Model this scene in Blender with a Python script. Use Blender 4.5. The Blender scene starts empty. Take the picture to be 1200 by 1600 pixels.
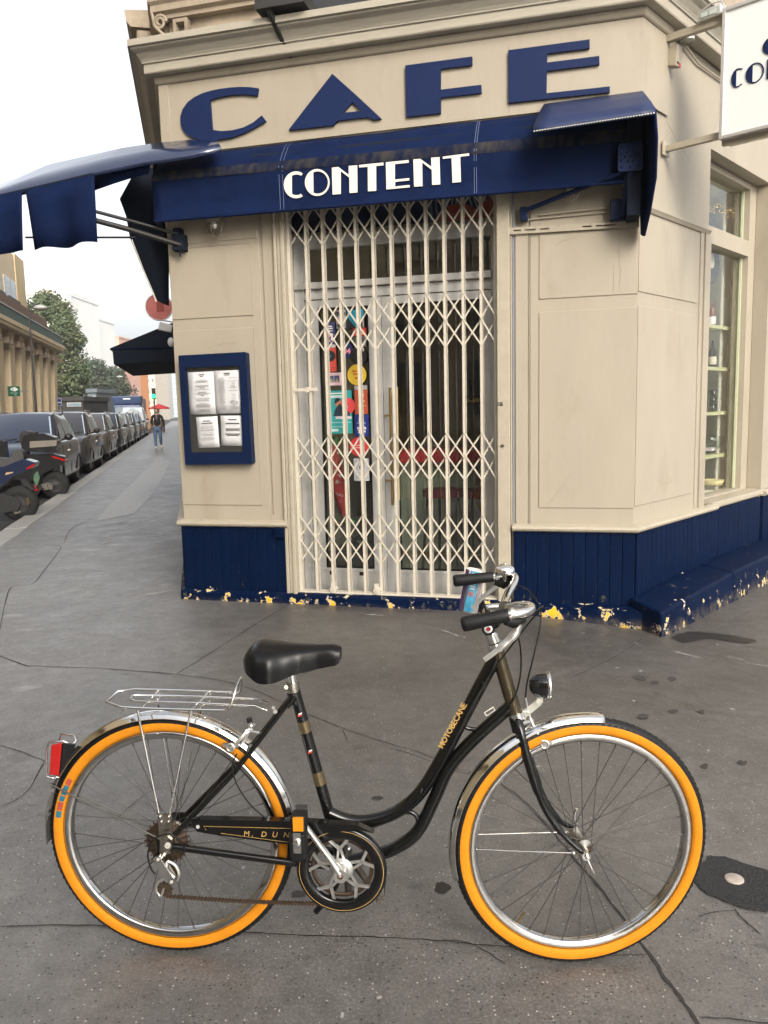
import bpy, bmesh, math, random
from math import sin, cos, pi, radians, atan2, sqrt, hypot
from mathutils import Vector, Matrix
random.seed(7)
sc = bpy.context.scene
COL = sc.collection

# ------------------------------------------------------------------ camera, sky, sun, exposure
CAM_H, PITCH, ROLL, FPX = 1.5, radians(7.44), radians(-1.38), 1231.0
_f = Vector((0, cos(PITCH), -sin(PITCH))); _u = Vector((0, sin(PITCH), cos(PITCH))); _r = Vector((1, 0, 0))
CAM_R = _r*cos(ROLL) + _u*sin(ROLL); CAM_U = -_r*sin(ROLL) + _u*cos(ROLL); CAM_F = _f
cam_d = bpy.data.cameras.new('camera'); cam = bpy.data.objects.new('camera', cam_d); COL.objects.link(cam)
cam_d.sensor_fit = 'VERTICAL'; cam_d.sensor_height = 36.0; cam_d.sensor_width = 27.0
cam_d.lens = FPX/1600*36; cam_d.clip_start = .05; cam_d.clip_end = 3000
cam.matrix_world = Matrix(((CAM_R.x, CAM_U.x, -CAM_F.x, 0), (CAM_R.y, CAM_U.y, -CAM_F.y, 0), (CAM_R.z, CAM_U.z, -CAM_F.z, CAM_H), (0, 0, 0, 1)))
sc.camera = cam
SUN_EL, SUN_AZ = radians(31), radians(163)
wd = bpy.data.worlds.new('World'); sc.world = wd; wd.use_nodes = True
_nt = wd.node_tree; _bg = _nt.nodes['Background']
_sky = _nt.nodes.new('ShaderNodeTexSky'); _sky.sky_type = 'NISHITA'; _sky.sun_disc = False
_sky.sun_elevation = SUN_EL; _sky.sun_rotation = SUN_AZ; _sky.air_density = 1.0; _sky.dust_density = 5.0; _sky.ozone_density = 1.0
_hs = _nt.nodes.new('ShaderNodeHueSaturation'); _hs.inputs['Saturation'].default_value = .25      # thin high haze: a pale, nearly white sky
_nt.links.new(_sky.outputs[0], _hs.inputs['Color']); _nt.links.new(_hs.outputs[0], _bg.inputs[0]); _bg.inputs[1].default_value = 0.15
sun_d = bpy.data.lights.new('sun', 'SUN'); sun_d.energy = 0.8; sun_d.angle = radians(32); sun_d.color = (1.0, .84, .60)
sun = bpy.data.objects.new('sun', sun_d); COL.objects.link(sun)
_sd = Vector((sin(SUN_AZ)*cos(SUN_EL), cos(SUN_AZ)*cos(SUN_EL), sin(SUN_EL)))
sun.rotation_euler = _sd.to_track_quat('Z', 'Y').to_euler(); sun.location = _sd*40
vs = sc.view_settings; vs.view_transform = 'Standard'; vs.look = 'None'; vs.exposure = 1.3; vs.gamma = 1.0; vs.use_curve_mapping = False
sc.cycles.max_bounces = 8; sc.cycles.transparent_max_bounces = 24; sc.cycles.glossy_bounces = 4

# ------------------------------------------------------------------ surveying helpers: photo pixel -> point on a real plane
CAM_P = Vector((0, 0, CAM_H))
def ray(px, py):
    return (CAM_F + CAM_R*((px-600)/FPX) - CAM_U*((py-800)/FPX)).normalized()
def at_ground(px, py, z=0.0):
    d = ray(px, py); return CAM_P + d*((z-CAM_H)/d.z)
def at_plane(px, py, p0, n):
    d = ray(px, py); return CAM_P + d*((p0-CAM_P).dot(n)/d.dot(n))
def at_depth(px, py, Y):
    d = ray(px, py); return CAM_P + d*(Y/d.y)
class Frame:                       # local x along a wall, y into the wall, z up
    def __init__(s, origin, xdir, ydir):
        s.o = origin; s.x = xdir.normalized(); s.y = ydir.normalized()
        s.M = Matrix(((s.x.x, s.y.x, 0, s.o.x), (s.x.y, s.y.y, 0, s.o.y), (0, 0, 1, s.o.z), (0, 0, 0, 1)))
    def px(s, px, py, out=0.0):    # (along, height) of a pixel on the plane 'out' metres in front of the wall
        p = at_plane(px, py, s.o - s.y*out, s.y); return (p-s.o).dot(s.x), p.z - s.o.z
    def pt(s, x, y, z): return s.o + s.x*x + s.y*y + Vector((0, 0, z))
_a = radians(104.9)
FU = Frame(Vector((-.387, 6.013, 0)), Vector((sin(_a), cos(_a), 0)), Vector((-cos(_a), sin(_a), 0)))
_w = radians(43.0)
FR = Frame(FU.pt(2.205, 0, 0), Vector((sin(_w), cos(_w), 0)), Vector((-cos(_w), sin(_w), 0)))
_v = radians(13.2)
# street wall frame: x runs towards the camera, so distances down the street are negative x
FL = Frame(FU.pt(-1.285, 0, 0), Vector((sin(_v), -cos(_v), 0)), Vector((cos(_v), sin(_v), 0)))
_bk = radians(-4.31)
FB = Frame(Vector((-.6105, 2.0539, 0)), Vector((cos(_bk), sin(_bk), 0)), Vector((-sin(_bk), cos(_bk), 0)))

# ------------------------------------------------------------------ materials
def _n(nt, t, **kw):
    n = nt.nodes.new(t)
    for k, v in kw.items(): setattr(n, k, v)
    return n
def rgba(c): return (c[0], c[1], c[2], 1.0)
MATS = {}
def mat(name, col, rough=.6, metal=0.0, var=.12, vscale=6.0, bump=0.0, bscale=60.0, spec=.5, col2=None, c2scale=2.0, c2lo=.55, c2hi=.7, stretch=None, coat=0.0, emit=None, estr=0.0, world=False, rvar=0.0):
    if name in MATS: return MATS[name]
    m = bpy.data.materials.new(name); m.use_nodes = True; nt = m.node_tree; b = nt.nodes['Principled BSDF']
    b.inputs['Base Color'].default_value = rgba(col); b.inputs['Roughness'].default_value = rough
    b.inputs['Metallic'].default_value = metal; b.inputs['Specular IOR Level'].default_value = spec
    if coat: b.inputs['Coat Weight'].default_value = coat; b.inputs['Coat Roughness'].default_value = .06
    if emit: b.inputs['Emission Color'].default_value = rgba(emit); b.inputs['Emission Strength'].default_value = estr
    if var or bump or col2:
        if world: tc = _n(nt, 'ShaderNodeNewGeometry').outputs['Position']
        else: tc = _n(nt, 'ShaderNodeTexCoord').outputs['Object']
        if stretch:
            mp = _n(nt, 'ShaderNodeMapping'); mp.inputs['Scale'].default_value = stretch; nt.links.new(tc, mp.inputs[0]); tc = mp.outputs[0]
    last = None
    if var:
        no = _n(nt, 'ShaderNodeTexNoise'); no.inputs['Scale'].default_value = vscale; no.inputs['Detail'].default_value = 6; no.inputs['Roughness'].default_value = .65
        nt.links.new(tc, no.inputs['Vector'])
        mx = _n(nt, 'ShaderNodeMix', data_type='RGBA'); mr = _n(nt, 'ShaderNodeMapRange'); mr.inputs[1].default_value = .3; mr.inputs[2].default_value = .7
        nt.links.new(no.outputs[0], mr.inputs[0]); nt.links.new(mr.outputs[0], mx.inputs[0])
        mx.inputs[6].default_value = rgba([c*(1-var) for c in col]); mx.inputs[7].default_value = rgba([min(1, c*(1+var)) for c in col])
        last = mx.outputs[2]
        if rvar:
            r2 = _n(nt, 'ShaderNodeMapRange'); r2.inputs[3].default_value = max(.02, rough-rvar); r2.inputs[4].default_value = min(1, rough+rvar)
            nt.links.new(mr.outputs[0], r2.inputs[0]); nt.links.new(r2.outputs[0], b.inputs['Roughness'])
    if col2:
        no = _n(nt, 'ShaderNodeTexNoise'); no.inputs['Scale'].default_value = c2scale; no.inputs['Detail'].default_value = 8; no.inputs['Roughness'].default_value = .7
        nt.links.new(tc, no.inputs['Vector'])
        mr = _n(nt, 'ShaderNodeMapRange'); mr.inputs[1].default_value = c2lo; mr.inputs[2].default_value = c2hi
        nt.links.new(no.outputs[0], mr.inputs[0])
        mx = _n(nt, 'ShaderNodeMix', data_type='RGBA'); nt.links.new(mr.outputs[0], mx.inputs[0])
        if last: nt.links.new(last, mx.inputs[6])
        else: mx.inputs[6].default_value = rgba(col)
        mx.inputs[7].default_value = rgba(col2); last = mx.outputs[2]
    if last: nt.links.new(last, b.inputs['Base Color'])
    if bump:
        no = _n(nt, 'ShaderNodeTexNoise'); no.inputs['Scale'].default_value = bscale; no.inputs['Detail'].default_value = 5
        nt.links.new(tc, no.inputs['Vector'])
        bp = _n(nt, 'ShaderNodeBump'); bp.inputs['Strength'].default_value = bump; bp.inputs['Distance'].default_value = .01
        nt.links.new(no.outputs[0], bp.inputs['Height']); nt.links.new(bp.outputs[0], b.inputs['Normal'])
    MATS[name] = m; return m
def glass(name, tint=(1, 1, 1), refl=1.0, rough=.0):
    if name in MATS: return MATS[name]
    m = bpy.data.materials.new(name); m.use_nodes = True; nt = m.node_tree; nt.nodes.clear()
    o = _n(nt, 'ShaderNodeOutputMaterial'); tr = _n(nt, 'ShaderNodeBsdfTransparent'); gl = _n(nt, 'ShaderNodeBsdfGlossy')
    tr.inputs[0].default_value = rgba(tint); gl.inputs['Roughness'].default_value = rough
    fr = _n(nt, 'ShaderNodeLayerWeight'); fr.inputs[0].default_value = .5        # Schlick on both faces of the pane
    pw = _n(nt, 'ShaderNodeMath', operation='POWER'); pw.inputs[1].default_value = 5.0; nt.links.new(fr.outputs['Facing'], pw.inputs[0])
    ml = _n(nt, 'ShaderNodeMath', operation='MULTIPLY_ADD'); ml.inputs[1].default_value = .9; ml.inputs[2].default_value = .05*refl; nt.links.new(pw.outputs[0], ml.inputs[0])
    mx = _n(nt, 'ShaderNodeMixShader'); nt.links.new(ml.outputs[0], mx.inputs[0]); nt.links.new(tr.outputs[0], mx.inputs[1]); nt.links.new(gl.outputs[0], mx.inputs[2])
    nt.links.new(mx.outputs[0], o.inputs[0]); MATS[name] = m; return m

CREAM = (.318, .278, .215); NAVY = (.0035, .0105, .038)
M_cream = mat('cream_paint', CREAM, .48, var=.05, vscale=3.0, bump=.12, bscale=25, col2=(.19, .155, .105), c2scale=2.6, c2lo=.54, c2hi=1.0, stretch=(1, 1, .35))
M_cream_old = mat('cream_paint_worn', (.335, .295, .225), .5, var=.08, vscale=9, bump=.15, bscale=60, col2=(.17, .125, .08), c2scale=14, c2lo=.66, c2hi=.76)
M_cornice = mat('cornice_paint', (.335, .305, .245), .6, var=.08, vscale=5, bump=.35, bscale=22, col2=(.20, .17, .13), c2scale=5, c2lo=.58, c2hi=.85, stretch=(.5, 1, 3))
M_stone = mat('limestone', (0.3108, 0.2553, 0.1887), .85, var=.16, vscale=4, bump=.3, bscale=40, col2=(0.1480, 0.1184, 0.0888), c2scale=2.2, c2lo=.5, c2hi=.8)
M_navy = mat('navy_paint', NAVY, .45, var=.15, vscale=7, bump=.06, bscale=40, spec=.15)
M_letter = mat('navy_letter', (.0075, .0165, .062), .45, var=.08, vscale=5, spec=.15)
M_fabric = mat('navy_canvas', (.0036, .010, .041), .8, var=.22, vscale=5, bump=.45, bscale=11, spec=.08)
M_fabric_dirty = mat('navy_canvas_grimy', (.0045, .012, .046), .8, var=.14, vscale=9, bump=.12, bscale=160, spec=.08)
M_fabric_dark = mat('dark_canvas', (0.0044, 0.0081, 0.0163), .85, var=.2, vscale=9, bump=.1, bscale=120, spec=.2)
M_white = mat('white_print', (.66, .62, .55), .5, var=.03)
M_alu = mat('grey_aluminium', (.42, .415, .40), .42, metal=.1, var=.08, vscale=12)
M_alu_lt = mat('bright_aluminium', (.62, .61, .59), .3, metal=.6, var=.06)
M_gate = mat('gate_cream_enamel', (.46, .42, .345), .4, var=.08, vscale=20, col2=(.14, .105, .07), c2scale=40, c2lo=.70, c2hi=.74)
M_chrome = mat('chrome', (.78, .77, .74), .09, metal=1.0, var=.05, vscale=15, rvar=.04)
M_chrome_old = mat('dull_chrome', (.42, .39, .34), .3, metal=1.0, var=.2, vscale=40, rvar=.1)
M_alloy = mat('satin_alloy', (.66, .65, .62), .3, metal=.9, var=.06)
M_black = mat('black_enamel', (.004, .004, .004), .22, var=0, coat=.2, spec=.4)
M_bronze = mat('bronze_band', (0.1480, 0.1147, 0.0629), .3, metal=.7, var=.1)
M_rubber = mat('black_rubber', (.007, .007, .007), .5, var=.15, vscale=60, spec=.3)
M_saddle = mat('saddle_vinyl', (.005, .005, .0055), .29, var=.05, bump=.05, bscale=220, spec=.25)
M_orange = mat('orange_sidewall', (.56, .205, .010), .7, var=.10, vscale=24, col2=(.20, .085, .02), c2scale=11, c2lo=.58, c2hi=.95, spec=.15)
M_gold = mat('gold_print', (0.4070, 0.2516, 0.0740), .45, var=.1)
M_brass = mat('polished_brass', (.42, .30, .13), .3, metal=1.0, var=.1)
M_rust = mat('rusty_steel', (0.0629, 0.0407, 0.0259), .6, metal=.5, var=.35, vscale=90)
M_red = mat('red_lens', (0.4070, 0.0111, 0.0089), .15, var=0, coat=.5)
M_amber = mat('amber_reflector', (0.6290, 0.2220, 0.0074), .2, var=0, coat=.4)
M_dark = mat('dark_interior', (0.0148, 0.0141, 0.0126), .7, var=.2)
M_paper = mat('white_paper', (.64, .64, .65), .7, var=.02)
M_ink = mat('black_ink', (.05, .05, .05), .8, var=0)
M_greyink = mat('grey_ink', (0.2220, 0.2220, 0.2220), .8, var=0)
M_glass = glass('window_glass', (.93, .95, .93), 2.3)
M_glass_clear = glass('clear_glass', (.9, .93, .9), .8)

# ------------------------------------------------------------------ mesh builder
class MB:
    def __init__(s): s.v = []; s.f = []; s.sm = []; s.mi = []; s.cur = 0
    def add(s, vs_, fs, smooth=False):
        o = len(s.v); s.v += [Vector(p) for p in vs_]
        for f in fs: s.f.append([i+o for i in f]); s.sm.append(smooth); s.mi.append(s.cur)
        return s
    def box(s, x0, x1, y0, y1, z0, z1):
        return s.add([(x0, y0, z0), (x1, y0, z0), (x1, y1, z0), (x0, y1, z0), (x0, y0, z1), (x1, y0, z1), (x1, y1, z1), (x0, y1, z1)],
                     [(0, 3, 2, 1), (4, 5, 6, 7), (0, 1, 5, 4), (1, 2, 6, 5), (2, 3, 7, 6), (3, 0, 4, 7)])
    def hexa(s, p): return s.add(p, [(0, 3, 2, 1), (4, 5, 6, 7), (0, 1, 5, 4), (1, 2, 6, 5), (2, 3, 7, 6), (3, 0, 4, 7)])
    def bar(s, a, b, w, t, up=(0, 0, 1)):      # rectangular bar from a to b
        a = Vector(a); b = Vector(b); d = (b-a).normalized(); up = Vector(up)
        x = d.cross(up)
        if x.length < 1e-4: x = d.cross(Vector((1, 0, 0)))
        x.normalize(); y = x.cross(d).normalized(); x *= w/2; y *= t/2
        return s.hexa([a-x-y, a+x-y, a+x+y, a-x+y, b-x-y, b+x-y, b+x+y, b-x+y])
    def tube(s, pts, r, n=8, caps=True, closed=False, flat=1.0):
        pts = [Vector(p) for p in pts]; k = len(pts); rs = r if isinstance(r, (list, tuple)) else [r]*k
        rings = []; prev = None
        for i, p in enumerate(pts):
            if closed: t = pts[(i+1) % k]-pts[i-1]
            else: t = pts[min(i+1, k-1)]-pts[max(i-1, 0)]
            t.normalize()
            if prev is None:
                a = Vector((0, 0, 1)) if abs(t.z) < .9 else Vector((1, 0, 0)); x = t.cross(a).normalized()
            else:
                x = (prev-t*prev.dot(t)).normalized()
            prev = x; y = t.cross(x)
            rings.append([p+(x*cos(2*pi*j/n)+y*sin(2*pi*j/n)*flat)*rs[i] for j in range(n)])
        o = []; fs = []
        for rg in rings: o += rg
        m = k if closed else k-1
        for i in range(m):
            a = i*n; b = ((i+1) % k)*n
            for j in range(n): fs.append((a+j, a+(j+1) % n, b+(j+1) % n, b+j))
        s.add(o, fs, True)
        if caps and not closed:
            s.add(rings[0], [tuple(range(n))[::-1]]); s.add(rings[-1], [tuple(range(n))])
        return s
    def cyl(s, a, b, r, n=16, r2=None):
        return s.tube([a, b], [r, r if r2 is None else r2], n)
    def lathe(s, prof, c=(0, 0, 0), axis='y', n=48, a0=0.0, a1=2*pi, close=False):
        # prof: list of (radius, along axis)
        full = abs(a1-a0-2*pi) < 1e-6; c = Vector(c); k = len(prof); m = n if full else n+1; o = []
        for i in range(m):
            t = a0+(a1-a0)*i/n
            for (r, h) in prof:
                if axis == 'y': o.append(c+Vector((r*cos(t), h, r*sin(t))))
                elif axis == 'z': o.append(c+Vector((r*cos(t), r*sin(t), h)))
                else: o.append(c+Vector((h, r*cos(t), r*sin(t))))
        fs = []; kk = k if close else k-1
        for i in range(n if full else n):
            a = i*k; b = ((i+1) % m)*k
            for j in range(kk): fs.append((a+j, a+(j+1) % k, b+(j+1) % k, b+j))
        return s.add(o, fs, True)
    def prism(s, poly, y0, y1, hole=None):      # polygon in x-z, extruded along y
        bm = bmesh.new(); vsx = [bm.verts.new((p[0], 0, p[1])) for p in poly]; es = [bm.edges.new((vsx[i], vsx[(i+1) % len(vsx)])) for i in range(len(vsx))]
        hv = []
        if hole:
            for h in (hole if isinstance(hole[0][0], (list, tuple)) else [hole]):
                q = [bm.verts.new((p[0], 0, p[1])) for p in h]; hv.append(q); es += [bm.edges.new((q[i], q[(i+1) % len(q)])) for i in range(len(q))]
        bmesh.ops.triangle_fill(bm, use_beauty=True, use_dissolve=False, edges=es)
        bm.verts.index_update(); vv = [v.co.copy() for v in bm.verts]; ff = [[v.index for v in f.verts] for f in bm.faces]; bm.free()
        k = len(vv)
        def area2(f):
            a, b, c = (vv[i] for i in f[:3]); return (b.x-a.x)*(c.z-a.z)-(c.x-a.x)*(b.z-a.z)
        ff = [f if area2(f) > 0 else f[::-1] for f in ff]          # faces towards -y
        s.add([(v.x, y0, v.z) for v in vv], ff); s.add([(v.x, y1, v.z) for v in vv], [f[::-1] for f in ff])


        loops = [list(poly)]+([list(h) for h in (hole if hole and isinstance(hole[0][0], (list, tuple)) else ([hole] if hole else []))])
        for lp in loops:
            n = len(lp)
            s.add([(p[0], y0, p[1]) for p in lp]+[(p[0], y1, p[1]) for p in lp], [(i, (i+1) % n, n+(i+1) % n, n+i) for i in range(n)])
        return s
    def ball(s, c, r, n=12, m=8, sc=(1, 1, 1)):
        c = Vector(c); o = [c+Vector((0, 0, -r*sc[2]))]
        for i in range(1, m):
            t = -pi/2+pi*i/m
            for j in range(n): o.append(c+Vector((r*sc[0]*cos(t)*cos(2*pi*j/n), r*sc[1]*cos(t)*sin(2*pi*j/n), r*sc[2]*sin(t))))
        o.append(c+Vector((0, 0, r*sc[2]))); fs = [(0, 1+(j+1) % n, 1+j) for j in range(n)]
        for i in range(m-2):
            for j in range(n): a = 1+i*n; fs.append((a+j, a+(j+1) % n, a+n+(j+1) % n, a+n+j))
        e = len(o)-1; a = 1+(m-2)*n; fs += [(e, a+j, a+(j+1) % n) for j in range(n)]
        return s.add(o, fs, True)
    def quad(s, a, b, c, d): return s.add([a, b, c, d], [(0, 1, 2, 3)])
    def grid(s, P, smooth=True):                # P[i][j] points
        n = len(P); m = len(P[0]); return s.add([p for r in P for p in r], [(i*m+j, i*m+j+1, (i+1)*m+j+1, (i+1)*m+j) for i in range(n-1) for j in range(m-1)], smooth)
    def xf(s, M):
        s.v = [M @ p for p in s.v]; return s
    def merge(s, o):
        k = len(s.v); s.v += o.v; s.f += [[i+k for i in f] for f in o.f]; s.sm += o.sm; s.mi += o.mi; return s
    def mesh(s, name, mats):
        me = bpy.data.meshes.new(name); me.from_pydata([tuple(p) for p in s.v], [], s.f)
        me.polygons.foreach_set('use_smooth', s.sm); me.polygons.foreach_set('material_index', s.mi)
        for m in (mats if isinstance(mats, (list, tuple)) else [mats]): me.materials.append(m)
        me.update(); return me
def put(name, me, parent=None, M=None):
    o = bpy.data.objects.new(name, me); COL.objects.link(o)
    if parent: o.parent = parent
    if M is not None: o.matrix_local = M
    return o
def part(name, mb, mats, parent=None, bevel=0.0, seg=2, label=None, kind=None, solid=0.0):
    me = mb.mesh(name, mats); bm = bmesh.new(); bm.from_mesh(me)
    if bevel or mb.fix if hasattr(mb, 'fix') else bevel: bmesh.ops.recalc_face_normals(bm, faces=bm.faces)
    bm.to_mesh(me); bm.free()
    o = put(name, me, parent)
    if solid:
        md = o.modifiers.new('solid', 'SOLIDIFY'); md.thickness = solid; md.offset = 0
    if bevel:
        md = o.modifiers.new('bevel', 'BEVEL'); md.width = bevel; md.segments = seg; md.limit_method = 'ANGLE'; md.angle_limit = radians(40)
    if label: o['label'] = label
    if kind: o['kind'] = kind
    return o
def tag(o, label, cat, group=None, kind=None):
    o['label'] = label; o['category'] = cat
    if group: o['group'] = group
    if kind: o['kind'] = kind
    return o
def thing(name, label, cat, M=None, group=None):
    o = bpy.data.objects.new(name, None); COL.objects.link(o); o.empty_display_size = .1
    if M is not None: o.matrix_world = M
    return tag(o, label, cat, group)
def struct(name, mb, mats, bevel=0.0):
    o = part(name, mb, mats, None, bevel); o['kind'] = 'structure'; return o
def dup(root, M, label=None):
    r = root.copy(); COL.objects.link(r); r.matrix_world = M
    if label: r['label'] = label
    for ch in root.children:
        c = ch.copy(); COL.objects.link(c); c.parent = r
        for g in ch.children:
            d = g.copy(); COL.objects.link(d); d.parent = c
    return r
def text_mesh(txt, size, align='CENTER', extrude=0.0, offset=0.0, shear=0.0, spacing=1.0):
    cu = bpy.data.curves.new('lettering', 'FONT'); cu.body = txt; cu.size = size; cu.align_x = align; cu.align_y = 'CENTER'
    cu.extrude = extrude; cu.offset = offset; cu.shear = shear; cu.space_character = spacing; cu.resolution_u = 3
    o = bpy.data.objects.new('lettering', cu); COL.objects.link(o)
    dg = bpy.context.evaluated_depsgraph_get(); me = bpy.data.meshes.new_from_object(o.evaluated_get(dg))
    bpy.data.objects.remove(o); return me
# text lies in local x-z facing -y when rotated by this
TXT = Matrix.Rotation(pi/2, 4, 'X')
def lettering(name, txt, size, x, y, z, m, parent, extrude=.0006, offset=0.0, rot=0.0, **kw):
    me = text_mesh(txt, size, extrude=extrude, offset=offset, **kw); me.materials.clear(); me.materials.append(m)
    return put(name, me, parent, Matrix.Translation((x, y, z)) @ Matrix.Rotation(-rot, 4, 'Y') @ TXT)
def arc(cx, cz, rx, rz, a0, a1, n=16): return [(cx+rx*cos(radians(a0+(a1-a0)*i/n)), cz+rz*sin(radians(a0+(a1-a0)*i/n))) for i in range(n+1)]
def smooth_path(P, n=6):                      # Catmull-Rom through the points
    P = [Vector(p) for p in P]; out = []
    for i in range(len(P)-1):
        p0 = P[max(i-1, 0)]; p1 = P[i]; p2 = P[i+1]; p3 = P[min(i+2, len(P)-1)]
        for k in range(n):
            t = k/n; out.append(.5*((2*p1)+(p2-p0)*t+(2*p0-5*p1+4*p2-p3)*t*t+(3*p1-p0-3*p2+p3)*t**3))
    out.append(P[-1]); return out

M_coated = mat('coated_navy_canvas', (.006, .015, .055), .24, var=.14, vscale=9, bump=.03, bscale=160, spec=1.0, coat=.6)

M_hood = mat('hood_canvas', (.009, .020, .070), .5, var=.2, vscale=7, bump=.25, bscale=14, spec=.45)

# ------------------------------------------------------------------ ground, road, kerb
def sst(t): t = max(0, min(1, t)); return t*t*(3-2*t)
def gz(x, y): return -.07*sst((x-.8)/1.3)*sst((y-2.6)/2.0)
def kerb_pt(s, extra=0.0):                     # s metres down the street, inner kerb edge
    return FL.pt(-s, -(2.17+.017*(s-3.3)+extra), 0)
def asphalt():
    m = bpy.data.materials.new('asphalt'); m.use_nodes = True; nt = m.node_tree; b = nt.nodes['Principled BSDF']; L = nt.links.new
    P = _n(nt, 'ShaderNodeNewGeometry').outputs['Position']
    def noise(sc_, det=6, ro=.6, vec=None):
        no = _n(nt, 'ShaderNodeTexNoise'); no.inputs['Scale'].default_value = sc_; no.inputs['Detail'].default_value = det; no.inputs['Roughness'].default_value = ro
        L(vec or P, no.inputs['Vector']); return no.outputs[0]
    def rng(v, a, b_, c=0.0, d=1.0):
        r = _n(nt, 'ShaderNodeMapRange'); r.inputs[1].default_value = a; r.inputs[2].default_value = b_; r.inputs[3].default_value = c; r.inputs[4].default_value = d; L(v, r.inputs[0]); return r.outputs[0]
    def mix(f, a, b_, mode='MIX'):
        x = _n(nt, 'ShaderNodeMix', data_type='RGBA', blend_type=mode); L(f, x.inputs[0]) if not isinstance(f, float) else setattr(x.inputs[0], 'default_value', f)
        for i, c in ((6, a), (7, b_)):
            if isinstance(c, tuple): x.inputs[i].default_value = rgba(c)
            else: L(c, x.inputs[i])
        return x.outputs[2]
    def mul(a, b_):
        x = _n(nt, 'ShaderNodeMath', operation='MULTIPLY'); L(a, x.inputs[0])
        if isinstance(b_, float): x.inputs[1].default_value = b_
        else: L(b_, x.inputs[1])
        return x.outputs[0]
    sep = _n(nt, 'ShaderNodeSeparateXYZ'); L(P, sep.inputs[0])
    c = mix(rng(noise(1.3, 8, .7), .3, .7), (.078, .0735, .068), (.115, .1085, .1005))
    c = mix(rng(noise(110, 3), .45, .72), c, (.15, .145, .137))
    # grime: darker trodden zone in front of the cafe, blotches of gum and oil
    zone = mul(mul(rng(sep.outputs[1], 2.7, 4.2), rng(sep.outputs[1], 6.5, 7.5, 1, 0)), rng(sep.outputs[0], -1.6, -.4))
    c = mix(mul(zone, rng(noise(1.1, 5), .35, .6, .25, .75)), c, (0.0400, 0.0329, 0.0284))
    sky_sheen = rng(sep.outputs[0], -.6, -3.2, 0, .8)                 # sky sheen painted into the colour, paler towards the side street
    c = mix(sky_sheen, c, (.185, .183, .178))
    c = mix(1.0, c, mix(rng(noise(10, 8, .78), .36, .64), (.74, .74, .74), (1.22, 1.22, 1.22)), 'MULTIPLY')
    c = mix(1.0, c, mix(rng(noise(.55, 4, .6), .35, .65), (.86, .86, .86), (1.12, 1.12, 1.12)), 'MULTIPLY')
    # aggregate: pale and dark chips of many sizes
    vo = _n(nt, 'ShaderNodeTexVoronoi'); vo.inputs['Scale'].default_value = 85; L(P, vo.inputs['Vector'])
    chip = rng(vo.outputs['Distance'], .16, .26, 1, 0)
    vs2 = _n(nt, 'ShaderNodeSeparateColor'); L(vo.outputs['Color'], vs2.inputs[0])
    c = mix(mul(chip, rng(vs2.outputs[0], .84, .88)), c, (.42, .40, .37))
    c = mix(mul(rng(vo.outputs['Distance'], .2, .35, 1, 0), rng(vs2.outputs[1], .76, .82)), c, (.022, .021, .02))
    v2 = _n(nt, 'ShaderNodeTexVoronoi'); v2.inputs['Scale'].default_value = 230; L(P, v2.inputs['Vector'])
    s3 = _n(nt, 'ShaderNodeSeparateColor'); L(v2.outputs['Color'], s3.inputs[0])
    c = mix(mul(rng(v2.outputs['Distance'], .2, .3, 1, 0), rng(s3.outputs[0], .74, .78)), c, (.24, .225, .205))
    mp = _n(nt, 'ShaderNodeMapping'); mp.inputs['Scale'].default_value = (1, 1.7, 1); L(P, mp.inputs[0])
    c = mix(mul(rng(noise(5.5, 4, .55, mp.outputs[0]), .66, .72), .55), c, (0.0302, 0.0275, 0.0258))
    c = mix(mul(rng(noise(2.6, 7, .7), .62, .70), .35), c, (0.0444, 0.0400, 0.0355))
    # white scuffs and dried spills on the street side and small droppings
    mp2 = _n(nt, 'ShaderNodeMapping'); mp2.inputs['Scale'].default_value = (1.0, 1.6, 1); mp2.inputs['Rotation'].default_value = (0, 0, radians(-18)); L(P, mp2.inputs[0])
    side = rng(sep.outputs[0], -1.5, -2.1)
    c = mix(mul(side, mul(rng(noise(2.2, 9, .72, mp2.outputs[0]), .56, .66), .6)), c, (0.3197, 0.3197, 0.3197))
    c = mix(mul(rng(noise(17, 2, .4), .765, .775), .75), c, (0.3730, 0.3641, 0.3463))
    L(c, b.inputs['Base Color'])
    L(rng(noise(3, 6), .3, .7, .36, .52), b.inputs['Roughness']); b.inputs['Specular IOR Level'].default_value = .9
    bp = _n(nt, 'ShaderNodeBump'); bp.inputs['Strength'].default_value = .35; bp.inputs['Distance'].default_value = .004
    L(noise(160, 4, .7), bp.inputs['Height']); L(bp.outputs[0], b.inputs['Normal'])
    return m
M_asph = asphalt()
M_gum = mat('old_gum_stain', (.040, .037, .034), .7, var=.3, vscale=60)
M_road = mat('road_asphalt', (0.0333, 0.0333, 0.0348), .7, var=.2, vscale=3, bump=.3, bscale=90, world=True)
M_kerb = mat('granite_kerb', (.33, .325, .315), .55, var=.2, vscale=40, bump=.2, bscale=80, col2=(.20, .195, .19), c2scale=3)
M_crack = mat('crack_filler', (.030, .027, .025), .85, var=.3, vscale=30) #(.022, .020, .018), .8, var=.3, vscale=30)
M_patch = mat('fresh_asphalt_patch', (0.0163, 0.0163, 0.0170), .8, var=.5, vscale=120, bump=.8, bscale=120, world=True)
M_conc = mat('pale_pavement_patch', (.26, .258, .25), .45, var=.18, vscale=9, bump=.2, bscale=120, world=True, spec=.6) # (0.1110, 0.1095, 0.1058), .8, var=.18, vscale=9, bump=.2, bscale=120, world=True)
M_wet = mat('wet_stain', (.020, .018, .016), .35, var=.15, vscale=20)
mb = MB()
ys = [-7+.5*i for i in range(34)]+[10.5+1.5*i for i in range(8)]+[24+6*i for i in range(12)]+[100, 130, 180]
rows = []
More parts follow.
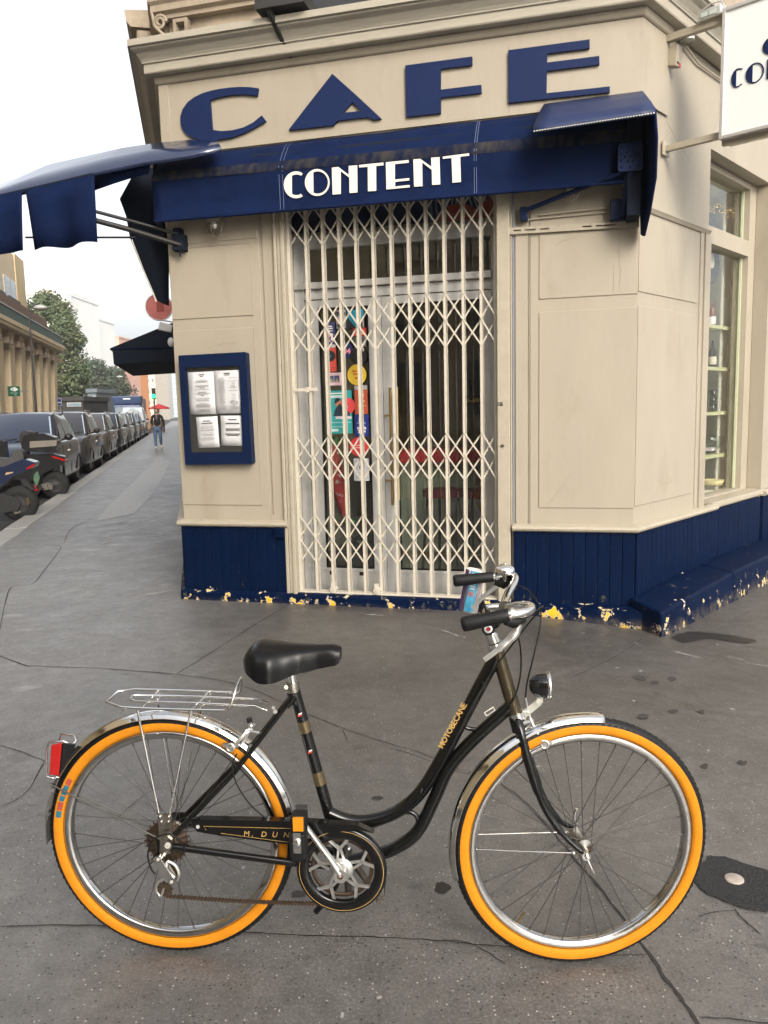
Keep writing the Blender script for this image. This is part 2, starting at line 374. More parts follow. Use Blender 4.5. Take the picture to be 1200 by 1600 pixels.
for y in ys:
    s = (y-FL.o.y)/(cos(_v))
    for _ in range(4): s += (y-kerb_pt(s).y)/cos(_v)
    xk = kerb_pt(s).x; n = 44
    xs = [xk+(min(-2.0, -2.0)-xk)*i/8 for i in range(8)] if xk < -2.2 else [xk]
    x0 = max(xk, -2.0) if xk >= -2.2 else -2.0
    row = xs+[x0+(14-x0)*((i/36)**1.3) for i in range(37)]
    row = row[:1]*(45-len(row))+row if len(row) < 45 else row[:45]
    rows.append([(x, y, gz(x, y)) for x in row])
mb.grid(rows)
pavement = struct('pavement', mb, M_asph)
mb = MB(); mb.quad((-255, -29, -.10), (325, -29, -.10), (325, 443, -.10), (-255, 443, -.10))
struct('road', mb, M_road)
kerb = bpy.data.objects.new('kerb', None); COL.objects.link(kerb); kerb['kind'] = 'structure'
s = -3.0
while s < 70:
    ln = random.uniform(.95, 1.15)*(1 if s < 25 else 2.0); a = kerb_pt(s); b = kerb_pt(s+ln-.012); c = kerb_pt(s+ln-.012, .30); d = kerb_pt(s, .30)
    z1 = .004+random.uniform(-.003, .004); m = MB()
    m.hexa([(d.x, d.y, -.2), (a.x, a.y, -.2), (b.x, b.y, -.2), (c.x, c.y, -.2), (d.x, d.y, z1-.008), (a.x, a.y, z1), (b.x, b.y, z1), (c.x, c.y, z1-.008)])
    part('kerb_stone', m, M_kerb, kerb, .012 if s < 25 else 0); s += ln
def strip(pxs, w, z=.003, jit=.45, sub=6):
    w *= .68
    P = smooth_path([at_ground(*p) for p in pxs], sub); L_, R_ = [], []
    for i, p in enumerate(P):
        t = (P[min(i+1, len(P)-1)]-P[max(i-1, 0)]).normalized(); nn = Vector((-t.y, t.x, 0)); ww = w*(1+random.uniform(-jit, jit))*.5
        if i in (0, len(P)-1): ww *= .3
        o = nn*random.uniform(-w, w)*.5; zz = gz(p.x, p.y)+z
        a = p+o+nn*ww; b = p+o-nn*ww; L_.append((a.x, a.y, zz)); R_.append((b.x, b.y, zz))
    return MB().grid([L_, R_], False)
for pxs, w in (([(-60, 1000), (30, 1037), (60, 1041), (160, 1045), (275, 1054)], .011), ([(275, 1054), (330, 1020), (390, 982), (450, 945)], .009), ([(275, 1054), (340, 1063), (400, 1080), (470, 1112)], .007),
               ([(470, 1112), (540, 1140), (600, 1160), (660, 1178), (720, 1205)], .006), ([(0, 1449), (120, 1447), (270, 1452), (400, 1459), (520, 1464), (640, 1468), (760, 1478), (900, 1492), (1010, 1493)], .007),
               ([(765, 1215), (800, 1237), (850, 1285), (900, 1345), (950, 1405), (1000, 1470), (1040, 1530), (1075, 1578), (1110, 1640)], .012), ([(690, 1470), (735, 1475), (790, 1508)], .005),
               ([(1090, 1590), (1150, 1594), (1220, 1604)], .006), ([(0, 985), (16, 920), (50, 913), (70, 890), (95, 856), (80, 852)], .010), ([(100, 848), (118, 822), (180, 800), (150, 812)], .010),
               ([(1148, 1420), (1160, 1436), (1190, 1462)], .005), ([(1090, 1433), (1120, 1426), (1150, 1424)], .004), ([(180, 1285), (195, 1268), (230, 1240), (255, 1232)], .004), ([(0, 1262), (40, 1240), (70, 1190)], .006),
               ([(0, 1165), (30, 1174), (75, 1192)], .006), ([(610, 1170), (640, 1178), (720, 1208), (735, 1206)], .005), ([(1005, 985), (960, 1020), (890, 1060)], .006), ([(535, 1140), (545, 1162)], .004)):
    part('crack', strip(pxs, w), M_crack, pavement)
def blob(pxs, z, jit=.01, sub=4, lift=.0):
    P = [at_ground(*p) for p in pxs]; P = smooth_path(P+[P[0]], sub)[:-1]
    P = [(p.x+random.uniform(-jit, jit), p.y+random.uniform(-jit, jit), gz(p.x, p.y)+z) for p in P]
    c = Vector((sum(p[0] for p in P)/len(P), sum(p[1] for p in P)/len(P), sum(p[2] for p in P)/len(P)+lift))
    return MB().add([tuple(c)]+P, [(0, i+1, (i+1) % len(P)+1) for i in range(len(P))])
part('patch', blob([(1085, 1372), (1100, 1345), (1122, 1339), (1160, 1350), (1230, 1375), (1240, 1415), (1180, 1424), (1120, 1405), (1095, 1392)], .005, .006), M_patch, pavement)
part('patch', blob([(150, 815), (170, 790), (200, 762), (240, 722), (242, 714), (254, 713), (254, 719), (265, 719), (258, 740), (240, 770), (210, 803)], .004, .0, 1), M_conc, pavement)
part('patch', blob([(210, 720), (232, 716), (240, 712), (222, 709)], .004, .0, 1), M_conc, pavement)
part('stain', blob([(1047, 981), (1075, 972), (1100, 973), (1130, 976), (1160, 980), (1183, 986), (1160, 989), (1120, 984), (1085, 984), (1066, 990)], .004, .012), M_wet, pavement)
for cx, cy, rx, ry in ((470, 1262, 14, 5), (690, 1389, 14, 9), (1000, 1052, 12, 4), (1022, 1058, 8, 4), (1050, 1050, 9, 4), (1095, 1105, 7, 3), (1052, 1106, 8, 3), (1005, 1117, 10, 4), (590, 1248, 10, 4), (1100, 1196, 7, 3), (465, 1398, 14, 6), (975, 1135, 9, 3), (1160, 1190, 8, 4)):
    part('stain', blob([(cx+rx*cos(t)*random.uniform(.6, 1.2), cy+ry*sin(t)*random.uniform(.6, 1.2)) for t in [2*pi*i/9 for i in range(9)]], .003, .003), M_wet if ry > 8 else M_gum, pavement)
M_chalk = mat('chalky_scuff', (0.3108, 0.3108, 0.3034), .9, var=.3, vscale=40)
for a, b, w in (((126, 892), (165, 889), .03), ((122, 918), (160, 914), .035), ((90, 929), (125, 922), .03), ((112, 905), (128, 899), .02), ((125, 900), (160, 896), .015), ((70, 1038), (72, 1040), .03), ((1055, 1004), (1095, 1012), .01), ((1092, 1000), (1165, 1015), .012), ((1165, 1018), (1215, 1026), .02),
                ((150, 852), (180, 846), .05), ((60, 852), (88, 846), .05), ((160, 822), (200, 815), .06), ((176, 838), (228, 826), .05), ((96, 838), (120, 834), .04), ((30, 845), (60, 838), .05), ((205, 878), (265, 868), .03), ((185, 945), (230, 936), .04), ((108, 942), (145, 936), .03), ((200, 935), (275, 922), .05), ((36, 890), (42, 886), .03), ((568, 960), (600, 962), .02), ((690, 985), (722, 996), .014), ((300, 1000), (310, 997), .008), ((318, 1046), (345, 1047), .012), ((205, 1000), (222, 999), .015), ((2, 942), (28, 944), .05)):
    part('scuff', strip([a, ((a[0]+b[0])/2, (a[1]+b[1])/2), b], w, .003, .8, 7), M_chalk, pavement)
c = at_ground(1147, 1376); mb = MB().lathe([(0, .004), (.026, .004), (.029, .002), (.029, -.01)], (c.x, c.y, gz(c.x, c.y)+.006), 'z', 24)
tag(part('survey_marker', mb, mat('pale_disc', (.36, .31, .27), .7, var=.2, vscale=60)), 'pale round survey disc set in the dark asphalt patch', 'marker')

# ------------------------------------------------------------------ the corner building
bld = thing('corner_building', 'cream corner cafe building with navy tongue and groove base and stone storey above', 'building', FU.M)
IU = FU.M.inverted(); MRt = IU @ FR.M; MLt = IU @ FL.M
def R2(x, y): p = MRt @ Vector((x, y, 0)); return p.x, p.y
def L2(x, y): p = MLt @ Vector((x, y, 0)); return p.x, p.y
def sweep(prof, path, mb=None):
    # prof: (out, z) outward profile; path: plan points left to right as seen from outside
    mb = mb or MB(); P = [Vector((p[0], p[1])) for p in path]; rows = []
    for i, p in enumerate(P):
        ds = []
        if i > 0: ds.append((p-P[i-1]).normalized())
        if i < len(P)-1: ds.append((P[i+1]-p).normalized())
        ns = [Vector((d.y, -d.x)) for d in ds]; m = sum(ns, Vector((0, 0))); m = m/(m.length_squared)*len(ns) if len(ns) > 1 else m
        if len(ns) > 1:
            m = (ns[0]+ns[1]); m = m/ (1+ns[0].dot(ns[1]))
        rows.append([(p.x+m.x*o, p.y+m.y*o, z) for o, z in prof])
    mb.grid(rows, False)
    for r in (rows[0], rows[-1]): mb.add(r, [tuple(range(len(r)))])
    return mb
CL, CR = (-1.285, 0), (2.205, 0)
# ground-floor walls
part('wall', MB().box(-1.283, -.40, .012, .35, -.2, 3.0).box(1.36, 2.203, .012, .35, -.2, 3.0).box(-1.283, 2.203, .012, .35, 3.0, 4.02), M_cream, bld)
part('wall', MB().box(-95, -.002, .012, .35, -.2, 4.02).xf(MLt), M_cream, bld)
part('wall', MB().box(0.002, 1.24, .012, .35, -.2, 4.02).box(1.24, 2.67, .012, .30, 3.425, 4.02).box(1.24, 2.67, .012, .35, -.2, .62).box(2.67, 12, .012, .35, -.2, 4.02).xf(MRt), M_cream, bld)
# frieze board and picture-rail moulding
part('frieze', sweep([(0, 3.46), (.004, 3.46), (.004, 3.966), (0, 3.966)], [L2(-14, 0), CL, CR, R2(.42, 0)]), M_cream, bld)
part('moulding', sweep([(0, 3.968), (.012, 3.968), (.022, 3.975), (.03, 3.992), (.034, 4.016), (0, 4.018)], [L2(-14, 0), CL, CR, R2(.42, 0)]), M_cream, bld)
part('corner_bead', MB().box(-1.283, -1.20, -.014, 0, 3.46, 3.965), M_cream, bld, .003)
part('cornice', sweep([(0, 4.02), (.095, 4.022), (.10, 4.03), (.10, 4.085), (.112, 4.09), (.112, 4.098), (.122, 4.115), (.15, 4.15), (.178, 4.165), (.185, 4.17), (.185, 4.18), (.205, 4.184), (.205, 4.228), (.0, 4.25)], [L2(-14, 0), CL, CR, R2(12, 0)]), M_cornice, bld)
# storey above
part('upper_wall', MB().box(-1.2, 2.12, .06, .5, 4.2, 17), M_stone, bld)
part('upper_wall', MB().box(-95, -.05, .06, .5, 4.2, 15).xf(MLt), M_stone, bld)
part('upper_wall', MB().box(.05, 12, .06, .5, 4.2, 17).xf(MRt), M_stone, bld)
part('stone_band', sweep([(-.06, 4.43), (.0, 4.43), (.0, 4.46), (.03, 4.475), (.03, 4.52), (.05, 4.54), (.05, 4.6), (-.06, 4.6)], [L2(-.6, 0), CL, (-.2, 0)]), M_stone, bld)
part('stone_ledge', sweep([(-.06, 4.56), (.20, 4.56), (.23, 4.6), (.24, 4.68), (-.06, 4.70)], [L2(-14, 0), L2(-.42, 0)]), M_stone, bld)
for k in range(16):
    part('stone_bracket', MB().box(-.62-k*.62, -.44-k*.62, -.16, .06, 4.36, 4.56).box(-.60-k*.62, -.46-k*.62, -.09, .06, 4.30, 4.36).xf(MLt), M_stone, bld, .02)
# scroll console at the left end
sp = [(-1.235+.055*cos(t)*(1-t/16), 4.40+.055*sin(t)*(1-t/16)) for t in [i*.45 for i in range(26)]]
part('scroll', MB().tube([(x, -.02, z) for x, z in sp], .012, 6).tube([(-1.30, -.02, 4.50), (-1.28, -.02, 4.38), (-1.2, -.02, 4.30), (-1.15, -.02, 4.30)], .014, 6), M_stone, bld)
part('stone_panel', MB().prism([(-1.14, 4.24), (-1.02, 4.24), (-1.02, 4.42), (-1.14, 4.42)], .0, .07, [(-1.115, 4.265), (-1.045, 4.265), (-1.045, 4.395), (-1.115, 4.395)]), M_stone, bld, .004)
# first-floor window, planter and bracket peeping over the cornice
x0, z0 = FU.px(468, 6, -.05); x1, z1 = FU.px(560, 0, -.05)
win = part('upper_window', MB().prism([(x0-.03, 4.24), (x0+1.1, 4.24), (x0+1.1, 6.2), (x0-.03, 6.2)], .01, .055, [(x0+.09, 4.3), (x0+1.0, 4.3), (x0+1.0, 6.1), (x0+.09, 6.1)]), M_cream_old, bld, .004)
part('pane', MB().box(x0+.09, x0+1.0, .03, .036, 4.3, 6.1), mat('dark_upper_glass', (.02, .02, .02), .1, var=0), win)
bx, bz = FU.px(430, 8, .25)
part('balcony_bracket', MB().box(bx-.14, bx+.22, -.28, .06, bz-.02, bz+.06).bar((bx+.02, .0, bz-.26), (bx-.05, -.25, bz-.02), .03, .04).box(bx-.02, bx+.08, -.02, .06, bz-.30, bz-.2), mat('dark_iron', (.02, .019, .018), .6, var=.2), bld)
# boards and panels of the left pier
def panel(x0, x1, z0, z1, y0=0.0, t=.012, M=None, m=M_cream, nm='panel', bev=.003):
    q = MB().box(x0, x1, y0-t, y0+.012, z0, z1)
    if M is not None: q.xf(M)
    return part(nm, q, m, bld, bev)
panel(-1.283, -.527, .65, 3.0, .012, .012, nm='pier_board')
panel(-.498, -.402, .65, 3.0, .012, .014, nm='pier_board')
panel(-.527, -.498, .65, .70, .012, .013, nm='pier_board')
panel(-1.281, -.592, .772, 2.145, 0, .007)
panel(-1.281, -.592, 2.235, 2.765, 0, .007)
panel(-1.281, -.535, 2.80, 2.86, 0, .006)
part('rail_moulding', MB().tube([(-.592, -.007, 2.768), (-.592, -.007, 2.23)], .004, 6).tube([(-.592, -.007, 2.148), (-.592, -.007, .772)], .004, 6).tube([(-1.28, -.007, 2.768), (-.592, -.007, 2.768)], .004, 6), M_cream, bld)
# stepped architraves round the doorway
for x0, x1, t, z0 in ((-.400, -.375, .030, .06), (-.373, -.345, .022, .06), (-.343, -.312, .034, .06), (1.262, 1.352, .030, .06), (1.354, 1.364, .012, .60)):
    panel(x0, x1, z0, 3.0, .012, t+.012, m=M_cream_old, nm='architrave', bev=.005)
panel(1.366, 1.386, .65, 3.0, .012, .012, m=mat('lead_strip', (.19, .19, .20), .5, var=.1), nm='cable_strip')
panel(1.388, 1.475, .65, 2.70, .012, .020, nm='pier_board')
panel(1.479, 1.486, .65, 2.70, .012, .018, nm='pier_board')
panel(1.490, 2.203, .65, 3.0, .012, .012, nm='pier_board')
panel(1.552, 2.2035, .772, 2.142, 0, .007); panel(1.552, 2.2035, 2.23, 2.66, 0, .007)
# right-hand wall up to the shop window
panel(.002, 1.235, .65, 2.775, .012, .012, MRt, nm='pier_board')
panel(.0022, 1.0, .785, 2.155, 0, .007, MRt); panel(.0022, 1.0, 2.245, 2.745, 0, .007, MRt)
panel(1.045, 1.105, .65, 2.775, 0, .010, MRt, nm='pier_board'); panel(1.125, 1.235, .65, 2.775, 0, .016, MRt, nm='pier_board')
part('moulding', sweep([(0, 2.775), (.012, 2.775), (.022, 2.79), (.03, 2.80), (.03, 2.812), (0, 2.82)], [R2(.0, 0), R2(1.2, 0)]), M_cream, bld)
# sills
SIL = [(0, .602), (.035, .602), (.052, .612), (.058, .626), (.052, .640), (.02, .652), (0, .655)]
part('sill', sweep(SIL, [L2(-14, 0), CL, (-.372, 0)]), M_cream_old, bld); part('sill', sweep(SIL, [(1.366, 0), CR, R2(1.46, 0)]), M_cream_old, bld)
part('sill', sweep(SIL, [R2(2.67, 0), R2(12, 0)]), M_cream_old, bld)
# flaking navy paint for everything near the ground
def flaky(name='flaking_navy_paint', k=0.0):
    m = bpy.data.materials.new(name); m.use_nodes = True; nt = m.node_tree; b = nt.nodes['Principled BSDF']; L = nt.links.new
    P = _n(nt, 'ShaderNodeNewGeometry').outputs['Position']; sep = _n(nt, 'ShaderNodeSeparateXYZ'); L(P, sep.inputs[0])
    def noise(s_, d=6, r=.65):
        n = _n(nt, 'ShaderNodeTexNoise'); n.inputs['Scale'].default_value = s_; n.inputs['Detail'].default_value = d; n.inputs['Roughness'].default_value = r; L(P, n.inputs['Vector']); return n.outputs[0]
    def rng(v, a, b_, c=0., d=1.):
        r = _n(nt, 'ShaderNodeMapRange'); r.inputs[1].default_value = a; r.inputs[2].default_value = b_; r.inputs[3].default_value = c; r.inputs[4].default_value = d; L(v, r.inputs[0]); return r.outputs[0]
    def op(o, a, b_):
        x = _n(nt, 'ShaderNodeMath', operation=o); L(a, x.inputs[0]); L(b_, x.inputs[1]) if not isinstance(b_, float) else setattr(x.inputs[1], 'default_value', b_); return x.outputs[0]
    def mix(f, a, b_):
        x = _n(nt, 'ShaderNodeMix', data_type='RGBA'); L(f, x.inputs[0])
        for i, c in ((6, a), (7, b_)):
            if isinstance(c, tuple): x.inputs[i].default_value = rgba(c)
            else: L(c, x.inputs[i])
        return x.outputs[2]
    c = mix(rng(noise(5), .3, .7), (.0009, .0050, .021), (.0016, .0074, .030))
    c = mix(rng(noise(30, 4), .62, .75), c, (.016, .022, .05))
    low = rng(sep.outputs[2], .24, -.02)
    n1 = op('ADD', noise(9, 7, .7), op('MULTIPLY', low, .145)); n2 = op('ADD', noise(11.5, 7, .7), op('MULTIPLY', low, .10))
    c = mix(rng(n2, .685, .695), c, (.055, .055, .045))
    c = mix(rng(n1, .722-k, .727-k), c, (.62, .54, .44))
    c = mix(op('MULTIPLY', rng(n1, .748-k*1.1, .753-k*1.1), rng(sep.outputs[2], .09, .07)), c, (.66, .42, .02))
    c = mix(op('MULTIPLY', rng(sep.outputs[2], .03, -.06), rng(noise(14), .4, .6)), c, (.07, .06, .05))
    L(c, b.inputs['Base Color']); b.inputs['Roughness'].default_value = .45; b.inputs['Specular IOR Level'].default_value = .06
    bp = _n(nt, 'ShaderNodeBump'); bp.inputs['Strength'].default_value = .5; bp.inputs['Distance'].default_value = .004; L(rng(n1, .70-k, .74-k, 1, 0), bp.inputs['Height']); L(bp.outputs[0], b.inputs['Normal'])
    return m
M_flaky = flaky(); M_flaky2 = flaky('peeling_plinth_paint', .036)
plank_me = {}
def planks(x0, x1, M, w=.081, yo=0.0):
    n = max(1, round((x1-x0)/w)); w = (x1-x0)/n
    for i in range(n):
        k = round(w, 4)
        if k not in plank_me:
            me = MB().box(-w/2+.0012, w/2-.0012, -.022, .012, .05, .602).mesh('plank', M_flaky); plank_me[k] = me
        o = put('plank', plank_me[k], bld, M @ Matrix.Translation((x0+w*(i+.5), yo+random.uniform(-.0012, .0012), 0)))
        md = o.modifiers.new('bevel', 'BEVEL'); md.width = .005; md.segments = 2
I4 = Matrix.Identity(4)
planks(-1.283, -.402, I4); planks(1.372, 2.214, I4); planks(.012, 2.60, MRt); planks(2.69, 5.4, MRt); planks(-2.6, -.012, MLt)
part('plinth', sweep([(0, -.15), (.056, -.15), (.055, .06), (.03, .078), (0, .082)], [L2(-6, 0), CL, (-.36, 0), (1.37, 0)]), M_flaky2, bld)
part('plinth', sweep([(.0, -.2), (.085, -.2), (.082, .06), (.02, .078), (0, .085)], [(1.372, .02), (2.235, -.06), R2(.06, -.05)]), M_flaky2, bld)
part('ledge_block', MB().hexa([MRt @ Vector(p) for p in ((-.19, -.31, -.2), (1.145, -.32, -.2), (1.145, -.02, -.2), (-.06, -.02, -.2), (-.17, -.285, .105), (1.145, -.29, .155), (1.145, -.02, .19), (-.06, -.02, .15))]), M_flaky, bld, .016)
part('ledge_block', MB().hexa([MRt @ Vector(p) for p in ((1.155, -.325, -.2), (2.55, -.33, -.2), (2.55, -.02, -.2), (1.155, -.02, -.2), (1.155, -.292, .158), (2.55, -.30, .165), (2.55, -.02, .195), (1.155, -.02, .19))]), M_flaky, bld, .016)
part('ledge_block', MB().box(2.56, 5.4, -.33, -.02, -.2, .16).xf(MRt), M_flaky, bld, .016)
# ---- doorway: aluminium doors, transom, reveals
part('reveal', MB().box(-.40, -.33, .02, .34, .0, 3.02).box(1.262, 1.40, .05, .34, .0, 3.02), M_cream_old, bld)
part('threshold', MB().box(-.33, 1.262, .012, .5, -.2, .055), mat('worn_step', (.10, .095, .09), .7, var=.3, vscale=12), bld, .004)
dy = .22
part('door_frame', MB().box(-.33, -.255, dy-.02, dy+.06, .055, 2.83).box(1.195, 1.262, dy-.02, dy+.06, .055, 2.83).box(-.255, 1.195, dy-.012, dy+.06, 2.73, 2.83).box(-.255, 1.195, dy-.012, dy+.06, 2.352, 2.425), M_alu, bld, .004)
part('transom_rail', MB().box(-.325, 1.20, dy-.045, dy+.04, 2.428, 2.478), M_alu_lt, bld, .006)
part('transom_pane', MB().box(-.255, 1.195, dy+.02, dy+.026, 2.478, 2.73), M_glass, bld)
for x0, x1, g0, g1 in ((-.250, .357, -.150, .254), (.361, 1.192, .463, 1.132)):
    d = part('door', MB().prism([(x0, .06), (x1, .06), (x1, 2.348), (x0, 2.348)], dy, dy+.045, [(g0, .24), (g1, .24), (g1, 2.288), (g0, 2.288)]), M_alu, bld, .004)
    part('pane', MB().box(g0, g1, dy+.018, dy+.024, .24, 2.288), M_glass, d)
    part('gasket', MB().prism([(g0-.001, .239), (g1+.001, .239), (g1+.001, 2.289), (g0-.001, 2.289)], dy+.006, dy+.017, [(g0+.014, .252), (g1-.014, .252), (g1-.014, 2.268), (g0+.014, 2.268)]), M_rubber, d)
    part('kick_plate', MB().box(x0+.06, x1-.05, dy-.006, dy+.002, .065, .228), M_alu_lt, d, .002)
    if x0 < 0:
        part('vent_hole', MB().box(x0+.13, x0+.17, dy-.009, dy, .185, .215).box(x0+.38, x0+.42, dy-.009, dy, .185, .215), M_rubber, d)
        part('handle', MB().cyl((.432, dy-.075, .765), (.432, dy-.075, 1.66), .011).cyl((.432, dy-.075, 1.45), (.355, dy+.01, 1.45), .008, 8).cyl((.432, dy-.075, .95), (.355, dy+.01, .95), .008, 8), M_brass, d)
    else:
        part('handle', MB().cyl((.484, dy-.07, .80), (.484, dy-.07, 1.665), .011).cyl((.484, dy-.07, 1.45), (.44, dy+.01, 1.45), .008, 8).cyl((.484, dy-.07, .95), (.44, dy+.01, .95), .008, 8), M_brass, d)
# banner strip above the transom: plain navy at the left, a hand-drawn pattern at the right
def banner_mat():
    m = bpy.data.materials.new('banner_print'); m.use_nodes = True; nt = m.node_tree; b = nt.nodes['Principled BSDF']; L = nt.links.new
    tc = _n(nt, 'ShaderNodeTexCoord').outputs['Object']; sep = _n(nt, 'ShaderNodeSeparateXYZ'); L(tc, sep.inputs[0])
    w = _n(nt, 'ShaderNodeTexWave'); w.inputs['Scale'].default_value = 9; w.inputs['Distortion'].default_value = 9; w.inputs['Detail Scale'].default_value = .8; L(tc, w.inputs[0])
    r = _n(nt, 'ShaderNodeMapRange'); r.inputs[1].default_value = .72; r.inputs[2].default_value = .8; L(w.outputs[1], r.inputs[0])
    rx = _n(nt, 'ShaderNodeMapRange'); rx.inputs[1].default_value = .35; rx.inputs[2].default_value = .5; L(sep.outputs[0], rx.inputs[0])
    ml = _n(nt, 'ShaderNodeMath', operation='MULTIPLY'); L(r.outputs[0], ml.inputs[0]); L(rx.outputs[0], ml.inputs[1])
    x = _n(nt, 'ShaderNodeMix', data_type='RGBA'); x.inputs[6].default_value = (.008, .013, .04, 1); x.inputs[7].default_value = (.22, .27, .36, 1); L(ml.outputs[0], x.inputs[0])
    v = _n(nt, 'ShaderNodeTexVoronoi'); v.inputs['Scale'].default_value = 4.5; L(tc, v.inputs[0]); s2 = _n(nt, 'ShaderNodeSeparateColor'); L(v.outputs['Color'], s2.inputs[0])
    r2 = _n(nt, 'ShaderNodeMapRange'); r2.inputs[1].default_value = .74; r2.inputs[2].default_value = .76; L(s2.outputs[0], r2.inputs[0])
    m2 = _n(nt, 'ShaderNodeMath', operation='MULTIPLY'); L(r2.outputs[0], m2.inputs[0]); L(rx.outputs[0], m2.inputs[1])
    y = _n(nt, 'ShaderNodeMix', data_type='RGBA'); L(m2.outputs[0], y.inputs[0]); L(x.outputs[2], y.inputs[6]); y.inputs[7].default_value = (.22, .05, .035, 1)
    L(y.outputs[2], b.inputs['Base Color']); b.inputs['Roughness'].default_value = .3; return m
tag(part('banner', MB().box(-.32, 1.25, .17, .176, 2.845, 3.05).xf(FU.M), banner_mat()), 'dark banner strip with drawn pattern behind the grille above the door', 'banner')
# ---- shop window in the right-hand wall
wy = .2
part('window_reveal', MB().box(2.663, 2.69, .0, .128, .655, 3.42).xf(MRt), M_cream, bld)
fr = part('window_frame', MB().prism([(1.24, .60), (2.66, .60), (2.66, 3.42), (1.24, 3.42)], .13, .26, [[(1.42, .68), (2.50, .68), (2.50, 2.79), (1.42, 2.79)], [(1.42, 2.925), (2.50, 2.925), (2.50, 3.37), (1.42, 3.37)]]).xf(MRt), M_cream, bld, .004)
part('pane', MB().box(1.42, 2.50, .20, .206, .68, 2.79).box(1.42, 2.50, .20, .206, 2.925, 3.37).xf(MRt), glass('shop_window_glass', (.95, .96, .95), 1.0), fr)
part('glazing_bead', MB().box(2.478, 2.4985, .18, .199, .685, 2.785).box(2.478, 2.4985, .18, .199, 2.93, 3.365).xf(MRt), mat('pale_green_edge', (.42, .44, .30), .4, var=.05), fr)
part('window_sill', MB().box(1.40, 2.66, -.03, .128, .62, .668).xf(MRt), M_cream_old, bld, .008)
nm = mat('niche_lining', (.74, .72, .64), .7, var=.1, vscale=5)
part('window_niche', MB().box(1.30, 3.1, .72, .74, .5, 3.42).box(1.28, 1.30, .27, .74, .5, 3.42).box(2.95, 3.1, .36, .74, .5, 3.42).box(1.28, 3.1, .262, .74, .60, .66).box(1.28, 3.1, .27, .74, 3.40, 3.42).box(2.52, 2.95, .355, .37, .5, 3.42).xf(MRt), nm, bld)
mb = MB()
for i in range(9): mb.box(1.32+i*.18, 1.335+i*.18, .708, .722, .7, 3.3)
for z in (1.1, 1.5, 2.1, 2.3, 2.36, 2.42, 2.48): mb.box(1.32, 2.9, .706, .7215, z, z+.012)
part('niche_battens', mb.xf(MRt), nm, bld)
# room behind the door
room = mat('room_wall', (.46, .42, .33), .8, var=.2, vscale=3)
part('room_wall', MB().box(-.75, -.72, .36, 4.6, 0, 3.3).box(1.62, 1.65, .36, 4.6, 0, 3.3).box(-.75, 1.65, 4.6, 4.63, 0, 3.3).box(-.75, 1.65, .36, 4.6, 3.25, 3.3).box(-.75, -.32, .351, .38, 0, 3.25).box(1.26, 1.65, .351, .38, 0, 3.25).box(-.33, 1.262, .352, .38, 2.83, 3.25), room, bld)
part('room_floor', MB().box(-.72, 1.62, .36, 4.6, -.1, .05), M_dark, bld)
part('room_column', MB().box(.52, .66, 1.9, 2.04, .05, 3.25).box(.80, .98, 2.9, 3.0, .05, 3.25).box(1.12, 1.5, 3.2, 3.3, .05, 3.25), mat('pale_column', (.42, .38, .28), .7, var=.1), bld)

for pts, M_ in (([(2.045, 2.42), (2.05, 2.30), (2.043, 2.24)], I4), ([(2.085, 2.65), (2.08, 2.5), (2.088, 2.38), (2.083, 2.25)], I4), ([(1.66, 2.58), (1.72, 2.61), (1.80, 2.625)], I4), ([(1.62, .80), (1.70, .90), (1.78, 1.02)], I4), ([(.3, 3.45), (.55, 3.34), (.8, 3.24)], MRt), ([(.35, .95), (.5, .90), (.62, .92)], MRt), ([(1.35, 3.9), (1.345, 3.6), (1.352, 3.46)], I4), ([(-1.0, 2.0), (-.86, 2.03), (-.74, 2.03)], I4)):
    P = smooth_path([(x+random.uniform(-.004, .004), -.0082, z) for x, z in pts], 5); P = [p+Vector((random.uniform(-.002, .002), 0, random.uniform(-.002, .002))) for p in P]
    part('hairline_crack', MB().tube(P, [.0003+.0005*random.random() for _ in P], 4).xf(M_), mat('crack_line', (.10, .08, .06), .9, var=.2), bld)  # thin dark brown lines for the hairline cracks

# ------------------------------------------------------------------ cafe fascia letters
sign = thing('shop_sign', 'large navy cut-out letters CAFE on the cream fascia', 'sign', FU.M)
def fu(px, py, out=.03): return FU.px(px, py, out)
def letter(poly, hole=None, y0=-.026, y1=-.006): return part('letter', MB().prism(poly, y0, y1, hole), M_letter, sign, .002)
# C: full bowl with straight inner stem and two horns
def P3(pts, k, x0=180.0): return [fu(x0+x/k, y/k) for x, y in pts]
letter(P3([(893, 550), (840, 543), (780, 541), (715, 545), (655, 553), (600, 564), (545, 580), (495, 604), (450, 637), (418, 683), (405, 730), (408, 780), (428, 820), (462, 850), (510, 868), (565, 876), (640, 872), (720, 860), (800, 832), (870, 797), (940, 755), (914, 720), (860, 764), (800, 795), (730, 813), (660, 818), (604, 810), (590, 624), (650, 605), (720, 592), (800, 587), (885, 596)], 4.0))
letter(P3([(968, 328), (1080, 428), (1187, 528), (1155, 534), (1130, 521), (990, 538), (974, 558), (772, 580), (870, 453)], 2.857), P3([(1015, 502), (1098, 494), (1058, 455)], 2.857))
letter([(.637, 3.523), (.882, 3.521), (.884, 3.622), (1.166, 3.620), (1.164, 3.672), (.884, 3.674), (.886, 3.808), (1.104, 3.806), (1.104, 3.860), (.637, 3.862)])
letter([(1.348, 3.534), (2.008, 3.524), (2.006, 3.560), (1.600, 3.566), (1.602, 3.706), (1.940, 3.704), (1.938, 3.756), (1.603, 3.758), (1.605, 3.814), (1.876, 3.812), (1.876, 3.866), (1.348, 3.868)])

